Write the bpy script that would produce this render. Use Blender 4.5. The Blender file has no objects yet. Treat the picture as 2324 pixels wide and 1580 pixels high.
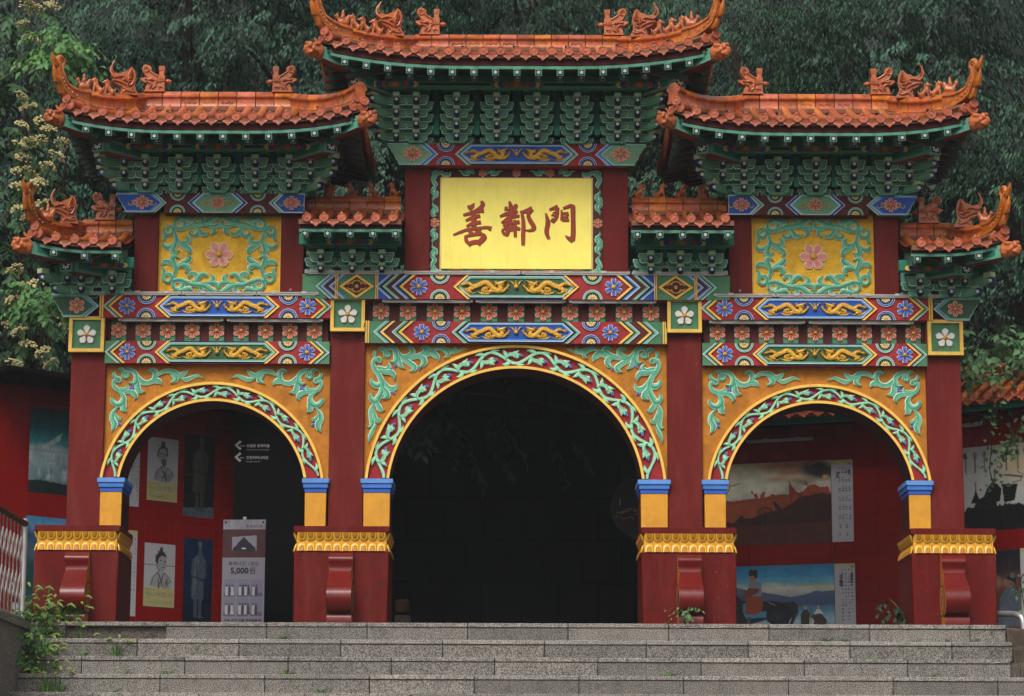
import bpy, bmesh, math, random
import numpy as np
from mathutils import Vector, Matrix

random.seed(7)
rng = np.random.default_rng(11)
C = bpy.context.scene.collection
SC = bpy.context.scene
pi = math.pi
rad = math.radians

# ------------------------------------------------------------------ camera
# photo measured on a 2324 x 1580 grid; F = focal length in those pixels
F, CX, CY = 5910.0, 1162.0, 790.0
D = 25.7                      # camera distance to the pillar fronts (y = 0), metres
TILT, ROLL = rad(10.3), rad(0.22)
CAMX = -0.039
ct, st = math.cos(TILT), math.sin(TILT)
YS = -0.62                    # front edge of the top step
_dv = (CY - 1414.0) / F
CZ = -(YS + D) / (ct - _dv * st) * (st + _dv * ct)   # platform top is z = 0

cam_d = bpy.data.cameras.new('camera')
cam = bpy.data.objects.new('camera', cam_d)
C.objects.link(cam)
cam_d.sensor_width = 36.0
cam_d.lens = 36.0 * F / 2324.0
cam_d.clip_start, cam_d.clip_end = 0.5, 500.0
cam.matrix_world = Matrix.Translation((CAMX, -D, CZ)) @ Matrix.Rotation(pi / 2 + TILT, 4, 'X') @ Matrix.Rotation(ROLL, 4, 'Z')
SC.camera = cam

# ------------------------------------------------------------------ sky, sun, exposure
SUN_EL, SUN_AZ = rad(48), rad(-18)     # azimuth measured from straight in front of the gate, towards its left
world = bpy.data.worlds.new('World')
SC.world = world
world.use_nodes = True
wn, wl = world.node_tree.nodes, world.node_tree.links
wn.clear()
wout = wn.new('ShaderNodeOutputWorld')
wbg = wn.new('ShaderNodeBackground')
wsky = wn.new('ShaderNodeTexSky')
wsky.sky_type = 'NISHITA'
wsky.sun_disc = False
wsky.sun_elevation = SUN_EL
wsky.sun_rotation = pi + SUN_AZ * -1
wsky.air_density, wsky.dust_density, wsky.ozone_density = 1.0, 6.0, 1.0
wmix = wn.new('ShaderNodeHueSaturation')
wmix.inputs['Saturation'].default_value = 0.25      # overcast: nearly grey
wl.new(wsky.outputs[0], wmix.inputs['Color'])
wl.new(wmix.outputs[0], wbg.inputs[0])
wbg.inputs[1].default_value = 0.12
wl.new(wbg.outputs[0], wout.inputs[0])

sun_d = bpy.data.lights.new('sun', 'SUN')
sun_d.energy = 1.5
sun_d.angle = rad(22)
sun_d.color = (1.0, 0.96, 0.9)
sun = bpy.data.objects.new('sun', sun_d)
C.objects.link(sun)
sun_dir = Vector((math.sin(SUN_AZ) * math.cos(SUN_EL), -math.cos(SUN_AZ) * math.cos(SUN_EL), math.sin(SUN_EL)))
sun.rotation_euler = sun_dir.to_track_quat('Z', 'Y').to_euler()
sun.location = (-6, -14, 20)

SC.view_settings.view_transform = 'Standard'
SC.view_settings.look = 'None'
SC.view_settings.gamma = 1.0
SC.view_settings.exposure = 0.40
SC.view_settings.use_curve_mapping = False
SC.cycles.max_bounces = 6
SC.cycles.diffuse_bounces = 3
SC.cycles.glossy_bounces = 2
SC.cycles.caustics_reflective = False
SC.cycles.caustics_refractive = False

# ------------------------------------------------------------------ measuring helpers (photo grid -> metres on a plane of known depth)
def S_(yd, Y):
    return (Y + D) / (ct - (CY - yd) / F * st)
def Z(yd, Y=0.0):
    dv = (CY - yd) / F
    return CZ + S_(yd, Y) * (st + dv * ct)
def X(xo, yd, Y=0.0):          # xo: pixels right of the gate's axis
    return CAMX + S_(yd, Y) * (xo + 9.0) / F
def K(yd, Y=0.0):              # metres per pixel
    return S_(yd, Y) / F

# ------------------------------------------------------------------ materials
def lin(h):
    h = h.lstrip('#')
    out = []
    for i in (0, 2, 4):
        c = int(h[i:i + 2], 16) / 255.0
        out.append(c / 12.92 if c <= 0.04045 else ((c + 0.055) / 1.055) ** 2.4)
    return out

MATS = {}
def M(name, hexc, rough=0.6, var=0.14, scale=5.0, bump=0.0, bscale=90.0, rnd=0.0, coat=0.0, gain=0.80,
      dirt=0.0, dirtc='#2a211b', metal=0.0, fade=0.0, vor=0.0, vscale=60.0, spec=0.22, wear=0.0, wearc='#c9b8a4', streak=0.0):
    m = bpy.data.materials.new(name)
    m.use_nodes = True
    n, l = m.node_tree.nodes, m.node_tree.links
    b = n['Principled BSDF']
    col = [min(0.9, c * gain) for c in lin(hexc)]
    geo = n.new('ShaderNodeNewGeometry')
    no = n.new('ShaderNodeTexNoise')
    no.inputs['Scale'].default_value = scale
    no.inputs['Detail'].default_value = 6.0
    no.inputs['Roughness'].default_value = 0.65
    l.new(geo.outputs['Position'], no.inputs['Vector'])
    mr = n.new('ShaderNodeMapRange')
    mr.inputs['From Min'].default_value, mr.inputs['From Max'].default_value = 0.3, 0.7
    mr.inputs['To Min'].default_value, mr.inputs['To Max'].default_value = 1 - var, 1 + var
    l.new(no.outputs['Fac'], mr.inputs['Value'])
    val = mr.outputs[0]
    if rnd:
        oi = n.new('ShaderNodeObjectInfo')
        r2 = n.new('ShaderNodeMapRange')
        r2.inputs['To Min'].default_value, r2.inputs['To Max'].default_value = 1 - rnd, 1 + rnd
        l.new(oi.outputs['Random'], r2.inputs['Value'])
        mm = n.new('ShaderNodeMath'); mm.operation = 'MULTIPLY'
        l.new(val, mm.inputs[0]); l.new(r2.outputs[0], mm.inputs[1])
        val = mm.outputs[0]
    mix = n.new('ShaderNodeVectorMath'); mix.operation = 'SCALE'
    mix.inputs[0].default_value = col
    l.new(val, mix.inputs['Scale'])
    out = mix.outputs[0]
    def overlay(out, amt, hexd, sc, lo, hi, stretch=None):
        n2 = n.new('ShaderNodeTexNoise')
        n2.inputs['Scale'].default_value = sc
        n2.inputs['Detail'].default_value = 8.0
        n2.inputs['Roughness'].default_value = 0.7
        if stretch:
            mp = n.new('ShaderNodeMapping'); mp.inputs['Scale'].default_value = stretch
            l.new(geo.outputs['Position'], mp.inputs['Vector']); l.new(mp.outputs[0], n2.inputs['Vector'])
        else:
            l.new(geo.outputs['Position'], n2.inputs['Vector'])
        r = n.new('ShaderNodeMapRange')
        r.inputs['From Min'].default_value, r.inputs['From Max'].default_value = lo, hi
        r.inputs['To Min'].default_value, r.inputs['To Max'].default_value = 0.0, amt
        l.new(n2.outputs['Fac'], r.inputs['Value'])
        mx = n.new('ShaderNodeMix'); mx.data_type = 'RGBA'
        l.new(r.outputs[0], mx.inputs[0])
        l.new(out, mx.inputs[6])
        mx.inputs[7].default_value = lin(hexd) + [1]
        return mx.outputs[2]
    if dirt:
        out = overlay(out, dirt, dirtc, 9.0, 0.5, 0.72)
    if streak:
        out = overlay(out, streak, dirtc, 7.0, 0.52, 0.75, (4.0, 4.0, 0.35))
    if fade:
        out = overlay(out, fade, '#a8675c', 2.6, 0.48, 0.72, (2.6, 2.6, 0.45))
    if wear:
        out = overlay(out, wear, wearc, 38.0, 0.66, 0.72)
    l.new(out, b.inputs['Base Color'])
    b.inputs['Roughness'].default_value = rough
    b.inputs['Metallic'].default_value = metal
    b.inputs['Specular IOR Level'].default_value = spec
    b.inputs['Coat Weight'].default_value = coat
    b.inputs['Coat Roughness'].default_value = 0.15
    if bump or vor:
        bp = n.new('ShaderNodeBump')
        bp.inputs['Strength'].default_value = bump or vor
        bp.inputs['Distance'].default_value = 0.01
        if vor:
            t = n.new('ShaderNodeTexVoronoi'); t.inputs['Scale'].default_value = vscale
            l.new(geo.outputs['Position'], t.inputs['Vector'])
            l.new(t.outputs['Distance'], bp.inputs['Height'])
        else:
            t = n.new('ShaderNodeTexNoise'); t.inputs['Scale'].default_value = bscale
            t.inputs['Detail'].default_value = 5.0
            l.new(geo.outputs['Position'], t.inputs['Vector'])
            l.new(t.outputs['Fac'], bp.inputs['Height'])
        l.new(bp.outputs[0], b.inputs['Normal'])
    MATS[name] = m
    return m

M('pillar_red', '#6a1a16', 0.6, 0.14, 3, 0.08, 40, dirt=0.3, streak=0.45, wear=0.55, spec=0.12, fade=0.12)
M('pedestal_red', '#620e08', 0.42, 0.14, 4, 0.12, 50, dirt=0.35, wear=0.6, streak=0.35, spec=0.12, fade=0.10)
M('scroll_red', '#6a1511', 0.33, 0.14, 4, 0.3, 22, coat=0.18, wear=0.5, dirt=0.3, spec=0.2)
M('field_red', '#982a2d', 0.65, 0.3, 14, 0.35, 120, wear=0.25, wearc='#c98a80')
M('maroon', '#571f1c', 0.6, 0.12, 6, 0.1, 60)
M('arch_red', '#9a2126', 0.6, 0.22, 14, 0.35, 110, wear=0.3, wearc='#d98a84')
M('soffit_red', '#45120f', 0.6, 0.12, 5)
M('yellow', '#f7c65a', 0.55, 0.12, 8, 0.1, 60, dirt=0.25, dirtc='#8a5a18')
M('pale_yellow', '#f3d48a', 0.55, 0.1, 8)
M('orange_panel', '#c07c2a', 0.75, 0.26, 7, 0.7, 160, dirt=0.6, dirtc='#7a4512', streak=0.3)
M('gold_panel', '#efb930', 0.55, 0.24, 8, 0.7, 130, dirt=0.5, dirtc='#9a6a14')
M('pier_gold', '#dc9c30', 0.5, 0.12, 6, 0.3, 90, dirt=0.35, dirtc='#8f5b1c', streak=0.35)
M('lotus_gold', '#e3b22f', 0.32, 0.12, 9, 0.1, 60, dirt=0.3, dirtc='#7d5210', coat=0.2)
M('lotus_boss', '#bf7a2a', 0.4, 0.15, 9)
M('lotus_groove', '#4a2a06', 0.6, 0.15, 9)
M('board_yellow', '#ffe26e', 0.55, 0.07, 3, 0.06, 40, streak=0.26, dirt=0.06, dirtc='#c9982e', gain=1.0)
M('ink_red', '#a33c28', 0.55, 0.14, 5)
M('ink_edge', '#5a2a16', 0.6, 0.1, 5)
M('frame_brown', '#4e2422', 0.6, 0.12, 6)
M('leaf_green', '#6fb996', 0.55, 0.16, 16, 0.12, 60, dirt=0.2, dirtc='#3c6b52')
M('leaf_deep', '#489b78', 0.55, 0.16, 16, 0.12, 60, dirt=0.2, dirtc='#35604a')
M('leaf_edge', '#cfe8d8', 0.55, 0.1, 12)
M('vine_green', '#9ed8b4', 0.55, 0.14, 16, 0.15, 70, dirt=0.2, dirtc='#4b7a5c')
M('vine_deep', '#74b692', 0.55, 0.14, 16, 0.15, 70)
M('bud_blue', '#2f52b0', 0.5, 0.15, 12)
M('bud_pink', '#dd8078', 0.5, 0.15, 12)
M('bud_red', '#c43f3c', 0.5, 0.15, 12)
M('pale_green', '#72b294', 0.55, 0.12, 8, dirt=0.2, dirtc='#3d6a55')
M('line_white', '#d8e4e6', 0.55, 0.08, 8)
M('field_green', '#3b5a42', 0.65, 0.22, 8, 0.2, 100, wear=0.2, wearc='#8aa28c')
M('mid_green', '#4f8460', 0.65, 0.22, 7, 0.2, 100, dirt=0.3)
M('dark_green', '#24342a', 0.65, 0.15, 8)
M('blue', '#1f52a8', 0.55, 0.16, 8, 0.12, 90, dirt=0.2, dirtc='#16305f')
M('light_blue', '#6c9be0', 0.55, 0.1, 8)
M('navy', '#182a55', 0.6, 0.12, 8)
M('black_paint', '#15181c', 0.5, 0.1, 8)
M('cap_blue', '#2f5cb8', 0.5, 0.12, 6, dirt=0.15)
M('cap_blue_pale', '#5f93da', 0.5, 0.12, 6, dirt=0.15)
M('cap_blue_mid', '#4478c8', 0.5, 0.12, 6, dirt=0.15)
M('coral', '#e0714e', 0.5, 0.18, 14, 0.1, 80)
M('coral_deep', '#b9402c', 0.5, 0.18, 14)
M('pink_petal', '#e5917c', 0.5, 0.14, 12, 0.1, 80)
M('petal_blue', '#3f74d6', 0.5, 0.16, 14)
M('petal_white', '#efe8e2', 0.5, 0.07, 10, 0.1, 60)
M('petal_edge', '#f2e6d6', 0.5, 0.08, 10)
M('dragon_gold', '#e0aa35', 0.35, 0.16, 18, vor=0.55, vscale=85, dirt=0.35, dirtc='#7a4d10', coat=0.15)
M('gold', '#dba733', 0.35, 0.12, 12, coat=0.2, dirt=0.2, dirtc='#7a4d10')
M('bracket_line', '#62b394', 0.55, 0.14, 9, dirt=0.25, dirtc='#2c4a3d')
M('bracket_teal', '#379478', 0.6, 0.15, 6)
M('bracket_mid', '#3f9678', 0.6, 0.16, 6, dirt=0.3)
M('bracket_olive', '#76a888', 0.65, 0.16, 8, dirt=0.2)
M('block_olive', '#bccfa6', 0.6, 0.14, 8)
M('bracket_dark', '#1d2c25', 0.65, 0.12, 8)
M('soffit_green', '#2b765e', 0.6, 0.15, 5)
M('rafter_green', '#5f9a84', 0.55, 0.14, 8, dirt=0.2)
M('rafter_red', '#6d2a1e', 0.55, 0.14, 8)
M('dot_white', '#f2f2ee', 0.5, 0.04, 8)
M('fascia_red', '#5c1d1c', 0.6, 0.14, 8)
M('tile_orange', '#b45a2e', 0.33, 0.42, 12, 0.25, 45, rnd=0.22, coat=0.25, dirt=0.8, dirtc='#33201a', wear=0.45, wearc='#d9a58a')
M('tile_amber', '#bf6a24', 0.3, 0.42, 12, 0.25, 45, rnd=0.24, coat=0.3, dirt=0.75, dirtc='#33201a', wear=0.4, wearc='#d9a58a')
M('tile_pink', '#c0694a', 0.4, 0.32, 16, 0.3, 60, rnd=0.14, coat=0.15, dirt=0.35, dirtc='#5a3020')
M('tile_deep', '#8f3d26', 0.4, 0.22, 12, 0.3, 60, rnd=0.1, dirt=0.4, dirtc='#3a2018')
M('figure_glaze', '#b25f31', 0.3, 0.25, 24, 0.4, 70, rnd=0.24, coat=0.3, dirt=0.35, dirtc='#4a2a1c')
M('moss_dark', '#262420', 0.8, 0.2, 20)
M('mortar', '#7d5542', 0.85, 0.25, 20, 0.5, 80)
def granite(name, a, b_, sc=115.0):
    m = M(name, a, 0.75, 0.12, 3, 0.25, 160, rnd=0.18, dirt=0.45, dirtc='#35322b', streak=0.4, gain=0.74, spec=.15)
    n, l = m.node_tree.nodes, m.node_tree.links
    bs = n['Principled BSDF']
    src = bs.inputs['Base Color'].links[0].from_socket
    geo = n.new('ShaderNodeNewGeometry')
    no = n.new('ShaderNodeTexNoise'); no.inputs['Scale'].default_value = sc
    no.inputs['Detail'].default_value = 2.5
    l.new(geo.outputs['Position'], no.inputs['Vector'])
    r = n.new('ShaderNodeMapRange')
    r.inputs['From Min'].default_value, r.inputs['From Max'].default_value = 0.44, 0.57
    r.inputs['To Min'].default_value, r.inputs['To Max'].default_value = 0.34, 1.35
    l.new(no.outputs['Fac'], r.inputs['Value'])
    v = n.new('ShaderNodeVectorMath'); v.operation = 'SCALE'
    l.new(src, v.inputs[0]); l.new(r.outputs[0], v.inputs['Scale'])
    l.new(v.outputs[0], bs.inputs['Base Color'])
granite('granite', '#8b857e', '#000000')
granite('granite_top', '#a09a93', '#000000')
granite('granite_old', '#635c55', '#000000', 120)
M('concrete_brown', '#4d4238', 0.9, 0.3, 10, 0.6, 40, dirt=0.4)
M('paving', '#5d5a55', 0.85, 0.2, 4, 0.3, 60, dirt=0.3)
M('soil', '#161310', 0.95, 0.3, 3, 0.6, 12)
M('hill', '#0d110c', 0.95, 0.3, 2, 0.6, 8)
M('asphalt', '#3d3d3e', 0.9, 0.2, 6, 0.3, 90)
M('plaza', '#5f5c56', 0.85, 0.15, 3, 0.3, 60, dirt=0.3)
M('wall_tile', '#860c06', 0.4, 0.10, 3, 0.02, 30, rnd=0.07, spec=0.12)
M('grout', '#6a4038', 0.9, 0.1, 8)
M('dark_wall', '#0b0a0a', 0.95, 0.25, 3, 0.3, 30, spec=0.03)  # near black; on the passage walls this colour carries the deep shade
M('sign_black', '#0c0c0c', 0.8, 0.1, 4, spec=0.04)
M('sign_white', '#b9b7b4', 0.6, 0.06, 6)
M('ink', '#26242a', 0.6, 0.05, 6)
M('steel', '#c4c2c0', 0.34, 0.1, 10, metal=0.75, dirt=0.3, dirtc='#3f352c')
M('dark_wood', '#33241d', 0.6, 0.15, 8)
M('lamp_grey', '#a9a6a2', 0.45, 0.1, 10, dirt=0.3, dirtc='#57514a')
M('lamp_tube', '#b9b6b0', 0.35, 0.06, 10)
M('eave_green', '#57907a', 0.6, 0.2, 6, dirt=0.3)
M('cap_dim', '#4a3216', 0.6, 0.2, 8)
M('rafter_dark', '#1f4237', 0.6, 0.15, 8)
M('cable', '#171412', 0.6, 0.1, 10)
M('bark', '#2b231b', 0.95, 0.3, 12, 0.7, 30)
M('pigeon', '#2b2a2d', 0.55, 0.25, 60, rnd=0.1)
M('stem_green', '#45602c', 0.6, 0.2, 20)
M('seed_head', '#8c9a4e', 0.7, 0.2, 40, 0.4, 200)
M('plate_pale', '#9b7c74', 0.5, 0.2, 40)
M('board_brown', '#1d1310', 0.45, 0.2, 4)
M('gold_dim', '#8d7a55', 0.5, 0.1, 8)

def colmat(name, attr, rough=0.5, gain=1.0, coat=0.0, trans=0.0):
    m = bpy.data.materials.new(name)
    m.use_nodes = True
    n, l = m.node_tree.nodes, m.node_tree.links
    b = n['Principled BSDF']
    a = n.new('ShaderNodeAttribute'); a.attribute_name = attr
    s = n.new('ShaderNodeVectorMath'); s.operation = 'SCALE'; s.inputs['Scale'].default_value = gain
    l.new(a.outputs['Color'], s.inputs[0])
    l.new(s.outputs[0], b.inputs['Base Color'])
    b.inputs['Roughness'].default_value = rough
    b.inputs['Coat Weight'].default_value = coat
    b.inputs['Specular IOR Level'].default_value = 0.35
    if trans:
        tb = n.new('ShaderNodeBsdfTranslucent')
        l.new(s.outputs[0], tb.inputs['Color'])
        mx = n.new('ShaderNodeMixShader'); mx.inputs[0].default_value = trans
        l.new(b.outputs[0], mx.inputs[1]); l.new(tb.outputs[0], mx.inputs[2])
        l.new(mx.outputs[0], n['Material Output'].inputs['Surface'])
    MATS[name] = m
colmat('print', 'Col', 0.5, 0.70, 0.0)
colmat('leaf', 'Col', 0.58, 0.8, 0.0, 0.2)
colmat('leaf_shaded', 'Col', 0.9, 0.6)  # darker copy of the leaf material, shade put into the colour

# ------------------------------------------------------------------ mesh builder
def catmull(P, n):
    P = [np.array(p, float) for p in P]
    if len(P) == 2:
        return [P[0] + (P[1] - P[0]) * t for t in np.linspace(0, 1, n)]
    Q = [2 * P[0] - P[1]] + P + [2 * P[-1] - P[-2]]
    out = []
    m = len(P) - 1
    for k in range(n):
        u = k / (n - 1) * m
        i = min(int(u), m - 1); t = u - i
        a, b, c, d = Q[i], Q[i + 1], Q[i + 2], Q[i + 3]
        out.append(0.5 * ((2 * b) + (c - a) * t + (2 * a - 5 * b + 4 * c - d) * t * t + (3 * b - 3 * c + d - a) * t ** 3))
    return out

class MB:
    def __init__(s):
        s.v, s.f, s.m, s.mats = [], [], [], []
    def mi(s, name):
        if name not in s.mats:
            s.mats.append(name)
        return s.mats.index(name)
    def add(s, vs, fs, mat):
        o = len(s.v)
        s.v.extend([tuple(map(float, p)) for p in vs])
        k = s.mi(mat) if isinstance(mat, str) else None
        for j, f in enumerate(fs):
            s.f.append([i + o for i in f])
            s.m.append(k if k is not None else s.mi(mat[j]))
        return s
    def box(s, x0, x1, y0, y1, z0, z1, mat, ch=0.0, front=None):
        if ch <= 0:
            vs = [(x, y, z) for x in (x0, x1) for y in (y0, y1) for z in (z0, z1)]
            fs = [(0, 1, 3, 2), (4, 6, 7, 5), (0, 4, 5, 1), (2, 3, 7, 6), (0, 2, 6, 4), (1, 5, 7, 3)]
            ms = [mat] * 6
            if front: ms[2] = front
            return s.add(vs, fs, ms)
        vs, idx = [], {}
        for i, x in enumerate((x0, x1)):
            for j, y in enumerate((y0, y1)):
                for k, z in enumerate((z0, z1)):
                    sx, sy, sz = (1 - 2 * i), (1 - 2 * j), (1 - 2 * k)
                    base = len(vs)
                    vs += [(x, y + sy * ch, z + sz * ch), (x + sx * ch, y, z + sz * ch), (x + sx * ch, y + sy * ch, z)]
                    idx[(i, j, k)] = base
        fs = []
        for a in range(3):
            o1, o2 = [q for q in range(3) if q != a]
            for e in (0, 1):
                q = []
                for (p, r) in ((0, 0), (1, 0), (1, 1), (0, 1)):
                    key = [0, 0, 0]; key[a] = e; key[o1] = p; key[o2] = r
                    q.append(idx[tuple(key)] + a)
                fs.append(q)
        for a in range(3):      # edges running along axis a
            o1, o2 = [q for q in range(3) if q != a]
            for p in (0, 1):
                for r in (0, 1):
                    k0 = [0, 0, 0]; k0[o1] = p; k0[o2] = r
                    k1 = list(k0); k1[a] = 1
                    fs.append([idx[tuple(k0)] + o1, idx[tuple(k1)] + o1, idx[tuple(k1)] + o2, idx[tuple(k0)] + o2])
        for k_, b in idx.items():
            fs.append([b, b + 1, b + 2])
        ms = [mat] * len(fs)
        if front: ms[2] = front
        return s.add(vs, fs, ms)
    def prism(s, poly, y0, y1, mat, side=None, bev=0.0):
        """poly of (x, z); front face at y0 (nearer the viewer), back edge at y1"""
        n = len(poly)
        a = sum(poly[i][0] * poly[(i + 1) % n][1] - poly[(i + 1) % n][0] * poly[i][1] for i in range(n))
        if a < 0: poly = poly[::-1]
        vs = [(p[0], y0, p[1]) for p in poly] + [(p[0], y1, p[1]) for p in poly]
        fs = [list(range(n))]
        ms = [mat]
        for i in range(n):
            j = (i + 1) % n
            fs.append([i, i + n, j + n, j]); ms.append(side or mat)
        return s.add(vs, fs, ms)
    def ring(s, po, pi_, y0, y1, mat, side=None):
        n = len(po)
        vs = [(p[0], y0, p[1]) for p in po] + [(p[0], y0, p[1]) for p in pi_] + \
             [(p[0], y1, p[1]) for p in po] + [(p[0], y1, p[1]) for p in pi_]
        fs, ms = [], []
        for i in range(n):
            j = (i + 1) % n
            fs.append([i, j, n + j, n + i]); ms.append(mat)
            fs.append([i, 2 * n + i, 2 * n + j, j]); ms.append(side or mat)
            fs.append([n + i, n + j, 3 * n + j, 3 * n + i]); ms.append(side or mat)
        return s.add(vs, fs, ms)
    def arc(s, cx, cz, r0, r1, a0, a1, n, y0, y1, mat):
        """flat band of an arch between radii r0 < r1, angles from vertical, with both rims"""
        vs = []
        for i in range(n + 1):
            a = a0 + (a1 - a0) * i / n
            for r in (r0, r1):
                for y in (y0, y1):
                    vs.append((cx + r * math.sin(a), y, cz + r * math.cos(a)))
        fs = []
        for i in range(n):
            b, c = 4 * i, 4 * i + 4
            fs += [[b, b + 2, c + 2, c], [b, c, c + 1, b + 1], [b + 2, b + 3, c + 3, c + 2]]
        return s.add(vs, fs, mat)
    def tube(s, pts, radii, n, mat, cap=True, flat=1.0):
        pts = [Vector(p) for p in pts]
        if not hasattr(radii, '__len__'): radii = [radii] * len(pts)
        vs = []
        up = None
        for i, p in enumerate(pts):
            t = (pts[min(i + 1, len(pts) - 1)] - pts[max(i - 1, 0)]).normalized()
            if up is None:
                up = Vector((0, 0, 1)) if abs(t.z) < 0.9 else Vector((1, 0, 0))
            a = t.cross(up)
            if a.length < 1e-6: a = t.cross(Vector((0, 1, 0)))
            a.normalize(); b = a.cross(t).normalized(); up = b
            for k in range(n):
                q = 2 * pi * k / n
                vs.append(p + (a * math.cos(q) + b * math.sin(q) * flat) * radii[i])
        fs = []
        for i in range(len(pts) - 1):
            for k in range(n):
                l = (k + 1) % n
                fs.append([i * n + k, i * n + l, (i + 1) * n + l, (i + 1) * n + k])
        if cap:
            fs.append(list(range(n))[::-1]); fs.append([(len(pts) - 1) * n + k for k in range(n)])
        return s.add(vs, fs, mat)
    def lathe(s, prof, n, mat, axis='y'):
        """prof of (r, h): h runs along -y (towards the viewer) for axis 'y', along z for 'z'"""
        vs, fs, ms = [], [], []
        for (r, h) in prof:
            for k in range(n):
                q = 2 * pi * k / n
                if axis == 'y': vs.append((r * math.cos(q), -h, r * math.sin(q)))
                else: vs.append((r * math.cos(q), r * math.sin(q), h))
        for i in range(len(prof) - 1):
            mm = mat if isinstance(mat, str) else mat[i]
            for k in range(n):
                l = (k + 1) % n
                fs.append([i * n + k, i * n + l, (i + 1) * n + l, (i + 1) * n + k]); ms.append(mm)
        return s.add(vs, fs, ms)
    def ell(s, c, r, mat, n=10, m=7):
        vs, fs = [], []
        for i in range(m + 1):
            t = pi * i / m
            for k in range(n):
                q = 2 * pi * k / n
                vs.append((c[0] + r[0] * math.sin(t) * math.cos(q), c[1] + r[1] * math.sin(t) * math.sin(q), c[2] + r[2] * math.cos(t)))
        for i in range(m):
            for k in range(n):
                l = (k + 1) % n
                fs.append([i * n + k, i * n + l, (i + 1) * n + l, (i + 1) * n + k])
        return s.add(vs, fs, mat)
    def stroke(s, pts, w, h, mats, n=None, tf=None, round_=True):
        """carved band along a 2-D spine with varying half-width w, rising h towards the viewer"""
        n = n or max(6, 4 * len(pts))
        if len(w) != len(pts):
            w = list(np.interp(np.linspace(0, 1, len(pts)), np.linspace(0, 1, len(w)), w))
        P = catmull(pts, n)
        W = np.interp(np.linspace(0, 1, n), np.linspace(0, 1, len(w)), w)
        e, a, b = mats if not isinstance(mats, str) else (mats,) * 3
        prof = [(-1, 0.0), (-0.97, 0.6), (-0.72, 0.86), (0.0, 1.0), (0.72, 0.86), (0.97, 0.6), (1, 0.0)] if round_ else \
               [(-1, 0.0), (-0.98, 1.0), (0.98, 1.0), (1, 0.0)]
        ms_ = [e, e, a, b, e, e] if round_ else [b, a, b]
        vs, fs, ms = [], [], []
        q = len(prof)
        for i in range(n):
            t = P[min(i + 1, n - 1)] - P[max(i - 1, 0)]
            L = math.hypot(t[0], t[1]) or 1.0
            nx, nz = -t[1] / L, t[0] / L
            for (o, hh) in prof:
                x, z = P[i][0] + nx * o * W[i], P[i][1] + nz * o * W[i]
                if tf: x, z = tf(x, z)
                vs.append((x, -h * hh, z))
        for i in range(n - 1):
            for k in range(q - 1):
                fs.append([i * q + k, i * q + k + 1, (i + 1) * q + k + 1, (i + 1) * q + k]); ms.append(ms_[k])
        fs.append(list(range(q))); ms.append(e)
        fs.append([(n - 1) * q + k for k in range(q)]); ms.append(e)
        return s.add(vs, fs, ms)
    def merge(s, me, mat=None, loc=(0, 0, 0), scale=1.0, rot=None):
        o = [Vector(v.co) * scale for v in me.vertices]
        if rot is not None: o = [rot @ v for v in o]
        return s.add([v + Vector(loc) for v in o], [list(p.vertices) for p in me.polygons], mat)
    def mesh(s, name, smooth=0.7):
        me = bpy.data.meshes.new(name)
        me.from_pydata(s.v, [], s.f)
        for k in s.mats: me.materials.append(MATS[k])
        me.polygons.foreach_set('material_index', s.m)
        bm = bmesh.new(); bm.from_mesh(me)
        bmesh.ops.recalc_face_normals(bm, faces=bm.faces)
        bm.to_mesh(me); bm.free()
        if smooth:
            me.shade_smooth()
            me.set_sharp_from_angle(angle=smooth)
        me.update()
        return me

def ob(name, data, parent=None, loc=(0, 0, 0), rot=(0, 0, 0), scale=(1, 1, 1), label=None, kind=None):
    if isinstance(data, MB): data = data.mesh(name)
    o = bpy.data.objects.new(name, data)
    C.objects.link(o)
    if parent is not None: o.parent = parent
    o.location, o.rotation_euler, o.scale = loc, rot, scale
    if label: o['label'] = label
    if kind: o['kind'] = kind
    return o
def thing(name, label, cat, loc=(0, 0, 0), rot=(0, 0, 0), group=None, data=None, scale=(1, 1, 1)):
    o = ob(name, data, None, loc, rot, scale)
    o['label'] = label; o['category'] = cat
    if group: o['group'] = group
    return o
_zero = (0, 0, 0)

# ------------------------------------------------------------------ lettering and modelled figures (made first, while the scene is small)
def text_mesh(body, size, align='LEFT', bold=0.0, spacing=1.0, line=1.0):
    cu = bpy.data.curves.new('lettering', 'FONT')
    cu.body = body; cu.size = size; cu.align_x = align
    cu.space_character = spacing; cu.space_line = line
    cu.offset = bold
    cu.resolution_u = 2
    t = bpy.data.objects.new('lettering', cu)
    C.objects.link(t)
    dg = bpy.context.evaluated_depsgraph_get()
    me = bpy.data.meshes.new_from_object(t.evaluated_get(dg))
    bpy.data.objects.remove(t); bpy.data.curves.remove(cu)
    R = Matrix.Rotation(pi / 2, 4, 'X')
    me.transform(R)          # stands in the xz plane, read from -y
    return me

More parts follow.
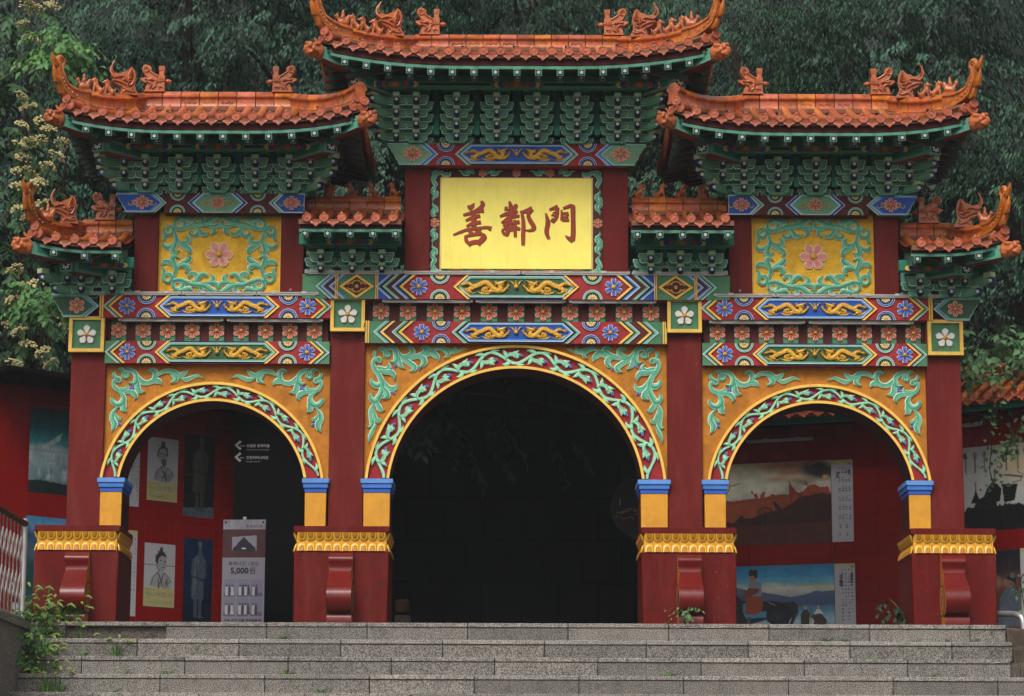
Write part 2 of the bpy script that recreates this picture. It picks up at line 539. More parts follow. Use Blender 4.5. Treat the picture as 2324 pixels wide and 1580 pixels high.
def blob(caps, voxel, name, mat, smooth_iter=2):
    """capsules (p0, p1, r0, r1) fused into one continuous skin"""
    mb = MB()
    for (p0, p1, r0, r1) in caps:
        p0, p1 = Vector(p0), Vector(p1)
        L = (p1 - p0).length
        k = max(1, int(L / (min(r0, r1) * 0.5 + 1e-4)))
        k = min(k, 14)
        for i in range(k + 1):
            t = i / k
            r = r0 + (r1 - r0) * t
            mb.ell(p0 + (p1 - p0) * t, (r, r, r), mat, 10, 6)
    me = mb.mesh(name, 0)
    o = bpy.data.objects.new(name, me); C.objects.link(o)
    md = o.modifiers.new('r', 'REMESH'); md.mode = 'VOXEL'; md.voxel_size = voxel
    m2 = o.modifiers.new('s', 'SMOOTH'); m2.factor = 0.5; m2.iterations = smooth_iter
    dg = bpy.context.evaluated_depsgraph_get()
    res = bpy.data.meshes.new_from_object(o.evaluated_get(dg))
    bpy.data.objects.remove(o); bpy.data.meshes.remove(me)
    res.name = name
    res.materials.clear(); res.materials.append(MATS[mat])
    res.shade_smooth()
    return res
TX = {}
TX['studio'] = text_mesh('흑백사진관', 0.062, 'LEFT', 0, 1.25)
TX['per'] = text_mesh('흑백사진 1장당', 0.105, 'CENTER')
TX['price'] = text_mesh('5,000', 0.135, 'RIGHT', 0.004)
TX['won'] = text_mesh('원', 0.125, 'LEFT')
TX['foot'] = text_mesh('가족, 친구, 커플, 반려동물 환', 0.06, 'CENTER', 0.001)
TX['d1'] = text_mesh('송월동 동화마을', 0.105, 'LEFT', 0.001)
TX['d1e'] = text_mesh('SONGWOL-DONG FAIRY TALE VILLAGE', 0.036)
TX['d1m'] = text_mesh('300m', 0.055)
TX['d2'] = text_mesh('인천차이나타운', 0.105, 'LEFT', 0.001)
TX['d2e'] = text_mesh('INCHEON CHINATOWN', 0.036)
TX['d2m'] = text_mesh('40m', 0.055)
TX['n45'] = text_mesh('45', 0.05, 'CENTER')
TX['n46'] = text_mesh('46', 0.05, 'CENTER')
TX['longju_k'] = text_mesh('용\n저', 0.06, 'CENTER', 0.001, 1, 0.72)
TX['longju_c'] = text_mesh('龙\n且', 0.06, 'CENTER', 0.001, 1, 0.72)
TX['king_k'] = text_mesh('제\n왕\n한\n신', 0.06, 'CENTER', 0.001, 1, 0.72)
TX['king_c'] = text_mesh('齐\n王\n韩\n信', 0.06, 'CENTER', 0.001, 1, 0.72)

# ridge beasts, facing -x, standing on z = 0, about 0.16 m tall
BEAST = blob([((0.03, 0, 0.035), (-0.012, 0, 0.085), 0.030, 0.024), ((-0.012, 0, 0.085), (-0.022, 0, 0.118), 0.022, 0.018),
              ((-0.026, 0, 0.128), (-0.030, 0, 0.130), 0.022, 0.020), ((-0.045, 0, 0.124), (-0.060, 0, 0.120), 0.013, 0.010),
              ((-0.016, 0.012, 0.148), (-0.012, 0.014, 0.160), 0.007, 0.004), ((-0.016, -0.012, 0.148), (-0.012, -0.014, 0.160), 0.007, 0.004),
              ((-0.022, 0.016, 0.08), (-0.034, 0.017, 0.0), 0.012, 0.009), ((-0.022, -0.016, 0.08), (-0.034, -0.017, 0.0), 0.012, 0.009),
              ((0.040, 0.02, 0.035), (0.030, 0.022, 0.008), 0.020, 0.014), ((0.040, -0.02, 0.035), (0.030, -0.022, 0.008), 0.020, 0.014),
              ((0.058, 0, 0.03), (0.070, 0, 0.075), 0.010, 0.007), ((-0.04, 0, 0.006), (0.05, 0, 0.006), 0.012, 0.012),
              ((0.0, 0, 0.135), (0.006, 0, 0.105), 0.012, 0.010)], 0.0062, 'ridge_beast', 'figure_glaze', 1)
HEN = blob([((-0.02, 0, 0.04), (0.03, 0, 0.045), 0.030, 0.030), ((-0.03, 0, 0.05), (-0.055, 0, 0.095), 0.018, 0.014),
            ((-0.058, 0, 0.103), (-0.062, 0, 0.103), 0.018, 0.016), ((-0.075, 0, 0.098), (-0.088, 0, 0.093), 0.008, 0.004),
            ((-0.054, 0, 0.122), (-0.050, 0, 0.126), 0.009, 0.006),
            ((0.03, 0, 0.06), (0.055, 0, 0.105), 0.024, 0.018), ((0.055, 0, 0.08), (0.06, 0, 0.11), 0.016, 0.010),
            ((0.0, 0, 0.07), (0.0, 0, 0.115), 0.026, 0.018), ((0.0, 0, 0.135), (0.0, 0, 0.142), 0.016, 0.015),
            ((0.0, 0, 0.155), (0.0, 0, 0.165), 0.009, 0.008), ((0.0, 0.022, 0.10), (-0.022, 0.018, 0.085), 0.009, 0.008),
            ((0.0, -0.022, 0.10), (-0.022, -0.018, 0.085), 0.009, 0.008),
            ((-0.03, 0, 0.01), (0.04, 0, 0.01), 0.018, 0.018)], 0.0062, 'hen_rider', 'figure_glaze', 1)
CORNER = blob([((0, 0, 0), (0.05, 0.04, 0.0), 0.082, 0.085), ((-0.055, -0.045, -0.012), (-0.075, -0.06, -0.006), 0.050, 0.036),
               ((-0.03, -0.085, 0.03), (-0.035, -0.088, 0.03), 0.024, 0.022), ((-0.085, -0.02, 0.03), (-0.088, -0.02, 0.03), 0.024, 0.022),
               ((-0.02, -0.075, 0.058), (-0.075, -0.04, 0.066), 0.018, 0.018), ((-0.01, -0.09, -0.035), (-0.075, -0.06, -0.045), 0.016, 0.016),
               ((0.03, -0.06, 0.05), (0.07, -0.03, 0.06), 0.022, 0.02), ((0.01, -0.085, 0.0), (0.05, -0.06, -0.02), 0.018, 0.018),
               ((-0.07, -0.085, 0.012), (-0.072, -0.087, 0.012), 0.015, 0.015)], 0.0075, 'corner_beast', 'figure_glaze', 1)
PIGEON = blob([((-0.03, 0, 0.075), (0.05, 0, 0.062), 0.038, 0.034), ((0.05, 0, 0.06), (0.125, 0, 0.035), 0.028, 0.014),
               ((-0.045, 0, 0.095), (-0.055, 0, 0.125), 0.024, 0.019), ((-0.058, 0, 0.137), (-0.060, 0, 0.137), 0.021, 0.020),
               ((-0.075, 0, 0.134), (-0.094, 0, 0.128), 0.008, 0.003), ((-0.01, 0.014, 0.05), (-0.008, 0.014, 0.006), 0.007, 0.006),
               ((-0.01, -0.014, 0.05), (-0.008, -0.014, 0.006), 0.007, 0.006), ((-0.024, 0.014, 0.004), (0.01, 0.014, 0.004), 0.005, 0.005),
               ((-0.024, -0.014, 0.004), (0.01, -0.014, 0.004), 0.005, 0.005), ((0.0, -0.03, 0.075), (0.09, -0.022, 0.05), 0.016, 0.008),
               ((0.0, 0.03, 0.075), (0.09, 0.022, 0.05), 0.016, 0.008)], 0.0055, 'pigeon', 'pigeon', 1)

def spiral(c, r0, r1, a0, turns, n=14):
    return [(c[0] + (r0 + (r1 - r0) * i / (n - 1)) * math.cos(a0 + turns * 2 * pi * i / (n - 1)),
             c[1] + (r0 + (r1 - r0) * i / (n - 1)) * math.sin(a0 + turns * 2 * pi * i / (n - 1))) for i in range(n)]

kz = 5.66e-4
def sil(pts, c): return [((x - c[0]) * kz, -(y - c[1]) * kz) for x, y in pts]
# horned ridge dragon with curled tail, facing -x
def make_owl():
    c = (1895, 735); m = MB()
    P = sil([(1720, 735), (2070, 735), (2070, 425), (2050, 418), (2062, 345), (2072, 262), (1962, 258), (1972, 345), (1972, 425), (1940, 430),
             (1880, 392), (1822, 350), (1828, 295), (1795, 253), (1742, 240), (1684, 258), (1655, 308), (1672, 368), (1712, 430), (1736, 470),
             (1690, 480), (1632, 486), (1636, 516), (1700, 560), (1765, 600), (1730, 650)], c)
    d = 0.05
    m.prism(P, -d, d, 'figure_glaze')
    m.prism([(-x, z) for x, z in P], -d, d, 'figure_glaze') if False else None
    bk = [(x, d, z) for x, z in P]
    m.add(bk, [list(range(len(P)))[::-1]], 'figure_glaze')
    def st_(p, w, h=0.016):
        q = MB(); q.stroke(sil(p, c), [a * kz for a in w], h, 'figure_glaze')
        m.add([(v[0], v[1] - d, v[2]) for v in q.v], q.f, 'figure_glaze')
        m.add([(v[0], -v[1] + d, v[2]) for v in q.v], q.f, 'figure_glaze')
    st_(spiral((1742, 318), 8, 66, 0.3, 1.7, 16), [8, 16])
    st_([(1800, 360), (1870, 410), (1950, 455)], [12, 14]); st_([(1690, 360), (1740, 450), (1800, 490)], [12, 12])
    st_([(1720, 500), (1780, 520), (1850, 500), (1880, 540)], [16, 24, 10], 0.025)
    st_([(1730, 560), (1800, 570), (1840, 620), (1800, 680)], [12, 18, 14, 6], 0.022)
    st_([(1850, 690), (1900, 640), (1900, 590), (1950, 560)], [10, 22, 20, 8], 0.02)
    st_([(1980, 690), (1960, 640), (2040, 660)], [8, 18, 6])
    for a in range(5):
        q = rad(20 + a * 34)
        st_([(1990, 560), (1990 + 85 * math.cos(q), 560 - 85 * math.sin(q))], [6, 13], 0.014)
    for yy in (-1, 1):
        m.ell(((1838 - c[0]) * kz, yy * (d + 0.008), -(520 - c[1]) * kz), (0.016, 0.016, 0.016), 'figure_glaze', 8, 6)
    for i in range(5):
        x = (1972 + i * 22 - c[0]) * kz
        m.box(x - 0.004, x + 0.004, -0.056, 0.056, (735 - 345) * kz, (735 - 268) * kz, 'figure_glaze')
    m.ell(((2120 - c[0]) * kz, 0, (735 - 530) * kz), (0.042, 0.03, 0.025), 'figure_glaze')
    m.box(-0.11, 0.105, -0.06, 0.06, -0.006, 0.012, 'figure_glaze', 0.003)
    return m.mesh('tail_dragon')
OWL = make_owl()
def make_dhead():
    c = (1480, 715); m = MB()
    P = sil([(1340, 720), (1500, 726), (1645, 706), (1640, 680), (1600, 610), (1590, 540), (1610, 420), (1575, 262), (1515, 212), (1452, 280), (1380, 312), (1310, 350),
             (1260, 338), (1212, 350), (1160, 388), (1205, 420), (1178, 468), (1212, 520), (1330, 580), (1345, 650)], c)
    d = 0.055
    P = [tuple(q) for q in catmull(P + [P[0]], 76)][:-1]
    m.prism(P, -d, d, 'figure_glaze')
    m.add([(x, d, z) for x, z in P], [list(range(len(P)))[::-1]], 'figure_glaze')
    def st_(p, w, h=0.016):
        q = MB(); q.stroke(sil(p, c), [a * kz for a in w], h, 'figure_glaze')
        m.add([(v[0], v[1] - d, v[2]) for v in q.v], q.f, 'figure_glaze')
        m.add([(v[0], -v[1] + d, v[2]) for v in q.v], q.f, 'figure_glaze')
    for k in range(8):
        st_([(1520 + k * 8, 235 + k * 26), (1478 - 8 * k + k * k, 340 + 14 * k), (1440 + 4 * k, 430 + 14 * k)], [6, 15, 6], .018 + .006 * (k % 2))
    st_([(1575, 380), (1560, 470), (1520, 540), (1460, 560)], [8, 18, 18, 6], .026)
    st_([(1200, 440), (1300, 400), (1390, 400), (1440, 470), (1540, 500)], [10, 16, 20, 18, 6], 0.025)
    st_([(1190, 480), (1300, 490), (1380, 520), (1440, 560)], [14, 20, 18, 8], 0.022)
    st_([(1340, 560), (1400, 620), (1480, 640), (1560, 600)], [14, 20, 22, 8], 0.02)
    st_([(1370, 690), (1420, 640), (1520, 660), (1590, 640)], [8, 22, 20, 8], 0.018)
    for yy in (-1, 1):
        m.ell(((1385 - c[0]) * kz, yy * (d + 0.006), -(450 - c[1]) * kz), (0.018, 0.014, 0.018), 'figure_glaze', 8, 6)
        hp = catmull([(1320, 375, 0.02), (1225, 345, 0.03), (1172, 275, 0.045), (1178, 190, 0.05), (1215, 120, 0.05)], 12)
        m.tube([((p[0] - c[0]) * kz, yy * p[2], -(p[1] - c[1]) * kz) for p in hp], list(np.linspace(0.014, 0.006, 12)), 7, 'figure_glaze')
    m.box(-0.09, 0.095, -0.06, 0.06, -0.006, 0.012, 'figure_glaze', 0.003)
    return m.mesh('horned_dragon_head')
DHEAD = make_dhead()

# ------------------------------------------------------------------ ornament makers (all in the xz plane, rising towards -y)
def flower_mesh(n, r, petal, edge, deep, pointed=True, rot=0.0, h=0.012, star=False):
    m = MB()
    if star:
        half = [(.03, .10), (.19, .36), (.31, .60), (.30, .78), (.16, .90), (.06, .95), (0, 1.0)]
    elif pointed:
        half = [(.03, .12), (.15, .36), (.27, .62), (.265, .80), (.16, .90), (.05, .93), (0, 1.0)]
    else:
        half = [(.03, .12), (.15, .36), (.28, .66), (.29, .84), (.20, .97), (.08, .96), (0, .90)]
    full = half + [(-x, z) for x, z in half[-2::-1]]
    inn = [(x * .80, .14 + (z - .12) * .94) for x, z in full]
    dp = [(x * .38, .12 + (z - .12) * .55) for x, z in full]
    for k in range(n):
        a = rot + 2 * pi * k / n
        c, s_ = math.cos(a), math.sin(a)
        T = lambda P: [((x * c + z * s_) * r, (-x * s_ + z * c) * r) for x, z in P]
        m.prism(T(full), -h, 0.0, edge)
        # cupped petal: raised rim, face sinking to the middle
        o = T(inn)
        cz_ = T([(0, .5)])[0]
        vs = [(p[0], -h - 0.003, p[1]) for p in o] + [(cz_[0], -h * 0.75 - 0.0035, cz_[1])]
        m.add(vs, [[i, (i + 1) % len(o), len(o)] for i in range(len(o))], petal)
        m.prism(T(dp), -h - 0.0042, -h + 0.004, deep)
    R = 0.21 * r
    m.lathe([(R * 1.15, h * .6), (R * 1.1, h * 1.5), (R * .8, h * 2.1), (R * .45, h * 2.3), (0.0005, h * 2.35)], 14,
            [deep, 'gold', 'gold', 'gold'])
    q = R * 0.4
    m.box(-q, q, -h * 2.75, -h * 2.0, -q, q, 'gold', 0.001)
    return m.mesh('flower')

def fan_mesh(r, ringc, linec, inner):
    m = MB()
    n = 18
    po = [(r * math.cos(pi * i / n), r * math.sin(pi * i / n)) for i in range(n + 1)]
    m.prism(po, -0.006, 0, inner)
    for (a, b, c, h) in ((1.0, .955, linec, .013), (.955, .80, ringc, .014), (.80, .76, linec, .0125)):
        for i in range(n):
            t0, t1 = pi * i / n, pi * (i + 1) / n
            P = [(r * q * math.cos(t), r * q * math.sin(t)) for q, t in ((a, t0), (a, t1), (b, t1), (b, t0))]
            m.prism(P, -h, -0.002, c)
    for k in range(7):
        a = pi * (k + .5) / 7
        c, s_ = math.cos(a), math.sin(a)
        P = [(.15, 0), (.3, .055), (.46, .075), (.53, .04), (.545, 0), (.53, -.04), (.46, -.075), (.3, -.055)]
        m.prism([((x * c - z * s_) * r, max(0.0, (x * s_ + z * c) * r)) for x, z in P], -.0105, -.004, 'pale_yellow')
    m.prism([(.13 * r * math.cos(pi * i / 8), .13 * r * math.sin(pi * i / 8)) for i in range(9)], -.012, -.004, 'pale_yellow')
    return m.mesh('fan')

LEAFM = ('leaf_edge', 'leaf_green', 'leaf_deep')
def bud_mesh(s, mat, core):
    m = MB()
    m.prism([(0, s), (s * .62, s * .1), (s * .3, -s * .8), (-s * .3, -s * .8), (-s * .62, s * .1)], -0.012, 0, mat)
    m.prism([(0, s * .6), (s * .3, 0), (0, -s * .5), (-s * .3, 0)], -0.016, -0.01, core)
    return m.mesh('bud')

# carved leaf sprays traced from the photograph (zoomed pixel grids)
BIG = [([*spiral((340, 175), 6, 50, 0.5, 1.35, 10), (318, 108), (380, 80), (440, 105), (500, 180), (580, 255), (680, 320), (740, 370), (720, 420), (665, 438)],
        [5, 8, 10, 12, 14, 16, 17, 18, 20, 22, 26, 30, 36, 38, 38, 40, 42, 30, 6]),
       ([(440, 120), (462, 180), (470, 250), (440, 295), (375, 290)], [30, 44, 42, 32, 5]), ([(500, 210), (512, 290), (535, 350), (605, 405)], [18, 34, 34, 3]),
       ([(520, 200), (600, 220), (700, 225), (800, 205), (890, 165), (925, 115), (880, 75), (812, 105)], [18, 38, 34, 36, 46, 50, 36, 4]),
       ([(560, 205), (640, 208), (700, 170), (705, 115), (660, 85), (595, 105)], [16, 34, 40, 36, 28, 4]), ([(780, 220), (860, 235), (885, 290), (860, 340), (795, 380)], [25, 42, 44, 34, 8]),
       ([(900, 200), (985, 155), (1045, 190), (1085, 235), (1095, 290)], [34, 46, 46, 32, 3]), ([(1000, 112), (1080, 88), (1160, 98), (1222, 150), (1228, 200), (1172, 240)], [18, 30, 38, 36, 28, 3]),
       ([(1160, 98), (1240, 125), (1300, 130), (1340, 92), (1335, 48)], [18, 36, 32, 20, 3]), ([(1280, 188), (1360, 142), (1440, 102), (1510, 85)], [4, 20, 18, 2]),
       ([(320, 150), (275, 112), (235, 100), (183, 118)], [18, 34, 30, 4]),
       ([*spiral((212, 280), 6, 52, -1.2, -1.35, 10), (150, 250), (122, 320), (150, 410), (210, 490), (250, 580), (268, 680), (240, 780), (190, 860)],
        [5, 8, 10, 12, 14, 16, 17, 18, 20, 22, 26, 30, 36, 38, 38, 40, 40, 42]),
       ([(150, 230), (142, 180), (152, 150), (182, 128)], [14, 28, 24, 4]),
       ([(150, 380), (230, 392), (290, 420), (345, 400), (362, 350), (328, 318)], [12, 32, 42, 38, 28, 4]), ([(200, 430), (300, 452), (385, 452), (435, 495), (445, 575)], [18, 36, 42, 36, 3]),
       ([(258, 560), (235, 630), (180, 655), (122, 620), (108, 570), (128, 540)], [22, 42, 44, 34, 24, 4]), ([(262, 540), (325, 655), (390, 700), (462, 682), (482, 608)], [12, 38, 44, 34, 3]),
       ([(270, 680), (325, 755), (338, 812), (275, 852)], [28, 48, 44, 10]), ([(240, 800), (185, 880), (120, 870), (95, 812), (122, 752)], [28, 42, 38, 28, 3]),
       ([(180, 900), (222, 980), (255, 1020), (312, 1015)], [28, 42, 32, 3]), ([(142, 930), (102, 1020), (105, 1120), (122, 1200), (108, 1262), (48, 1275)], [22, 32, 34, 38, 32, 3]),
       ([(130, 1000), (152, 1100), (182, 1168), (232, 1180), (252, 1128)], [18, 32, 38, 28, 3]), ([(182, 1230), (132, 1330), (92, 1420), (78, 1510)], [12, 30, 26, 3])]
BIGB = [(455, 345, 200), (812, 392, 200), (392, 405, 100), (430, 757, 120)]
SML = [([*spiral((475, 245), 10, 72, 0.4, 1.35, 10), (440, 152), (545, 142), (650, 200), (735, 325), (850, 410), (960, 420), (1070, 365), (1112, 260), (1085, 168), (1020, 148), (925, 182)],
        [8, 12, 14, 18, 20, 24, 26, 28, 30, 32, 34, 40, 50, 56, 56, 48, 54, 60, 52, 44, 5]),
       ([(690, 260), (695, 360), (660, 430), (535, 425)], [40, 58, 48, 5]), ([(730, 380), (728, 500), (765, 600), (895, 628)], [38, 64, 60, 4]),
       ([(1000, 400), (1120, 372), (1195, 400), (1245, 470)], [28, 64, 52, 3]), ([(1150, 280), (1250, 200), (1380, 165), (1500, 190), (1600, 262), (1660, 255), (1745, 205), (1810, 135)], [18, 42, 48, 48, 50, 54, 42, 3]),
       ([(1440, 220), (1525, 300), (1532, 370), (1422, 430)], [28, 60, 54, 5]), ([(1640, 318), (1760, 350), (1880, 312), (2000, 270), (2155, 325)], [22, 48, 42, 34, 3]),
       ([(420, 230), (412, 170), (370, 132), (275, 142)], [18, 38, 38, 4]), ([(300, 320), (242, 290), (222, 232), (252, 172)], [14, 38, 38, 4]),
       ([*spiral((315, 375), 10, 76, -1.4, -1.35, 10), (222, 360), (215, 470), (280, 560), (400, 612), (540, 612), (645, 645), (695, 720), (665, 795)],
        [8, 12, 14, 18, 20, 24, 26, 28, 30, 32, 32, 36, 44, 46, 48, 58, 52, 3]),
       ([(320, 520), (440, 572), (512, 535), (518, 455)], [12, 38, 44, 4]), ([(290, 600), (405, 680), (442, 780), (380, 880), (290, 892), (215, 842), (195, 782), (225, 735)], [12, 42, 62, 62, 54, 48, 38, 4]),
       ([(452, 760), (440, 900), (445, 990), (518, 1055)], [42, 64, 64, 4]), ([(312, 950), (222, 1080), (208, 1200), (262, 1300), (250, 1390), (190, 1485)], [18, 46, 58, 68, 54, 3]),
       ([(260, 1100), (312, 1180), (365, 1212), (405, 1158)], [18, 38, 40, 4])]
SMLB = [(585, 550, 60), (640, 498, 20), (368, 1312, 110)]
QTR = [([(325 + 85 * math.cos(a) + 85, 240 + 85 * math.sin(a)) for a in np.linspace(-2.6, 3.6, 14)], [30, 42, 44, 42, 34]),
       ([(420, 135), (530, 150), (620, 172), (685, 115)], [26, 48, 44, 3]),
       ([(222 + 72 * math.cos(a), 362 + 72 * math.sin(a)) for a in np.linspace(-2.2, 4.0, 14)], [26, 34, 36, 34, 26]),
       ([(140, 370), (152, 460), (150, 512), (105, 548)], [22, 34, 28, 3]),
       ([(320, 318), (430, 335), (560, 292), (680, 245), (800, 240), (905, 215), (1000, 148), (1080, 118), (1132, 152)], [28, 34, 38, 40, 44, 56, 52, 36, 3]),
       ([(760, 240), (832, 190), (825, 132), (775, 118), (712, 152)], [22, 46, 38, 28, 3]), ([(640, 285), (722, 330), (732, 402), (680, 448), (622, 430), (602, 388), (635, 368)], [16, 36, 46, 38, 32, 26, 3]),
       ([(720, 290), (772, 370), (832, 430), (902, 420), (928, 376)], [18, 42, 44, 32, 3]), ([(820, 282), (920, 272), (1020, 282), (1090, 260), (1108, 205), (1070, 198)], [8, 22, 38, 42, 28, 3]),
       ([(900, 282), (1002, 312), (1022, 372), (965, 448)], [8, 42, 44, 3]), ([(312, 285), (332, 400), (352, 480), (402, 570), (500, 640), (582, 692), (602, 740), (568, 778)], [22, 28, 34, 40, 48, 54, 42, 3]),
       ([(400, 560), (502, 590), (572, 560), (572, 500), (522, 462)], [18, 42, 48, 38, 4]), ([(342, 450), (352, 560), (312, 660), (302, 730), (345, 758), (428, 716)], [12, 36, 52, 52, 38, 3]),
       ([(330, 570), (262, 640), (182, 660), (130, 622), (122, 582)], [18, 42, 44, 34, 4])]
QTRB = [(205, 195, -45, 1.5), (582, 240, 95, 1.0), (897, 130, 5, 1.0), (752, 472, 180, 1.1), (1085, 350, 165, 1.0), (628, 602, 90, 1.1), (225, 505, 175, .9), (208, 732, -100, .9)]

def carve(name, strokes, k, o, mats=LEAFM, h=0.022):
    m = MB()
    for i, (p, w) in enumerate(strokes):
        m2 = MB()
        m2.stroke([((x - o[0]) * k, -(y - o[1]) * k) for x, y in p], [a * k * 1.13 for a in w], h * (0.8 + 0.4 * ((i * 37) % 10) / 10), mats)
        m.add(m2.v, m2.f, [m2.mats[q] for q in m2.m])
    return m.mesh(name)

kb = .9296 / (6.076 * 226); ks = .9296 / (8.777 * 226); kq = .9296 / (7.2625 * 224)
SPRAY_BIG = carve('leaf_spray', BIG, kb, (10, 25))
SPRAY_SML = carve('leaf_spray', SML, ks, (45, 25))
SCROLL_Q = carve('leaf_scroll', QTR, kq, (1125, 790), LEAFM, 0.026)
BUD_BLUE = bud_mesh(0.026, 'light_blue', 'bud_blue')
BUD_PINK = bud_mesh(0.030, 'bud_pink', 'bud_red')

# dragon relief, facing right, origin at the pearl
def dragon_mesh(alt=False):
    m = MB(); k = .9296 / (7.2625 * 224); o = (1155, 195)
    G = 'dragon_gold'
    def st_(p, w, h):
        q = MB(); q.stroke([((x - o[0]) * k, -(y - o[1]) * k) for x, y in p], [a * k for a in w], h, G)
        m.add(q.v, q.f, G)
    body = [(330, 152), (400, 152), (470, 200), (540, 182), (620, 140), (690, 138), (750, 190), (815, 245), (870, 262), (905, 235), (890, 180), (865, 150)]
    st_(body, [14, 20, 30, 35, 38, 40, 40, 42, 46, 42, 34, 26], 0.030)
    P = catmull(body[:9], 34)
    for i in range(1, 32):
        t = P[i + 1] - P[i - 1]; L = math.hypot(*t); nx, ny = t[1] / L, -t[0] / L
        wv = 34 if i > 8 else 24
        a = P[i] - t / L * 12; b = P[i] + t / L * 12
        T = [(a[0] + nx * wv * .9, a[1] + ny * wv * .9), (b[0] + nx * wv * .9, b[1] + ny * wv * .9), (P[i][0] - t[0] / L * 8 + nx * (wv + 20), P[i][1] - t[1] / L * 8 + ny * (wv + 20))]
        m.prism([((x - o[0]) * k, -(y - o[1]) * k) for x, y in T], -0.012, 0, G)
    for e in ((210, 185), (225, 165), (240, 205), (262, 140)):
        st_([(400, 158), (310, 160), e], [16, 15, 2], 0.02)
    st_([(850, 158), (915, 138), (960, 118), (998, 92)], [34, 30, 18, 5], 0.036)      # upper jaw
    st_([(880, 172), (930, 170), (972, 160)], [20, 14, 5], 0.03)
    st_([(930, 175), (960, 195), (955, 215)], [8, 7, 3], 0.02)
    for e in ((795, 100), (788, 130), (798, 162), (812, 190), (840, 95)):
        st_([(870, 140), (830, (e[1] + 140) / 2), e], [14, 12, 2], 0.028)
    st_([(880, 268), (950, 262), (1000, 218), (1028, 192)], [34, 24, 17, 13], 0.026)
    for e in ((1008, 150), (1032, 140), (1056, 152), (1030, 238), (1058, 178)):
        st_([(1024, 196), e], [10, 3], 0.02)
    st_([(480, 215), (430, 225), (400, 262), (440, 292)], [34, 36, 30, 16], 0.028)
    st_(spiral((385, 245), 8, 42, 0, 1.6, 12), [9, 13], 0.02)
    for e in ((395, 300), (420, 305), (448, 306)):
        st_([(425, 275), e], [10, 5], 0.02)
    st_(spiral((665, 250), 8, 46, 0.5, 1.6, 12), [10, 14], 0.022)
    st_([(820, 268), (760, 258), (720, 282), (755, 300)], [30, 26, 20, 10], 0.026)
    st_([(528, 272), (600, 302), (700, 308), (790, 300)], [4, 16, 14, 3], 0.015)
    st_([(600, 290), (620, 225), (700, 205), (760, 240)], [6, 14, 14, 5], 0.015)
    st_([(240, 228), (300, 280), (400, 308), (520, 292)], [3, 16, 16, 3], 0.012)
    return m.mesh('dragon')
DRAGON = dragon_mesh()
def pearl_mesh():
    m = MB(); k = .9296 / (7.2625 * 224)
    m.ell((0, -0.012, 0), (44 * k, 0.024, 44 * k), 'gold', 16, 10)
    for p in ([(-40, 40), (-80, 85), (-130, 112)], [(0, 50), (-8, 85), (-6, 120)], [(40, 40), (72, 88), (122, 112)]):
        m.stroke([(x * k, y * k) for x, y in p], [16 * k, 13 * k, 3 * k], 0.016, 'gold')
    return m.mesh('pearl')
PEARL = pearl_mesh()

# small decoration pieces shared all over the gate
def dots_mesh(s):
    m = MB()
    r = s * 0.155
    for (x, z) in [(0, 0)] + [(s * .33 * math.sin(a), s * .33 * math.cos(a)) for a in [i * pi / 3 for i in range(6)]]:
        m.prism([(x + r * math.cos(q), z + r * math.sin(q)) for q in [i * pi / 4 for i in range(8)]], -0.003, 0, 'dot_white')
    return m
# ================================================================== ground, steps
m = MB()
m.add([(-90, -80, -3.6), (90, -80, -3.6), (90, 100, -3.6), (-90, 100, -3.6)], [(0, 1, 2, 3)], 'plaza')
ob('ground', m, kind='structure', loc=_zero)
m = MB()
m.box(-9, 9, YS + 0.3, 9.5, -3.58, -0.006, 'paving')
ob('platform', m, kind='structure')
steps = thing('stone_steps', 'wide grey speckled granite steps leading up to the gate', 'steps')
steps['kind'] = 'structure'
RISE, GO = (Z(1414, YS) - Z(1452.5, YS - 0.3)), 0.31
m = MB()
for i in range(22):
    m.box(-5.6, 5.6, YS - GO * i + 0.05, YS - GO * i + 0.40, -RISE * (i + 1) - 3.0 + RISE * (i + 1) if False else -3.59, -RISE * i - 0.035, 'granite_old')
ob('step_core', m, steps)
BL = 0.965
XR = [4.715] * 7
JO = [0.02, -0.21, -0.68, 0.10, -0.47, 0.2, -0.3]
cache = {}
def slab(w, d, h, mat, ch):
    key = (round(w, 3), d, h, mat)
    if key not in cache:
        b = MB(); b.box(-w / 2, w / 2, 0, d, 0, h, mat, ch)
        cache[key] = b.mesh('step_stone')
    return cache[key]
for i in range(7):
    x = -5.3 + ((JO[i] - 0.0) % BL) - BL
    yf, zt = YS - GO * i, -RISE * i
    while x < XR[i] - 0.05:
        x0, x1 = max(x, -5.25), min(x + BL, XR[i])
        w = x1 - x0 - 0.007
        if w > 0.08:
            missing = (i == 0 and x0 < -3.6 < x1)
            jx = random.uniform(-.002, .002)
            hgt = RISE - 0.046
            if missing:
                o = ob('step_stone', slab(w, 0.05, hgt, 'concrete_brown', 0.003), steps, ((x0 + x1) / 2, yf + 0.058, zt - RISE), label='bare brown concrete where a facing stone is missing')
            else:
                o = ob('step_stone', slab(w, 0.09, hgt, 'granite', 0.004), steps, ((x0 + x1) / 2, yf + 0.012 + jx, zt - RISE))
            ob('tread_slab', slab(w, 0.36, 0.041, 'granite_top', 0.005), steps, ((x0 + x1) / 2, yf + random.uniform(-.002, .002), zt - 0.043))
        x += BL

# ================================================================== the gate
gate = thing('gate', 'tall ornate red and green gateway with three arches, gold name board and orange tiled roofs', 'gate')
PY = 0.17   # middle of the wall thickness

def bx(name, x0, x1, z0, z1, y0, y1, mat, parent=gate, ch=0.006, front=None):
    m = MB(); m.box(-(x1 - x0) / 2, (x1 - x0) / 2, y0, y1, 0, z1 - z0, mat, ch, front)
    return ob(name, m, parent, ((x0 + x1) / 2, 0, z0))

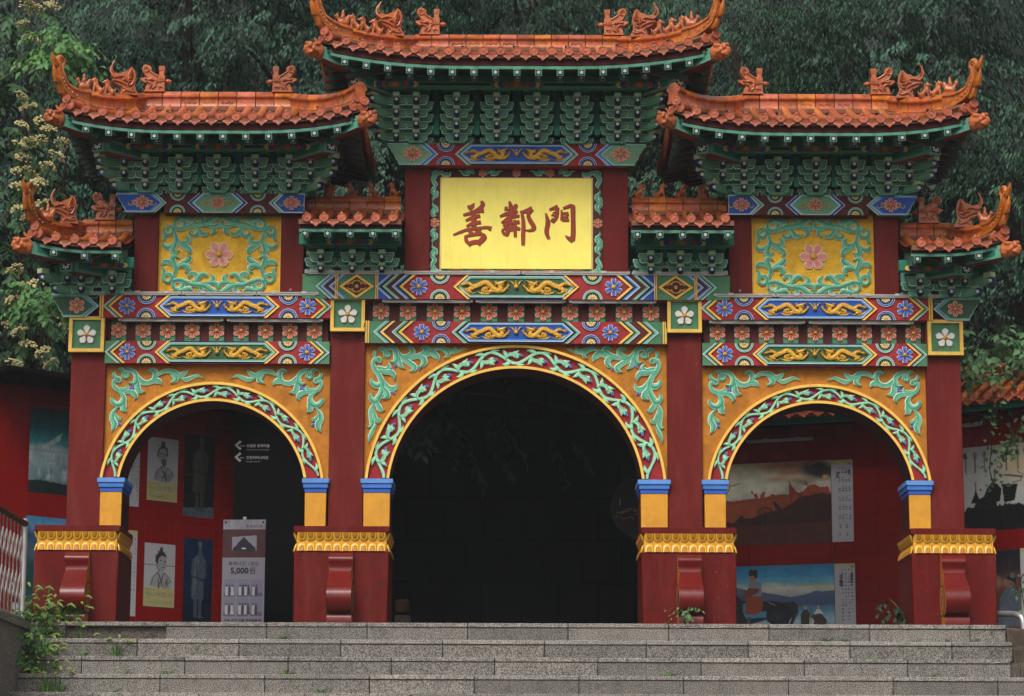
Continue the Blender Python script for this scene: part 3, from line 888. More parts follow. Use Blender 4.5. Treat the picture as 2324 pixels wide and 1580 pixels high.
# ---------------- pedestals
zc0, zc1 = Z(1210, -.30), Z(1195.5, -.30)
zb0, zb1 = Z(1252, -.30), Z(1210, -.30)
PW, PD0, PD1 = 0.0, -0.30, 0.60
def petal_mesh(flip):
    m = MB()
    w, h = 0.045, 0.078
    prof = [(0.96, 0.0), (0.96, .35), (.86, .68), (.6, .9), (.25, .99)]
    def outline(sx, z0, z1):
        P = [(w * sx * a, z0 + (z1 - z0) * b) for a, b in prof]
        return P + [(-x, z) for x, z in P[::-1]]
    for (sx, z0, z1, y, mat) in ((1.0, 0, h, -0.016, 'lotus_gold'), (.70, 0, h * .80, -0.0175, 'lotus_groove'), (.58, 0, h * .74, -0.0215, 'lotus_boss')):
        P = outline(sx, z0, z1)
        Q = [(x * .8, z0 + (z - z0) * .9) for x, z in P]
        n = len(P)
        vs = [(x, 0 if mat == 'lotus_gold' else -.012, z) for x, z in P] + [(x, y * .75, z) for x, z in P] + [(x, y, z) for x, z in Q]
        fs = []
        for i in range(n):
            j = (i + 1) % n
            fs += [[i, j, n + j, n + i], [n + i, n + j, 2 * n + j, 2 * n + i]]
        fs.append([2 * n + i for i in range(n)])
        m.add(vs, fs, mat)
    if flip == 'down':
        m.v = [(x, y - 0.02 * (1 - z / h), h - z) for x, y, z in m.v]
        m.v = [(x, y, z) for x, y, z in m.v]
    else:
        m.v = [(x, y - 0.02 * (1 - z / h), z) for x, y, z in m.v]
    return m.mesh('lotus_petal')
PET_UP, PET_DN = petal_mesh('up'), petal_mesh('down')

def scroll_mesh():
    """side profile (y, z) of the drum-shaped buttress, swept along x"""
    P = []
    top = zb0 - 0.01
    P += [(0.02, top), (-0.055, top)]
    for t in np.linspace(0, 1, 10): P.append((-0.05 - 0.05 * math.sin(t * pi * .75) - .02 * math.sin(t * pi * 2), top - 0.02 - 0.17 * t))
    P += [(-.10, top - .20), (-.125, top - .215)]
    cz_, r = 0.245, 0.165
    for a in np.linspace(rad(62), rad(-58), 14): P.append((-0.10 - r * 1.25 * math.cos(a), cz_ + r * math.sin(a)))
    P += [(-0.14, 0.098), (-0.14, 0.085), (-0.21, 0.078), (-0.225, 0.055), (-0.22, 0.0), (0.02, 0.0)]
    m = MB(); w = 0.112
    n = len(P)
    wz = lambda z: w * (1.06 if z < .42 else .90 + .14 * min(1, abs(z - .50) / .12))
    vs = [(-wz(z), y, z) for y, z in P] + [(wz(z), y, z) for y, z in P]
    m.add(vs, [[i, (i + 1) % n, n + (i + 1) % n, n + i] for i in range(n)], 'scroll_red')
    m.add(vs, [list(range(n)), [n + i for i in range(n)][::-1]], 'lotus_boss')
    for sx in (-1, 1):      # painted roundel on each flank
        for (r_, h, mat) in ((.155, .004, 'navy'), (.14, .006, 'lotus_gold'), (.118, .008, 'coral_deep'), (.10, .010, 'lotus_boss'), (.055, .012, 'blue'), (.04, .016, 'coral')):
            c = [(sx * (w * 1.06 + h), -0.085 + r_ * math.cos(a), cz_ + r_ * math.sin(a)) for a in np.linspace(0, 2 * pi, 20, endpoint=False)]
            m.add(c, [list(range(20))], mat)
        for k in range(8):
            a0 = k * pi / 4
            c = [(sx * (w * 1.06 + .0105), -0.085 + q * math.cos(a0 + d), cz_ + q * math.sin(a0 + d)) for q, d in ((.058, 0), (.08, .22), (.098, 0), (.08, -.22))]
            m.add(c, [[0, 1, 2, 3]], 'lotus_gold')
    return m.mesh('drum_scroll')
SCROLL = scroll_mesh()
PEDX = [(-1094, -902), (-503, -288), (288, 503), (902, 1094)]
PEDN = ['outer left', 'inner left', 'inner right', 'outer right']
for (a, b) in PEDX:
    x0, x1 = X(a, 1330, PD0), X(b, 1330, PD0)
    xc, hw = (x0 + x1) / 2, (x1 - x0) / 2
    m = MB()
    m.box(-hw, hw, PD0, PD1, 0, zb0, 'pedestal_red', 0.012)
    p = ob('pedestal', m, gate, (xc, 0, 0))
    m = MB(); m.box(-hw - .005, hw + .005, PD0 - .005, PD1 + .005, zc0, zc1, 'pedestal_red', 0.006); ob('cap_slab', m, p)
    zm0, zm1 = zb0 + 0.076, zb1 - 0.076
    m = MB()
    m.box(-hw + .022, hw - .022, PD0 + .022, PD1 - .022, zb0, zb1, 'pier_gold')
    ob('lotus_band', m, p)
    nx = max(8, int(round(2 * hw / 0.094)))
    for k in range(nx):
        xx = -hw + .03 + (2 * hw - .06) * (k + .5) / nx
        sc = (2 * hw - .06) / nx / 0.0925
        ob('lotus_petal', PET_UP, p, (xx, PD0 + .024, zb0), (0, 0, 0), (sc, 1, 1))
        ob('lotus_petal', PET_DN, p, (xx, PD0 + .024, zb1 - .078), (0, 0, 0), (sc, 1, 1))
    for sx in (-1, 1):
        ny = 8
        for k in range(ny):
            yy = PD0 + .03 + (PD1 - PD0 - .06) * (k + .5) / ny
            sc = (PD1 - PD0 - .06) / ny / .0925
            for (me, z_) in ((PET_UP, zb0), (PET_DN, zb1 - .078)):
                ob('lotus_petal', me, p, (sx * (hw - .024), yy, z_), (0, 0, sx * pi / 2), (sc, 1, 1))
    dx = 0.0 if abs(a) < 600 else (0.02 if a < 0 else -.02)
    ob('drum_scroll', SCROLL, p, (dx, PD0 - .003, 0))

# ---------------- lower pillars
def px(o, y=950, Y=0.0): return X(o, y, Y)
zcap = zc1
PILX = [(-1013, -934), (-423, -344), (344, 423), (934, 1013)]
for i, (a, b) in enumerate(PILX):
    zt = Z(700 if i in (0, 3) else 655, 0)
    bx('pillar', px(a), px(b), zcap + .002, zt, 0.0, 0.36, 'pillar_red')

# ---------------- arches
def arch(cx_o, R0, R1, yc, ytop, left_o, right_o, n, big):
    """front at y = YA; cx_o etc. in photo pixels at the springing"""
    YA, YB = 0.05, 0.49
    k = K(960, YA)
    cx = X(cx_o, 960, YA)
    zc = Z(yc, YA)
    r0, r1 = R0 * k, R1 * k
    zs = Z(1088, YA)
    xl, xr = X(left_o, 960, YA) - .03, X(right_o, 960, YA) + .03
    zt = Z(ytop, YA) + .02
    am = math.acos(min(1, max(-1, (zs - zc) / r1)))
    rootx, rootz = cx, zs
    # spandrel wall with a hole
    m = MB()
    def rim(a, r):
        return (cx + r * math.sin(a), zc + r * math.cos(a))
    A = np.linspace(-am, am, 61)
    rm = r1 - 5 * k
    fr, hole = [], []
    for a in A:
        hx, hz = rim(a, rm)
        t = 1e9
        s_, c_ = math.sin(a), math.cos(a)
        if s_ > 1e-6: t = min(t, (xr - cx) / s_)
        if s_ < -1e-6: t = min(t, (xl - cx) / s_)
        if c_ > 1e-6: t = min(t, (zt - zc) / c_)
        ox, oz = cx + t * s_, zc + t * c_
        fr.append((ox, max(oz, zs))); hole.append((hx, max(hz, zs)))
    # make sure the rectangle's corners are hit exactly
    for (X_, Z_) in ((xl, zt), (xr, zt)):
        j = min(range(len(fr)), key=lambda q: (fr[q][0] - X_) ** 2 + (fr[q][1] - Z_) ** 2)
        fr[j] = (X_, Z_)
    fr[0] = (xl, zs); fr[-1] = (xr, zs)
    fr.insert(0, (xl, zs)); hole.insert(0, hole[0]); fr.append((xr, zs)); hole.append(hole[-1])
    N = len(fr)
    vs = [(x - rootx, YA, z - rootz) for x, z in fr] + [(x - rootx, YA, z - rootz) for x, z in hole] + \
         [(x - rootx, YB, z - rootz) for x, z in fr] + [(x - rootx, YB, z - rootz) for x, z in hole]
    f1, f2 = [], []
    for i in range(N - 1):
        f1.append([i, i + 1, N + i + 1, N + i]); f2.append([2 * N + i, 3 * N + i, 3 * N + i + 1, 2 * N + i + 1])
    m.add(vs, f1, 'orange_panel'); m.add(vs, f2, 'soffit_red')
    m.add(vs, [[i, 2 * N + i, 2 * N + i + 1, i + 1] for i in range(N - 1)], 'soffit_red')
    p = ob('arch_wall', m, gate, (rootx, 0, rootz))
    def L(mb): 
        mb.v = [(x - rootx, y, z - rootz) for x, y, z in mb.v]; return mb
    a1 = math.acos((zs - zc) / r1); a0 = math.acos((zs - zc) / r0)
    am2 = min(a0, a1) 
    m = MB()
    m.arc(cx, zc, r0 + 2 * k, r1 - 3 * k, -a1, a1, 72, YA - .012, YA + .3, 'arch_red')
    ob('arch_band', L(m), p)
    tw = 6 * k
    m = MB(); m.arc(cx, zc, r1 - tw, r1, -a1, a1, 72, YA - .055, YA + .05, 'yellow'); ob('arch_moulding', L(m), p)
    m = MB(); m.arc(cx, zc, r0, r0 + tw, -a0, a0, 72, YA - .055, YA + .05, 'yellow'); ob('arch_moulding', L(m), p)
    m = MB()
    for i in range(72):
        q = -a0 + 2 * a0 * i / 72, -a0 + 2 * a0 * (i + 1) / 72
        vs = [(cx + r0 * math.sin(t) * 0.9995, y, zc + r0 * math.cos(t) * 0.9995) for t in q for y in (YA - .045, YB + .01)]
        m.add(vs, [[0, 1, 3, 2]], 'soffit_red')
    ob('arch_soffit', L(m), p)
    # running vine
    rmid, half = (r0 + r1) / 2, (r1 - r0) / 2 - tw
    arcl = 2 * am2 * rmid
    npd = n
    unit = arcl / npd
    vm = [('vine_green', 'vine_green', 'vine_green'), ('vine_green', 'vine_green', 'vine_deep'), ('vine_deep', 'vine_green', 'vine_green')]
    def tf(u, t, x, z):
        a = -am2 + (u) / npd * 2 * am2
        return a
    def pol(u, t):
        a = -am2 + u / npd * 2 * am2
        r = rmid + t * half
        return cx + r * math.sin(a) - rootx, zc + r * math.cos(a) - rootz
    stem = [(s_, -.62 * math.cos(2 * pi * s_)) for s_ in np.linspace(-.02, 1.02, 13)]
    su = unit / half        # one period measured in half-band units
    def leaf(m, pts, w, h=.028, mt=1):
        m2 = MB()
        m2.stroke([pol(*q) for q in pts], [a * half for a in w], h, vm[mt])
        m.add(m2.v, m2.f, [m2.mats[q] for q in m2.m])
    sets = []
    for i in range(int(npd * 2 + .99)):
        base, fl = i * .5, (1 if i % 2 == 0 else -1)
        if base + .5 > npd + .01: break
        m = MB()
        g = lambda P: [(base + s_, t * fl) for s_, t in P]
        e0 = .5 if base + .52 > npd else .52
        last = base + .72 > npd
        leaf(m, g([(s_, -.70 * math.cos(2 * pi * s_)) for s_ in np.linspace(-.02 if i else 0.0, e0, 9)]), [.17, .20, .17, .20, .17], .026, 2)
        if not last:
            # curl hanging inside the crest, opening into a palmette
            leaf(m, g([(.30, .28), (.315, -.02), (.37, -.26), (.44, -.28), (.485, -.10), (.455, .06)]), [.10, .17, .22, .24, .20, .05], .034, 1)
            leaf(m, g([(.40, -.27), (.48, -.36), (.56, -.70)]), [.12, .31, .04], .032, 0)
            leaf(m, g([(.455, -.22), (.52, -.20), (.585, -.36)]), [.10, .23, .04], .030, 0)
            leaf(m, g([(.47, -.12), (.525, .02), (.565, -.02)]), [.10, .18, .04], .030, 0)
            leaf(m, g([(.31, .1), (.295, -.40), (.25, -.80)]), [.08, .24, .04], .030, 0)
            leaf(m, g([(.50, .62), (.57, .84), (.68, .80)]), [.09, .22, .04], .028, 0)
        leaf(m, g([(.40, .46), (.31, .76), (.21, .74)]), [.11, .27, .04], .030, 0)
        v = ob('vine_scroll', m, p, (0, YA - .012, 0))
        if not last:
            bp_ = pol(base + .60, -.17 * fl)
            bb = ob('bud', BUD_BLUE, p, (bp_[0], YA - .028, bp_[1]), (0, -am2 + (base + .57) / npd * 2 * am2 + pi / 2 * 1.1, 0), (.8, 1.2, .8))
    # carved leaf sprays in the two upper corners
    spr, buds, o0, kk = (SPRAY_BIG, BIGB, (10, 25), kb) if big else (SPRAY_SML, SMLB, (45, 25), ks)
    zt_vis = Z(ytop, YA)
    for sx in (-1, 1):
        xa = X(left_o if sx < 0 else right_o, 960, YA) - rootx
        ob('leaf_spray', spr, p, (xa, YA, zt_vis - rootz), (0, 0, 0), (-sx, 1, 1))
        for (bx_, bz_, an) in buds:
            ob('bud', BUD_BLUE, p, (xa - sx * (bx_ - o0[0]) * kk, YA - .004, zt_vis - rootz - (bz_ - o0[1]) * kk), (0, -sx * rad(an), 0), (.9, 1, .9))
    return p
arch(0, 287.5, 342, 1123, 782, -343, 343, 8.0, True)
arch(-686, 211, 255, 1124, 831, -933, -425, 6.5, False)
arch(686, 211, 255, 1124, 831, 425, 933, 6.5, False)

# ---------------- piers with blue capitals beside each opening
def pier(a, b, side):
    """a..b px of the gold block; side = +1 when the opening lies to the right"""
    Y0, Y1 = -.035, .47
    x0, x1 = X(a, 1150, Y0), X(b, 1150, Y0)
    m = MB()
    m.box(-(x1 - x0) / 2, (x1 - x0) / 2, Y0, Y1, 0, Z(1119, Y0) - zcap, 'pier_gold' , 0.004)
    # reveal painted dark red
    p = ob('pier', m, gate, ((x0 + x1) / 2, 0, zcap + .002))
    rr = MB(); xx = side * ((x1 - x0) / 2 + .0025)
    rr.box(min(xx, xx - side * .002), max(xx, xx - side * .002), Y0 + .012, Y1 + .004, .002, Z(1121, Y0) - zcap, 'soffit_red'); ob('reveal', rr, p)
    for (ya, yb, ex, mat) in ((1120, 1109.5, .006, 'cap_blue'), (1109.5, 1098.5, .018, 'cap_blue_mid'), (1098.5, 1087.5, .030, 'cap_blue_pale')):
        m = MB()
        z0, z1 = Z(ya, Y0 - ex) - zcap, Z(yb, Y0 - ex) - zcap - .002
        e1, e2 = (ex, ex + .004)
        m.box(-(x1 - x0) / 2 - (ex if side > 0 else ex), (x1 - x0) / 2 + ex, Y0 - ex, Y1 + ex, z0, z1, mat, .003)
        ob('capital', m, p)
pier(-943, -894, 1); pier(-478, -430, -1); pier(-345, -285, 1); pier(285, 346, -1); pier(430, 478, 1); pier(894, 943, -1)

# ---------------- beams
FL_BLUE = flower_mesh(6, .092, 'petal_blue', 'petal_edge', 'blue', False, 0.0)
FL_CORAL = flower_mesh(6, .092, 'coral', 'petal_edge', 'coral_deep', True, 0.0)
FL_CORAL8 = flower_mesh(6, .092, 'coral', 'petal_edge', 'coral_deep', False, 0.0)
FL_WHITE = flower_mesh(5, .102, 'petal_white', 'petal_edge', 'petal_edge', True, 0.0, .016, True)
FL_PINK = flower_mesh(6, .145, 'pink_petal', 'petal_edge', 'bud_pink', False, pi / 6, .016, True)
FL_SMALL = flower_mesh(6, .05, 'coral', 'petal_edge', 'coral', False, 0.0, .008)
FAN = {'blue': fan_mesh(.098, 'blue', 'line_white', 'navy'), 'green': fan_mesh(.098, 'pale_green', 'line_white', 'dark_green')}

class Beam:
    def __init__(s, name, a, b, yt, yb, Yf, Yb, base, label=None):
        s.ym = (yt + yb) / 2; s.Yf = Yf
        s.k = K(s.ym, Yf)
        s.z0, s.z1 = Z(yb, Yf), Z(yt, Yf)
        s.h = s.z1 - s.z0; s.zm = (s.z0 + s.z1) / 2
        s.x0, s.x1 = X(a, s.ym, Yf), X(b, s.ym, Yf)
        m = MB(); m.box(s.x0, s.x1, Yf, Yb, -s.h / 2, s.h / 2, base, .004)
        s.o = ob(name, m, gate, (0, 0, s.zm), label=label)
    def xx(s, o): return X(o, s.ym, s.Yf)
    def flower(s, o, me, sc=1.0, dz=0.0): return ob('flower', me, s.o, (s.xx(o), s.Yf, dz), (0, 0, 0), (sc, 1, sc))
    def fans(s, o, c, sc=1.0):
        ob('fan', FAN[c], s.o, (s.xx(o), s.Yf, -s.h / 2 + .002), (0, 0, 0), (sc, 1, sc))
        ob('fan', FAN[c], s.o, (s.xx(o), s.Yf, s.h / 2 - .002), (0, pi, 0), (sc, 1, sc))
    def chev(s, tip, d, layers, name='chevron'):
        """V with its point at `tip`; d = -1 points left ('<'), +1 points right; layers (width px, material, height)"""
        hh = s.h / 2 - .001
        run = hh * 1.12
        x = s.xx(tip)
        for (w, mat, h) in layers:
            wv = w * s.k
            P = [(x, 0), (x - d * run, hh), (x - d * (run + wv), hh), (x - d * wv, 0), (x - d * (run + wv), -hh), (x - d * run, -hh)]
            m = MB(); m.prism(P, s.Yf - h, s.Yf + .002, mat)
            ob(name, m, s.o)
            x -= d * wv
    def fill(s, pts, mat, h, name='painted_panel'):
        m = MB(); m.prism([(s.xx(o), t * (s.h / 2 - .0012)) for o, t in pts], s.Yf - h, s.Yf + .002, mat)
        return ob(name, m, s.o)
    def strip(s, a, b, mat='yellow'):
        m = MB()
        xm = (s.xx(a) + s.xx(b)) / 2
        m.box(s.xx(a), xm - .003, s.Yf - .016, s.Yf + .002, -s.h / 2 - .002, s.h / 2 + .002, mat, .003)
        m.box(xm + .003, s.xx(b), s.Yf - .016, s.Yf + .002, -s.h / 2 - .002, s.h / 2 + .002, mat, .003)
        ob('strip', m, s.o)
    def dragons(s, c, hw, field, border, line, bg, gap=1.0, sc=1.0):
        hh = s.h / 2
        def hexa(w, q):
            t = hh * q
            return [(-w, 0), (-w + t * 1.1, t), (w - t * 1.1, t), (w, 0), (w - t * 1.1, -t), (-w + t * 1.1, -t)]
        W = hw * s.k
        x = s.xx(c)
        m = MB()
        m.prism([(q[0], q[1] * .995) for q in hexa(W + 11 * s.k, 1.0)], -.003, .002, bg)
        ob('cartouche_ground', m, s.o, (x, s.Yf, 0))
        m = MB()
        m.ring(hexa(W, .84), hexa(W - 2.2 * s.k, .80), -.016, 0, line)
        m.ring(hexa(W - 2.2 * s.k, .80), hexa(W - 8 * s.k, .66), -.015, 0, border)
        m.prism(hexa(W - 8 * s.k, .66), -.005, .001, field)
        p = ob('dragon_cartouche', m, s.o, (x, s.Yf, 0))
        f = sc * s.h / .232
        ob('dragon', DRAGON, s.o, (x - (1 - gap) * .05, s.Yf - .004, 0.0), (0, 0, 0), (f, 1, f))
        ob('dragon', DRAGON, s.o, (x + (1 - gap) * .05, s.Yf - .004, 0.0), (0, 0, 0), (-f, 1, f))
        ob('pearl', PEARL, s.o, (x, s.Yf - .006, 0.0), (0, 0, 0), (f * .9, 1, f * .9))
    def endpiece(s, sx, inner, outer, field, border, line):
        """scroll-cut beam end; sx = -1 at the left"""
        prof = [(0, .98), (0, .70), (.22, .45), (.34, .15), (.52, -.05), (.60, -.38), (.80, -.62), (.92, -.98)]
        w = s.h * .55
        O = s.xx(outer); I = s.xx(inner)
        hh = s.h / 2
        P = [(O - sx * w * a, b * hh) for a, b in prof] + [(I - sx * hh * 1.1, -.98 * hh), (I, 0), (I - sx * hh * 1.1, .98 * hh)]
        P[-3:] = [(I + sx * hh * 1.1, -.98 * hh), (I, 0), (I + sx * hh * 1.1, .98 * hh)]
        cx_ = sum(p[0] for p in P) / len(P)
        def shrink(q, d): return [(cx_ + (x - cx_) * (1 - d * 1.0 / abs(O - I) * 2), z * (1 - d / hh)) for x, z in q]
        m = MB(); m.prism(P, s.Yf - .014, s.Yf + .30, line, 'mid_green')
        m.prism(shrink(P, .006), s.Yf - .0155, s.Yf - .01, border); m.prism(shrink(P, .022), s.Yf - .017, s.Yf - .012, field)
        ob('beam_end', m, s.o)
    def scrolls(s, o, w, mat='gold'):
        """painted tendrils either side of a flower"""
        m = MB()
        for sx in (-1, 1):
            x = s.xx(o)
            for (a, b, fl) in ((24, 0, 1), (34, 6, -1)):
                pts = [(x + sx * (w * .5 + q * .010) , fl * z) for q, z in ((0, 0.0), (2.2, .022), (4.5, .018), (4.2, .004), (2.8, .004), (2.9, .012))]
                m.stroke(pts, [.0035, .004, .003], .003, mat, round_=False)
            m.stroke([(x + sx * (w * .5 + .04), .0), (x + sx * (w * .5 + .06), -.03), (x + sx * (w * .5 + .085), -.02), (x + sx * (w * .5 + .08), .0)], [.0035, .003], .003, mat, round_=False)
        ob('tendrils', m, s.o, (0, s.Yf - .017, 0))

YL, GN, BL_, NV, MR, DG, PG, WH = 'yellow', 'pale_green', 'light_blue', 'navy', 'maroon', 'dark_green', 'pale_green', 'line_white'
# middle bay, upper
B1 = Beam('beam', -485, 485, 623.5, 680, -.10, .36, 'field_red')
B1.dragons(0, 132, 'field_green', 'pale_green', WH, 'navy')
for sx in (-1, 1):
    f = lambda o: sx * o
    B1.chev(f(143), sx, [(6.5, YL, .016)])
    B1.fans(f(173), 'green'); B1.flower(f(221), FL_BLUE)
    B1.fill([(f(316), 1), (f(316), -1), (f(265), -1), (f(292), 0), (f(265), 1)] if False else [(f(318), 1), (f(318), -1), (f(250), -1), (f(278), 0), (f(250), 1)], MR, .004)
    B1.chev(f(265), sx, [(7, YL, .016)])
    B1.chev(f(282), sx, [(2.5, WH, .015), (5.5, BL_, .015), (8, 'navy', .006)])
    B1.fill([(f(318), 1), (f(318), 0.05), (f(290), 1)], 'blue', .006); B1.fill([(f(318), -1), (f(318), -0.05), (f(290), -1)], 'blue', .006)
    B1.chev(f(319), sx, [(2, WH, .014), (5, BL_, .014), (9, DG, .006), (2, WH, .014), (5.5, PG, .015)])
    B1.strip(f(320) if sx > 0 else f(314), f(314) if sx > 0 else f(320)) if False else B1.strip(min(f(313), f(320)), max(f(313), f(320)))
    B1.strip(min(f(404), f(411)), max(f(404), f(411)))
    B1.fill([(f(321), 1), (f(403), 1), (f(403), -1), (f(321), -1)], 'mid_green', .004)
    B1.fill([(f(322), 0), (f(362), .98), (f(402), 0), (f(362), -.98)], YL, .014, 'diamond')
    B1.fill([(f(331), 0), (f(362), .76), (f(393), 0), (f(362), -.76)], MR, .016, 'diamond')
    mm = MB()
    for q in (-1, 1):
        for s2 in (-1, 1):
            mm.stroke([(s2 * .0, q * .062), (s2 * .03, q * .05), (s2 * .05, q * .038), (s2 * .075, q * .028), (s2 * .095, q * .014)], [.004, .007, .003, .006, .002], .004, 'gold')
            mm.stroke(spiral((s2 * .045, q * .030), .002, .010, 0, 1.2, 8), [.003, .003], .004, 'gold', round_=False)
    for kq in range(10):
        a = kq * pi / 5
        mm.stroke([(.004 * math.cos(a), .004 * math.sin(a)), (.018 * math.cos(a), .018 * math.sin(a))], [.002, .005, .003], .005, 'pale_yellow')
    ob('scroll_motif', mm, B1.o, (B1.xx(f(362)), -.116, 0))
    B1.fill([(f(412), 1), (f(485), 1), (f(485), -1), (f(412), -1)], 'mid_green', .003)
    B1.fill([(f(412), 1), (f(430), 1), (f(445), 0), (f(430), -1), (f(412), -1)], MR, .005)
    B1.chev(f(455), sx, [(2, WH, .014), (5, PG, .014), (4, NV, .008), (2, WH, .014), (5, BL_, .014)])
    B1.chev(f(425), -sx * -1, [(2, WH, .013), (6, BL_, .013)])
# middle bay, lower
B2 = Beam('beam', -343, 343, 730, 780, -.045, .36, 'field_red')
B2.dragons(0, 130, 'blue', 'light_blue', WH, 'dark_green', .96)
for sx in (-1, 1):
    f = lambda o: sx * o
    B2.chev(f(146), sx, [(2, WH, .015), (6, PG, .016)])
    B2.fans(f(170), 'blue', .92); B2.flower(f(214), FL_BLUE, .92)
    B2.fill([(f(343), 1), (f(343), -1), (f(284), -1), (f(312), 0), (f(284), 1)], 'mid_green', .003)
    B2.fill([(f(302), 1), (f(302), -1), (f(250), -1), (f(276), 0), (f(250), 1)], MR, .004) if False else None
    B2.chev(f(324), sx, [(2, WH, .014), (7, PG, .014), (6, NV, .008), (7, YL, .016), (20, MR, .005), (2, WH, .014), (7, PG, .014), (6, DG, .006), (7, YL, .016)])
    B2.strip(min(f(333), f(342)), max(f(333), f(342)))
# middle bay, top
B0 = Beam('beam', -228, 228, 326, 376, -.10, .36, 'field_red')
B0.dragons(0, 128, 'blue', 'light_blue', WH, 'dark_green', 1, 1.0)
for sx in (-1, 1):
    f = lambda o: sx * o
    B0.chev(f(140), sx, [(2, WH, .015), (6, PG, .016)])
    B0.fans(f(161), 'blue', .92)
    B0.chev(f(178), -sx, [(2, WH, .014), (6, BL_, .014), (7, 'blue', .008)])
    B0.fill([(f(198), 1), (f(230), 1), (f(230), -1), (f(198), -1)], 'mid_green', .006)
    B0.endpiece(sx, f(190), f(293), 'bracket_olive', 'pale_green', WH)
    ff = B0.flower(f(236), FL_CORAL8, .92); ff.location.y -= .017
    B0.scrolls(f(236), .12)
# side bays
SB = []
for sx in (-1, 1):
    f = lambda o: sx * o
    cx_ = 678
    S1 = Beam('beam', min(f(421), f(946)), max(f(421), f(946)), 672.5, 724.5, -.085, .36, 'field_red')
    S1.dragons(f(cx_), 131, 'blue', 'light_blue', WH, 'dark_green', .96, .98)
    for q in (-1, 1):
        g = lambda o: f(cx_) + q * o
        S1.chev(g(142), q, [(6.5, YL, .016)])
        S1.fans(g(161), 'blue', .96); S1.flower(g(205), FL_BLUE, .95)
        S1.chev(g(248), q, [(6.5, YL, .016)])
        S1.chev(g(259), q, [(2, WH, .014), (5, 'pale_green', .014), (5, DG, .006)])
    S1.strip(min(f(936), f(945)), max(f(936), f(945)))
    S1.chev(f(947), -sx, [(2, WH, .014), (5, BL_, .014), (7, 'navy', .008)])
    S1.endpiece(sx, f(952), f(1054), 'field_green', 'pale_green', WH)
    ff = S1.flower(f(996), FL_CORAL, .92); ff.location.y -= .017
    S2 = Beam('beam', min(f(424), f(933)), max(f(424), f(933)), 777, 828, -.045, .36, 'field_red')
    S2.dragons(f(cx_), 132, 'field_green', 'pale_green', WH, 'navy', .96, .98)
    for q in (-1, 1):
        g = lambda o: f(cx_) + q * o
        S2.chev(g(142), q, [(6.5, YL, .016)])
        S2.fans(g(160), 'green', .95); S2.flower(g(204), FL_BLUE, .93)
        S2.fill([(g(255), 1), (g(255), -1), (g(230), -1), (g(252), 0), (g(230), 1)], 'mid_green', .003)
        S2.chev(g(255), q, [(2, WH, .014), (5, PG, .014), (5, NV, .008), (6.5, YL, .016)])
    U = Beam('beam', min(f(481), f(800)), max(f(481), f(800)), 441.5, 486, -.09, .36, 'maroon')
    U.chev(f(cx_) - 68, -1, [(2, WH, .014), (7, 'blue', .012)])
    U.chev(f(cx_) + 68, 1, [(2, WH, .014), (7, 'blue', .012)])
    m = MB()
    hh = U.h / 2
    def hx(w, t): return [(-w, 0), (-w + t * 1.1, t), (w - t * 1.1, t), (w, 0), (w - t * 1.1, -t), (-w + t * 1.1, -t)]
    kk = U.k
    m.ring(hx(58 * kk, hh * .99), hx(54 * kk, hh * .93), -.015, 0, WH); m.ring(hx(54 * kk, hh * .93), hx(48 * kk, hh * .80), -.014, 0, PG)
    m.prism(hx(48 * kk, hh * .80), -.006, .001, 'bracket_olive'); ob('cartouche', m, U.o, (U.xx(f(cx_)), -.09, 0))
    U.flower(f(cx_), FL_CORAL8, .80).location.y -= .006
    U.scrolls(f(cx_), .14)
    for q in (-1, 1):
        U.fans(f(cx_) + q * 91, 'green', .80)
        U.chev(f(cx_) + q * 116, -q, [(2, WH, .014), (5, PG, .014), (4, DG, .008)])
    # ends: cut square inside, scrolled outside
    i0, i1 = f(552), f(481)
    U.fill([(i0, 0), (i0 + sx * -22, 1), (i1, 1), (i1, -1), (i0 + sx * -22, -1)], WH, .013)
    U.fill([(i0 - sx * 4, 0), (i0 - sx * 24, .9), (i1 + sx * 1, .9), (i1 + sx * 1, -.9), (i0 - sx * 24, -.9)], 'blue', .015)
    U.flower(f(510), FL_CORAL8, .80).location.y -= .014
    U.scrolls(f(510), .075)
    U.endpiece(sx, f(802), f(909), 'blue', 'light_blue', WH)
    U.flower(f(849), FL_CORAL8, .80).location.y -= .017
    U.scrolls(f(849), .11)
    SB.append((S1, S2, U))

# ---------------- flower friezes between the beams
def frieze(a, b, yt, yb, n, first, last):
    Yf = .055
    m = MB(); z0, z1 = Z(yb, Yf) - .02, Z(yt, Yf) + .02
    m.box(X(a, 700, Yf), X(b, 700, Yf), Yf, .36, 0, z1 - z0, 'maroon')
    p = ob('flower_frieze', m, gate, (0, 0, z0))
    k = K((yt + yb) / 2, Yf)
    zc = Z((yt + yb) / 2 + 3, Yf) - z0
    pw = 0.170 if n > 9 else .158
    for i in range(n):
        xo = first + (last - first) * i / (n - 1)
        q = MB(); q.box(-pw / 2, pw / 2, -.022, .002, -.135, .145, 'mid_green', .004)
        ob('frieze_plate', q, p, (X(xo, 700, Yf), Yf, zc))
        ob('flower', FL_CORAL, p, (X(xo, 700, Yf), Yf - .022, zc), (0, 0, 0), (1.02, 1.25, 1.02) if n > 9 else (.95, 1.2, .95))
frieze(-343, 343, 681, 732, 11, -306, 306)
frieze(-933, -425, 725, 778, 9, -899, -456)
frieze(425, 933, 725, 778, 9, 456, 899)

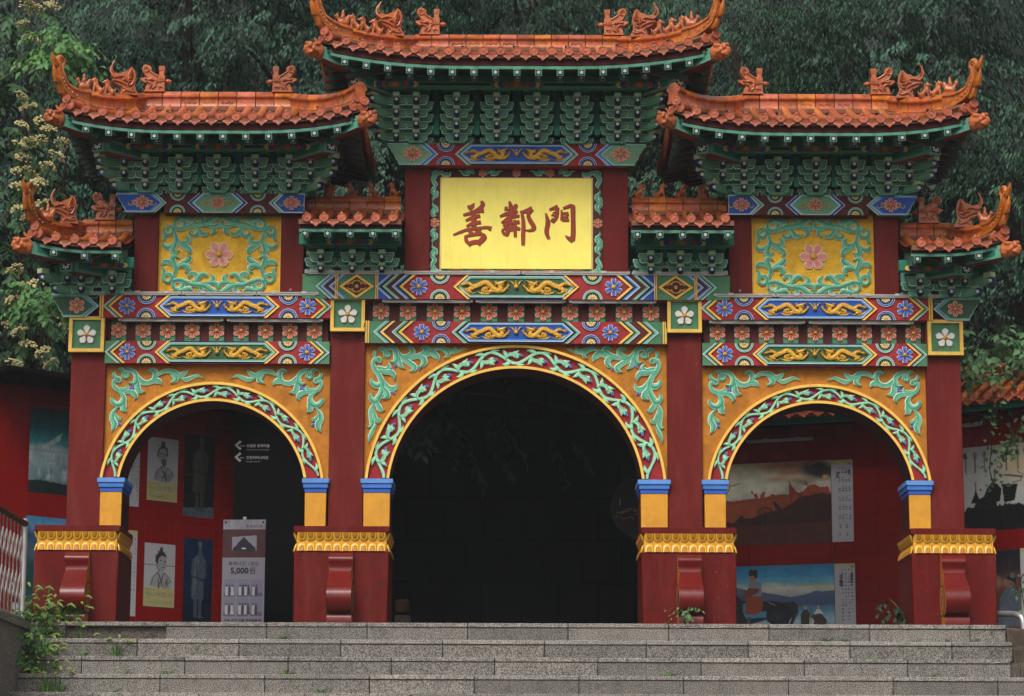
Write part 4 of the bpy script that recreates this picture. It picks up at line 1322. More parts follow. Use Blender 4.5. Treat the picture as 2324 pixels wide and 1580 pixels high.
# ---------------- white flower boxes on the pillars
for (a, b, yt, yb, Yf) in ((-421, -343, 676, 754, -.055), (343, 421, 676, 754, -.055), (-1014, -934, 723, 803, -.055), (934, 1014, 723, 803, -.055)):
    ym = (yt + yb) / 2
    x0, x1, z0, z1 = X(a, ym, Yf), X(b, ym, Yf), Z(yb, Yf), Z(yt, Yf)
    hw, hh = (x1 - x0) / 2, (z1 - z0) / 2
    m = MB(); m.box(-hw + .004, hw - .004, 0, .41, -hh + .004, hh - .004, 'yellow', .003, 'mid_green')
    p = ob('flower_box', m, gate, ((x0 + x1) / 2, Yf, (z0 + z1) / 2))
    t = .034
    m = MB()
    m.ring([(-hw, -hh), (hw, -hh), (hw, hh), (-hw, hh)], [(-hw + t, -hh + t), (hw - t, -hh + t), (hw - t, hh - t), (-hw + t, hh - t)], -.026, .02, 'yellow')
    ob('box_frame', m, p)
    ob('flower', FL_WHITE, p, (0, 0, -.005))

# ---------------- upper pillars, name board, carved panels
for (a, b, yb, yt) in ((-254, -196, 626, 372), (196, 254, 626, 372)):
    bx('upper_pillar', X(a, 500), X(b, 500), Z(yb), Z(yt), 0.0, .34, 'pillar_red')
for sx in (-1, 1):
    for (a, b) in ((868, 813), (535, 482)):
        x0, x1 = sorted((X(sx * a, 580), X(sx * b, 580)))
        bx('upper_pillar', x0, x1, Z(676), Z(482), 0.0, .34, 'pillar_red')
YN = .05
x0, x1, z0, z1 = X(-196, 500, YN), X(196, 500, YN), Z(630, YN), Z(372, YN)
zN = Z(507, YN)
m = MB(); m.box(x0, x1, YN, .30, z0 - zN, z1 - zN, 'frame_brown', .003)
nb = ob('name_board', m, gate, (0, 0, zN), label='bright yellow name board with three dark red characters in a leaf-carved frame')
bz0, bz1 = Z(611, YN - .03) - zN, Z(405, YN - .03) - zN
bxl, bxr = X(-171, 507, YN - .03), X(171, 507, YN - .03)
m = MB(); m.box(bxl, bxr, -.03, .01, bz0, bz1, 'board_yellow', .004); ob('yellow_panel', m, nb, (0, YN, 0))
m = MB()
m.ring([(bxl - .012, bz0 - .012), (bxr + .012, bz0 - .012), (bxr + .012, bz1 + .012), (bxl - .012, bz1 + .012)],
       [(bxl, bz0), (bxr, bz0), (bxr, bz1), (bxl, bz1)], -.012, .004, 'pale_yellow'); ob('panel_edge', m, nb, (0, YN, 0))
# brush-written characters
CH = [
 [([(618, 200), (585, 250), (545, 300)], [4, 30, 26]), ([(520, 245), (560, 270)], [14, 34]), ([(712, 172), (735, 225), (690, 285), (600, 338), (530, 362), (458, 380)], [16, 30, 28, 28, 24, 18]),
  ([(600, 350), (680, 322), (752, 315)], [20, 24, 30]), ([(608, 345), (612, 440), (612, 545)], [26, 34, 34]), ([(496, 462), (580, 420), (700, 388)], [16, 26, 26]),
  ([(508, 545), (590, 500), (712, 482)], [16, 26, 26]), ([(318, 668), (430, 622), (540, 585), (700, 565), (800, 558), (858, 578)], [12, 20, 20, 18, 22, 34]),
  ([(530, 590), (590, 655)], [22, 24]), ([(700, 580), (640, 650)], [24, 24]), ([(560, 590), (640, 590)], [8, 14]), ([(498, 688), (600, 662), (735, 645)], [18, 24, 22]), ([(495, 672), (508, 750), (562, 828)], [18, 26, 12]),
  ([(728, 650), (752, 705), (700, 770), (690, 820)], [24, 40, 34, 10]), ([(545, 795), (620, 770), (705, 770)], [30, 30, 32])],
 [([(1112, 175), (1132, 250), (1132, 330), (1122, 520)], [14, 30, 30, 26]), ([(1065, 252), (1072, 312)], [18, 28]), ([(1195, 215), (1200, 255), (1150, 302)], [18, 30, 20]),
  ([(978, 398), (1080, 358), (1232, 322)], [16, 28, 22]), ([(1120, 400), (1060, 450), (1002, 492)], [26, 24, 16]), ([(1140, 352), (1200, 388), (1258, 390)], [20, 26, 18]), ([(1250, 392), (1150, 420)], [14, 12]),
  ([(1125, 420), (1060, 500), (1032, 542)], [24, 22, 14]), ([(1040, 550), (1115, 500)], [16, 22]), ([(1092, 540), (1085, 640), (1062, 678)], [28, 30, 16]), ([(1003, 598), (1052, 662)], [14, 22]), ([(1010, 590), (1100, 560)], [14, 18]),
  ([(1192, 448), (1195, 580), (1198, 692)], [22, 24, 20]), ([(1145, 500), (1258, 472)], [18, 28]), ([(1110, 602), (1200, 562), (1264, 582)], [16, 22, 22]), ([(1140, 470), (1150, 610)], [16, 18]),
  ([(1288, 325), (1312, 500), (1308, 690), (1308, 810)], [18, 26, 28, 22]), ([(1262, 328), (1340, 322), (1435, 280)], [12, 28, 34]), ([(1430, 290), (1382, 370), (1402, 445), (1452, 530), (1458, 575), (1400, 598), (1338, 592)], [30, 24, 28, 30, 26, 18, 6])],
 [([(1628, 348), (1658, 480), (1640, 620), (1672, 722)], [12, 32, 30, 20]), ([(1678, 298), (1800, 252)], [16, 32]), ([(1795, 262), (1778, 400), (1725, 485)], [24, 28, 18]), ([(1708, 372), (1805, 385)], [14, 18]), ([(1702, 465), (1730, 420)], [12, 16]), ([(1725, 340), (1770, 330)], [8, 14]),
  ([(1850, 300), (1860, 450)], [12, 24]), ([(1862, 352), (1945, 352)], [16, 26]), ([(1935, 352), (1925, 400), (1880, 405)], [22, 18, 14]), ([(1860, 452), (1955, 445)], [16, 22]), ([(1900, 410), (1950, 448)], [10, 14]),
  ([(1872, 278), (1980, 240), (2030, 262)], [18, 26, 26]), ([(2012, 245), (2015, 450), (2015, 640), (2005, 745)], [32, 30, 32, 32]), ([(2010, 750), (1945, 705), (1903, 668)], [30, 24, 5])]]
kc = .9296 / (5.81 * 223.5)
zoff = Z(507, YN - .03) - zN
for ci, ch_ in enumerate(CH):
    m = MB()
    for j, (p_, w_) in enumerate(ch_):
        P_ = [((x - 1211) * kc, -(y - 494) * kc) for x, y in p_]
        m.stroke(P_, [a * kc * 1.12 for a in w_], .0042 + j * .00012, 'ink_edge', round_=False, n=max(8, 7 * len(p_)))
        m.stroke(P_, [a * kc * .90 for a in w_], .0085 + j * .00015, 'ink_red', round_=False, n=max(8, 7 * len(p_)))
    ob('brush_character', m, nb, (0, YN - .03, zoff))
# little carved leaves in the frame
def sprig():
    m = MB()
    for (p_, w_) in (([(-95, 30), (-50, 28), (-20, 0), (10, -20), (50, -20), (70, 0)], [3, 16, 24, 28, 26, 5]), ([(-20, 0), (30, 25), (70, 38), (110, 10), (118, -25)], [10, 26, 34, 30, 4]),
                     ([(-30, 10), (-10, -25), (25, -35)], [6, 20, 8])):
        m2 = MB(); m2.stroke([(x * .00082, y * .00082) for x, y in p_], [a * .00082 for a in w_], .014, LEAFM); m.add(m2.v, m2.f, [m2.mats[q] for q in m2.m])
    m.prism([(.02, -.034), (.029, -.026), (.02, -.012), (.011, -.026)], -.012, 0, 'coral')
    return m.mesh('leaf_sprig')
SPRIG = sprig()
def corner_sprig():
    m = MB()
    for (p_, w_) in ((spiral((0, 0), 5, 26, 0, 1.4, 10) + [(60, 10), (100, -20), (150, -10), (175, 25)], [6, 9, 11, 13, 14, 15, 16, 18, 20, 22, 24, 30, 30, 4]),
                     (spiral((-35, -35), 5, 26, 0, -1.4, 10) + [(-40, -95), (-15, -140), (-30, -190)], [6, 9, 11, 13, 14, 15, 16, 18, 20, 22, 26, 30, 5]), ([(-60, 30), (-40, 5), (-20, -20)], [4, 30, 14])):
        m2 = MB(); m2.stroke([(x * .00082, y * .00082) for x, y in p_], [a * .00082 for a in w_], .014, LEAFM); m.add(m2.v, m2.f, [m2.mats[q] for q in m2.m])
    return m.mesh('corner_sprig')
CSP = corner_sprig()
fz0, fz1 = (Z(624, YN) - zN), (Z(378, YN) - zN)
ztp, zbt = (bz1 + fz1) / 2 - .002, (fz0 + bz0) / 2 + .0
xsd = (bxr + .012 + X(196, 507, YN)) / 2
for sx in (-1, 1):
    for (zz, fz) in ((ztp, 1), (zbt, -1)):
        ob('corner_sprig', CSP, nb, (sx * (xsd - .015), YN, zz - .01 * fz), (0, 0, 0), (-sx, 1, fz))
        for (xo, fl) in ((-118, 1), (-47, -1)):
            ob('leaf_sprig', SPRIG, nb, (sx * xo * K(507, YN), YN, zz), (0, 0, 0), (sx * fl * .9, 1, fz * .85))
        ob('flower', FL_SMALL, nb, (sx * 77 * K(507, YN), YN, zz), _zero, (.9, 1, .9))
    for zz, fl in ((.30, 1), (-.30, -1), (-.16, 1), (.16, -1)):
        ob('leaf_sprig', SPRIG, nb, (sx * xsd, YN, zz * .95), (0, sx * pi / 2, 0), (fl * .85, 1, .85))
    ob('flower', FL_SMALL, nb, (sx * xsd, YN, 0))
for zz in (ztp, zbt): ob('flower', FL_SMALL, nb, (0, YN, zz), _zero, (.9, 1, .9))

for sx in (-1, 1):
    YP = .055
    x0, x1 = sorted((X(sx * 814, 580, YP), X(sx * 534, 580, YP)))
    z0, z1 = Z(680, YP), Z(484, YP)
    zc = Z(581, YP)
    m = MB(); m.box(x0, x1, YP, .30, z0 - zc, z1 - zc, 'gold_panel', .003)
    p = ob('carved_panel', m, gate, (0, 0, zc))
    cx_ = (x0 + x1) / 2
    hw, a, b = (x1 - x0) / 2, z0 - zc + .03, Z(488, YP) - zc
    m = MB(); m.ring([(-hw, a), (hw, a), (hw, b), (-hw, b)], [(-hw + .014, a + .014), (hw - .014, a + .014), (hw - .014, b - .014), (-hw + .014, b - .014)], -.012, .002, 'yellow'); ob('panel_edge', m, p, (cx_, YP, 0))
    for qx in (-1, 1):
        for qz in (-1, 1):
            ob('leaf_scroll', SCROLL_Q, p, (cx_, YP, 0), _zero, (-qx, 1, qz))
            for (bx_, bz_, an, sc) in QTRB:
                ob('bud', BUD_PINK, p, (cx_ + qx * (1125 - bx_) * kq, YP - .004, -qz * (bz_ - 790) * kq), (0, -qx * rad(an) * qz if qz > 0 else -qx * (pi - rad(an)), 0), (sc, 1.1, sc))
    ob('flower', FL_PINK, p, (cx_, YP, 0))
# pale repair plates low on the upper pillars
m = MB(); m.box(-.013, .013, -.005, .003, -.013, .013, 'plate_pale', .002); m.box(-.004, .004, -.012, -.004, -.004, .004, 'steel', .001)
PL = m.mesh('fixing_plate')
for xo, yd in ((-228, 648), (228, 649), (-457 if False else -512, 682 - 22), (508, 658)):
    ob('fixing_plate', PL, gate, (X(xo, yd), -.001, Z(yd)), (0, .7, 0))
# ================================================================== brackets
DOTS = dots_mesh(.037)
def arm_mesh(hw, h, d):
    """stepped bracket arm seen from the front: pale outline, dark groove, olive field"""
    m = MB()
    def shape(q, hh):
        return [(-hw + q, hh / 2), (-hw + q, hh * .10), (-hw + q + .012, hh * .02), (-hw + q + .012, -hh / 2 + .018), (-hw + q + .03, -hh / 2),
                (hw - q - .03, -hh / 2), (hw - q - .012, -hh / 2 + .018), (hw - q - .012, hh * .02), (hw - q, hh * .10), (hw - q, hh / 2)]
    m.prism(shape(0, h), 0, d, 'bracket_line', 'bracket_teal')
    m.prism(shape(.006, h - .012), -.003, .01, 'leaf_edge')
    m.prism(shape(.0125, h - .025), -.005, .01, 'bracket_dark'); m.prism(shape(.017, h - .036), -.006, .01, 'bracket_olive')
    return m
def cluster_meshes():
    out = {}
    a = arm_mesh(.124, .108, .09)
    b = arm_mesh(.172, .092, .06)
    m = MB()
    m.add([(x, y + .085, z - .036) for x, y, z in b.v], b.f, [b.mats[q] for q in b.m])
    m.add(a.v, a.f, [a.mats[q] for q in a.m])
    out['arm'] = m.mesh('bracket_arm')
    m = MB()
    m.box(-.036, .036, -.105, .05, .022, .072, 'block_olive', .004)
    m.ring([(-.036, .022), (.036, .022), (.036, .068), (-.036, .068)], [(-.029, .029), (.029, .029), (.029, .061), (-.029, .061)], -.108, -.1, 'bracket_line')
    m.prism([(-.027, .022), (-.027, -.024), (.027, -.024), (.027, .022)], -.085, .03, 'navy')
    m.prism([(-.027, -.024), (-.020, -.040), (.020, -.040), (.027, -.024)], -.060, .03, 'black_paint')
    m.add([(x, y - .085, z - .001) for x, y, z in DOTS.v], DOTS.f, 'dot_white')
    out['block'] = m.mesh('bracket_block')
    return out
BK = cluster_meshes()
m = MB()
m.box(-.14, .14, -.02, .14, 0, .05, 'bracket_teal', .003); m.box(-.14, .14, -.024, -.018, .0, .010, 'bracket_line')
CAP = m.mesh('cap_board')
m = MB(); m.box(-.085, .085, -.02, .14, 0, .045, 'bracket_line', .003); m.box(-.070, .070, -.024, -.01, .0, .036, 'bracket_mid'); m.box(-.060, .060, -.027, -.01, .0, .028, 'bracket_olive')
FOOT = m.mesh('base_block')

def diag_mesh(sx, L):
    """arm running out to the corner at 45 degrees, with its block"""
    m = MB()
    c, s_ = math.cos(pi / 4), math.sin(pi / 4)
    q = MB()
    q.box(0, L, -.035, .035, -.05, .05, 'bracket_mid', .004)
    q.box(.02, L - .02, -.0375, .0375, -.034, .03, 'bracket_olive'); q.box(0, L, -.037, .037, -.052, -.042, 'bracket_line')
    q.box(L - .07, L + .02, -.042, .042, .02, .07, 'block_olive', .004)
    q.box(L - .055, L + .005, -.034, .034, -.055, .02, 'navy', .003)
    m.add([(sx * (x * c + y * s_ * 0), -x * s_ + y, z) if False else (sx * (x * c - y * s_), -(x * s_ + y * c), z) for x, y, z in q.v], q.f, [q.mats[k] for k in q.m])
    m.add([(sx * (L * c - .02 + x), -(L * s_) - .028 + y, z - .02) for x, y, z in DOTS.v], DOTS.f, 'dot_white')
    return m.mesh('corner_arm')

def brackets(cl, rows, Yb, step, ycap, ybase, corners=()):
    """cl: cluster offsets in px; rows: photo rows of the white flowers, top first; corners: (cluster index, extra nose offset, side)"""
    n = len(rows)
    objs = []
    for ci, xo in enumerate(cl):
        zb = Z(ybase, Yb)
        p = ob('bracket_cluster', FOOT, gate, (X(xo, ybase, Yb), Yb, zb))
        px_, pz = p.location.x, p.location.z
        ex = [c for c in corners if c[0] == ci]
        for ti in range(n):
            Yt = Yb - step * (n - 1 - ti)
            yd = rows[ti]
            xw = X(xo, yd, Yt)
            zz = Z(yd, Yt - .08) + .006
            ob('bracket_arm', BK['arm'], p, (xw - px_, Yt - Yb, zz - pz + .012))
            ob('bracket_block', BK['block'], p, (xw - px_, Yt - Yb, zz - pz))
            for (_, xe, sx) in ex:
                xw2 = X(xe, yd, Yt)
                if ti < n - 1 or n > 3:
                    ob('bracket_arm', BK['arm'], p, (xw2 - px_, Yt - Yb + .004, zz - pz + .011))
                    ob('bracket_block', BK['block'], p, (xw2 - px_, Yt - Yb, zz - pz))
                dm = diag_mesh(sx, .26 - .03 * ti)
                ob('corner_arm', dm, p, (xw2 - px_ + sx * (.07 if ti < n - 1 or n > 3 else -.03), Yt - Yb + .06, zz - pz + .01))
                # arms of the side face, seen end on
                ob('bracket_arm', BK['arm'], p, (xw2 - px_ + sx * (.10 - .03 * ti), .22, zz - pz), (0, 0, sx * pi / 2))
        Yt = Yb - step * (n - 1)
        zt = Z(ycap + 3, Yt + .05)
        ob('cap_board', CAP, p, (X(xo, ycap, Yt + .05) - px_, Yt + .03 - Yb, zt - pz), _zero, (1, 1, 1.1))
        for (_, xe, sx) in ex:
            ob('cap_board', CAP, p, (X(xe, ycap, Yt + .05) - px_ , Yt + .034 - Yb, zt - pz - .001), _zero, (1, 1, 1.1))
        objs.append(p)
    # teal boards between the clusters, stopping short of the beam so the trees show through
    m = MB()
    for a, b in zip(cl[:-1], cl[1:]):
        xm = (a + b) / 2
        x = X(xm, rows[0], Yb)
        z0, z1 = Z(rows[-1] + 2, Yb + .08), Z(rows[0] - 22, Yb + .08)
        m.box(x - .03, x + .03, Yb + .0, Yb + .05, z0, z1, 'bracket_teal', .003)
        m.box(x - .045, x + .045, Yb + .04, Yb + .08, z0 + .08, z1, 'bracket_mid', .003)
    m.box(X(cl[0], rows[0], Yb), X(cl[-1], rows[0], Yb), Yb + .14, Yb + .20, Z(rows[-1] + 4, Yb + .14), Z(rows[0] - 24, Yb + .14), 'bracket_dark')
    ob('bracket_backing', m, gate)
    return objs

# ================================================================== roofs
def disc_mesh():
    m = MB()
    m.lathe([(.0455, -.004), (.0465, .002), (.0460, .010), (.0415, .0135), (.0385, .0095), (.036, .0088), (.0335, .012), (.031, .0085), (.0275, .0080)], 18, 'tile_pink')
    m.lathe([(.0275, .0080), (.0005, .0085)], 18, 'tile_pink')
    for a in (0.4, 1.66, 2.9, 4.2, 5.4):
        m2 = MB(); m2.stroke([(.022 * math.cos(a + t * .5) * (1 - t * .3), .022 * math.sin(a + t * .5) * (1 - t * .3)) for t in (0, .9, 1.8, 2.6)], [.0022, .0042, .003], .005, 'tile_pink')
        m.add([(x, y - .0078, z) for x, y, z in m2.v], m2.f, 'tile_pink')
    m.ell((0, -.010, 0), (.007, .006, .007), 'tile_pink', 8, 6)
    m.ell((.004, .022, .052), (.013, .013, .014), 'tile_pink', 8, 6)
    return m.mesh('eave_disc')
DISC = disc_mesh()
def drip_mesh():
    m = MB()
    top = [(.068 * math.cos(a), -.008 - .030 * math.sin(a)) for a in np.linspace(pi, 0, 9)]
    def sh(s_, dz): return [(x * s_, (z + .045) * s_ - .045 + dz) for x, z in P]
    P = [(-.068, 0.0)] + [(-.052, -.018), (-.026, -.030), (0, -.034), (.026, -.030), (.052, -.018)] + [(.068, 0.0), (.070, -.022), (.050, -.048), (.026, -.058), (0, -.086), (-.026, -.058), (-.050, -.048), (-.070, -.022)]
    m.prism(P, -.010, .004, 'tile_pink')
    m.ring([(x * .98, z) for x, z in P], [(x * .84, (z + .042) * .80 - .042) for x, z in P], -.014, -.009, 'tile_pink')
    m.stroke([(-.036, -.034), (-.02, -.044), (0, -.040), (.02, -.044), (.036, -.034)], [.003, .006, .004, .006, .003], .0145, 'tile_pink')
    m.stroke([(-.012, -.056), (0, -.066), (.012, -.056)], [.003, .005, .003], .0145, 'tile_pink')
    return m.mesh('drip_tile')
DRIP = drip_mesh()
m = MB(); m.box(-.030, .030, -.01, .055, 0, .012, 'moss_dark', .003); m.box(.0, .04, .03, .10, -.004, .008, 'moss_dark', .003)
CLAY = m.mesh('broken_cap')
def rafter_mesh(s_, L, red=True):
    m = MB(); h = s_ / 2
    m.box(-h, h, 0, L, -h, h, 'rafter_green', .002)
    m.box(-h + .004, h - .004, .012, L, -h - .0012, -h + .004, 'rafter_red')
    m.box(-h * .70, h * .70, -.002, .002, -h * .70, h * .70, 'black_paint')
    d = dots_mesh(s_ * .52); m.add([(x, y - .002, z) for x, y, z in d.v], d.f, 'dot_white')
    return m.mesh('rafter')
RAF1, RAF2 = rafter_mesh(.068, .62), rafter_mesh(.058, .8)
def rafter_plain(s_, L):
    m = MB(); h = s_ / 2
    m.box(-h, h, 0, L, -h, h, 'rafter_dark', .002); m.box(-h + .004, h - .004, -.002, L, -h - .0012, h - .012, 'rafter_red')
    return m.mesh('rafter')
RAFS = rafter_plain(.062, .62)
def rosette_mesh():
    m = MB()
    m.box(-.06, .06, 0, .06, -.06, .06, 'rafter_green', .003); m.box(-.047, .047, -.003, .002, -.047, .047, 'black_paint')
    for k in range(8):
        a = k * pi / 4
        P = [(.010, 0), (.022, .007), (.036, .006), (.042, 0), (.036, -.006), (.022, -.007)]
        m.prism([(x * math.cos(a) - z * math.sin(a), x * math.sin(a) + z * math.cos(a)) for x, z in P], -.006, -.002, 'dot_white')
    return m.mesh('corner_rosette')
ROS = rosette_mesh()

RIDGE = [(-.060, 0), (-.064, .012), (-.055, .018), (-.050, .030), (-.046, .075), (-.052, .086), (-.066, .094), (-.068, .106), (-.058, .116), (-.050, .124), (-.036, .140), (-.015, .150)]
RIDGE = RIDGE + [(-y, z) for y, z in RIDGE[::-1]]
def ridge_seg(p0, p1, hs, mat, gap=.009, s0=1.0, s1=1.0, up0=None):
    """one ridge tile: moulded profile swept from p0 to p1"""
    p0, p1 = Vector(p0), Vector(p1)
    d = (p1 - p0); L = d.length; d.normalize()
    n = Vector((-d.y, d.x, 0)).normalized()
    a, b = p0 + d * gap / 2, p1 - d * gap / 2
    m = MB(); k = len(RIDGE)
    vs = [a + n * y * s0 + Vector((0, 0, z * hs * s0)) for y, z in RIDGE] + [b + n * y * s1 + Vector((0, 0, z * hs * s1)) for y, z in RIDGE]
    fs = [[i, (i + 1) % k, k + (i + 1) % k, k + i] for i in range(k)] + [list(range(k))[::-1], [k + i for i in range(k)]]
    m.add([v - p0 for v in vs], fs, mat)
    return m
WAVE = None
def wave_relief():
    m = MB()
    m.stroke([(-.06, .0), (-.045, .012), (-.03, .0), (-.015, -.010), (0, .002), (.015, .012), (.03, .0), (.045, -.010), (.06, .002)], [.004, .005, .004], .006, 'tile_orange')
    m.stroke(spiral((-.055, -.006), .002, .010, 0, 1.2, 8), [.002, .003], .005, 'tile_orange')
    m.stroke(spiral((.052, .006), .002, .010, 0, 1.2, 8), [.002, .003], .005, 'tile_orange')
    return m.mesh('cloud_relief')
WAVE = wave_relief()
TM = ['tile_orange', 'tile_amber', 'tile_orange', 'tile_pink']

def roof(xl, xr, yd, ydc, yrt, yrb, xrl, xrr, oL, oR, Yf, orows, friz, labels, figsL='', figsR='', owls=(), ridgefigs=(), hornL=True, hornR=True, cornerL=None):
    Yc = PY
    Yb = 2 * Yc - Yf
    zE, zR, zT = Z(yd, Yf), Z(yrb, Yc - .05), Z(yrt, Yc)
    hs = max(.8, (zT - zR) / .150)
    XL, XR_ = X(xl, yd, Yf), X(xr, yd, Yf)
    XRL, XRR = X(xrl, yrb, Yc), X(xrr, yrb, Yc)
    zC = Z(ydc, Yf)
    xm = (XL + XR_) / 2
    if oL and oR: aL, aR = xm - .12 * (XR_ - XL), xm + .12 * (XR_ - XL)
    else: aL, aR = XR_ - .25 * (XR_ - XL), XL + .25 * (XR_ - XL)
    def ez(x):
        z = zE
        if oL and x < aL: z += (zC - zE) * ((aL - x) / (aL - XL)) ** 2.3
        if oR and x > aR: z += (zC - zE) * ((x - aR) / (XR_ - aR)) ** 2.3
        return z
    def ezs(Y): return zE + (zC - zE) * min(1.2, abs((Y - Yc) / (Yf - Yc))) ** 2.6
    def wmax(x):
        w = 1.0
        if oL and x < XRL: w = min(w, (x - XL) / (XRL - XL))
        if oR and x > XRR: w = min(w, (XR_ - x) / (XR_ - XRR))
        return max(0.0, w)
    def surf(x, w): return (x, Yf + (Yc - Yf) * w, ez(x) * (1 - w) + zR * w - .045 * math.sin(pi * w))
    # deck (front, back, hips)
    m = MB(); nx, nw = 28, 6
    for side in (0, 1):
        top = []
        for j in range(nw + 1):
            w = j / nw
            a = XL + (XRL - XL) * w if oL else XL
            b = XR_ + (XRR - XR_) * w if oR else XR_
            for i in range(nx + 1):
                x, y, z = surf(a + (b - a) * i / nx, w)
                top.append((x, y if side == 0 else 2 * Yc - y, z))
        bot = [(x, y, z - .05) for x, y, z in top]
        g = lambda i, j: j * (nx + 1) + i
        N = len(top)
        fs = [[g(i, j), g(i + 1, j), g(i + 1, j + 1), g(i, j + 1)] for j in range(nw) for i in range(nx)]
        m.add(top, fs, 'tile_deep'); m.add(bot, fs, 'fascia_red')
        m.add(top + bot, [[g(i, 0), g(i + 1, 0), N + g(i + 1, 0), N + g(i, 0)] for i in range(nx)], 'mortar')
    for (op, xe, xi, sg) in ((oL, XL, XRL, -1), (oR, XR_, XRR, 1)):
        if not op: continue
        top = []
        for j in range(nw + 1):
            w = j / nw
            ya, yb = Yf + (Yc - Yf) * w, Yb + (Yc - Yb) * w
            for i in range(13):
                y = ya + (yb - ya) * i / 12
                ze = ezs(Yf + (Yb - Yf) * i / 12)
                top.append((xe + (xi - xe) * w, y, ze * (1 - w) + zR * w - .045 * math.sin(pi * w)))
        bot = [(x, y, z - .05) for x, y, z in top]
        g = lambda i, j: j * 13 + i
        N = len(top)
        fs = [[g(i, j), g(i + 1, j), g(i + 1, j + 1), g(i, j + 1)] for j in range(nw) for i in range(12)]
        m.add(top, fs, 'tile_deep'); m.add(bot, fs, 'fascia_red')
        m.add(top + bot, [[g(i, 0), g(i + 1, 0), N + g(i + 1, 0), N + g(i, 0)] for i in range(12)], 'tile_orange')
    # soffit
    y1 = Yf + .06
    zs1 = Z(orows[1] - 9, Yf + .05) - zE
    sof = []
    for i in range(25):
        x = XL + (XR_ - XL) * i / 24
        sof += [(x, y1, ez(x) + zs1), (x, Yf + .62, zE + zs1 + .13 + (ez(x) - zE) * .3), (x, Yc, zE + zs1 + .18)]
    m.add(sof, [[3 * i + k, 3 * i + 3 + k, 3 * i + 4 + k, 3 * i + 1 + k] for i in range(24) for k in (0, 1)], 'soffit_green')
    sofb = [(x, 2 * Yc - y, z) for x, y, z in sof]
    m.add(sofb, [[3 * i + k, 3 * i + 3 + k, 3 * i + 4 + k, 3 * i + 1 + k] for i in range(24) for k in (0, 1)], 'soffit_green')
    R = ob('roof', m, gate, label=labels)
    # barrel tiles, discs, drips
    nT = int(round((XR_ - XL) / .166))
    xs = [XL + (XR_ - XL) * (i + .5) / nT for i in range(nT)]
    for i, x in enumerate(xs):
        w = wmax(x) * .97
        zt = ez(x)
        ed = min((x - XL) if oL else 9, (XR_ - x) if oR else 9)
        yaw = 0.0
        if ed < .35: yaw = (.45 if (oL and x < xm) else -.45) * (1 - ed / .35) * -1
        if w > .08:
            q = MB()
            P = [Vector(surf(x, w * t)) + Vector((0, 0, .016)) for t in np.linspace(0, 1, 7)]
            rr = [.043, .041, .0425, .0405, .042, .040, .042]
            q.tube([p - P[0] for p in P], rr, 10, TM[(i * 7 + len(xs)) % 2], True)
            ob('barrel_tile', q, R, P[0])
        jz, jx = random.uniform(-.004, .004), random.uniform(-.006, .006)
        ob('eave_disc', DISC, R, (x + jx, Yf - .012, zt + .016 + jz), (0, random.uniform(-.4, .4), yaw))
        if (i * 5 + len(xs)) % 3 == 0:
            ob('broken_cap', CLAY, R, (x + jx - .01, Yf + .01, zt + .066 + jz), (0, .1, 0))
        if i < nT - 1:
            xd = x + (XR_ - XL) / nT / 2
            sl = math.atan2(ez(xd + .08) - ez(xd - .08), .16)
            ob('drip_tile', DRIP, R, (xd, Yf + .004, ez(xd) + .006), (rad(-8), -sl, yaw * .7))
    # side eaves
    for (op, xe, sg) in ((oL, XL, -1), (oR, XR_, 1)):
        if not op: continue
        nS = int((Yb - Yf) / .166)
        for k in range(nS):
            y = Yf + (Yb - Yf) * (k + .5) / nS
            z = ezs(y)
            ob('eave_disc', DISC, R, (xe + sg * .012, y, z + .016), (0, 0, sg * pi / 2))
            ob('drip_tile', DRIP, R, (xe + sg * .0, y + .083, z + .0), (0, 0, sg * pi / 2))
        q = MB()
        A = [(Yf + (Yb - Yf) * t / 14) for t in range(15)]
        z1_, z2_ = Z(orows[0] - 3, Yf + .06) - zE, Z(orows[0] + 5, Yf + .06) - zE
        for (dx, za, zb, mat) in ((.05, z2_ + .03, -.02, 'fascia_red'), (.06, z1_, z2_, 'eave_green')):
            vs = []
            for y in A:
                for (xx_, zz_) in ((xe - sg * dx, za), (xe - sg * dx, zb), (xe - sg * (dx + .03), zb), (xe - sg * (dx + .03), za)):
                    vs.append((xx_, y, ezs(y) + zz_))
            q.add(vs, [[4 * i + k, 4 * i + (k + 1) % 4, 4 * i + 4 + (k + 1) % 4, 4 * i + 4 + k] for i in range(14) for k in range(4)], mat)
        ob('side_eave_board', q, R)
        zr = Z(orows[1], Yf + .03) - zE
        for k in range(9):
            y = Yf + .26 + k * .205
            if y > Yb - .1: break
            ob('rafter', RAFS, R, (xe - sg * .03, y, ezs(y) + zr), (rad(13), 0, sg * pi / 2))
            ob('rafter', RAFS, R, (xe - sg * .24, y + .03, zE + (ezs(y) - zE) * .6 + zr - .03), (rad(12), 0, sg * pi / 2))
    # fascia, eave board
    def strip(name, Y, ya, yb, mat, x0=None, x1=None, th=.04):
        z0, z1 = Z(yb, Y) - zE, Z(ya, Y) - zE
        q = MB(); vs = []
        a, b = (XL + (.05 if oL else 0)) if x0 is None else x0, (XR_ - (.05 if oR else 0)) if x1 is None else x1
        n = 30
        for i in range(n + 1):
            x = a + (b - a) * i / n
            for (yy, zz) in ((Y, z0), (Y, z1), (Y + th, z1), (Y + th, z0)):
                vs.append((x, yy, ez(x) + zz))
        q.add(vs, [[4 * i + k, 4 * i + (k + 1) % 4, 4 * i + 4 + (k + 1) % 4, 4 * i + 4 + k] for i in range(n) for k in range(4)] + [[0, 1, 2, 3], [4 * n + 3, 4 * n + 2, 4 * n + 1, 4 * n]], mat)
        ob(name, q, R)
    strip('fascia', Yf + .05, yd + 6, orows[0] - 4, 'fascia_red')
    strip('eave_board', Yf + .035, orows[0] - 2, orows[0] + 4.5, 'eave_green')
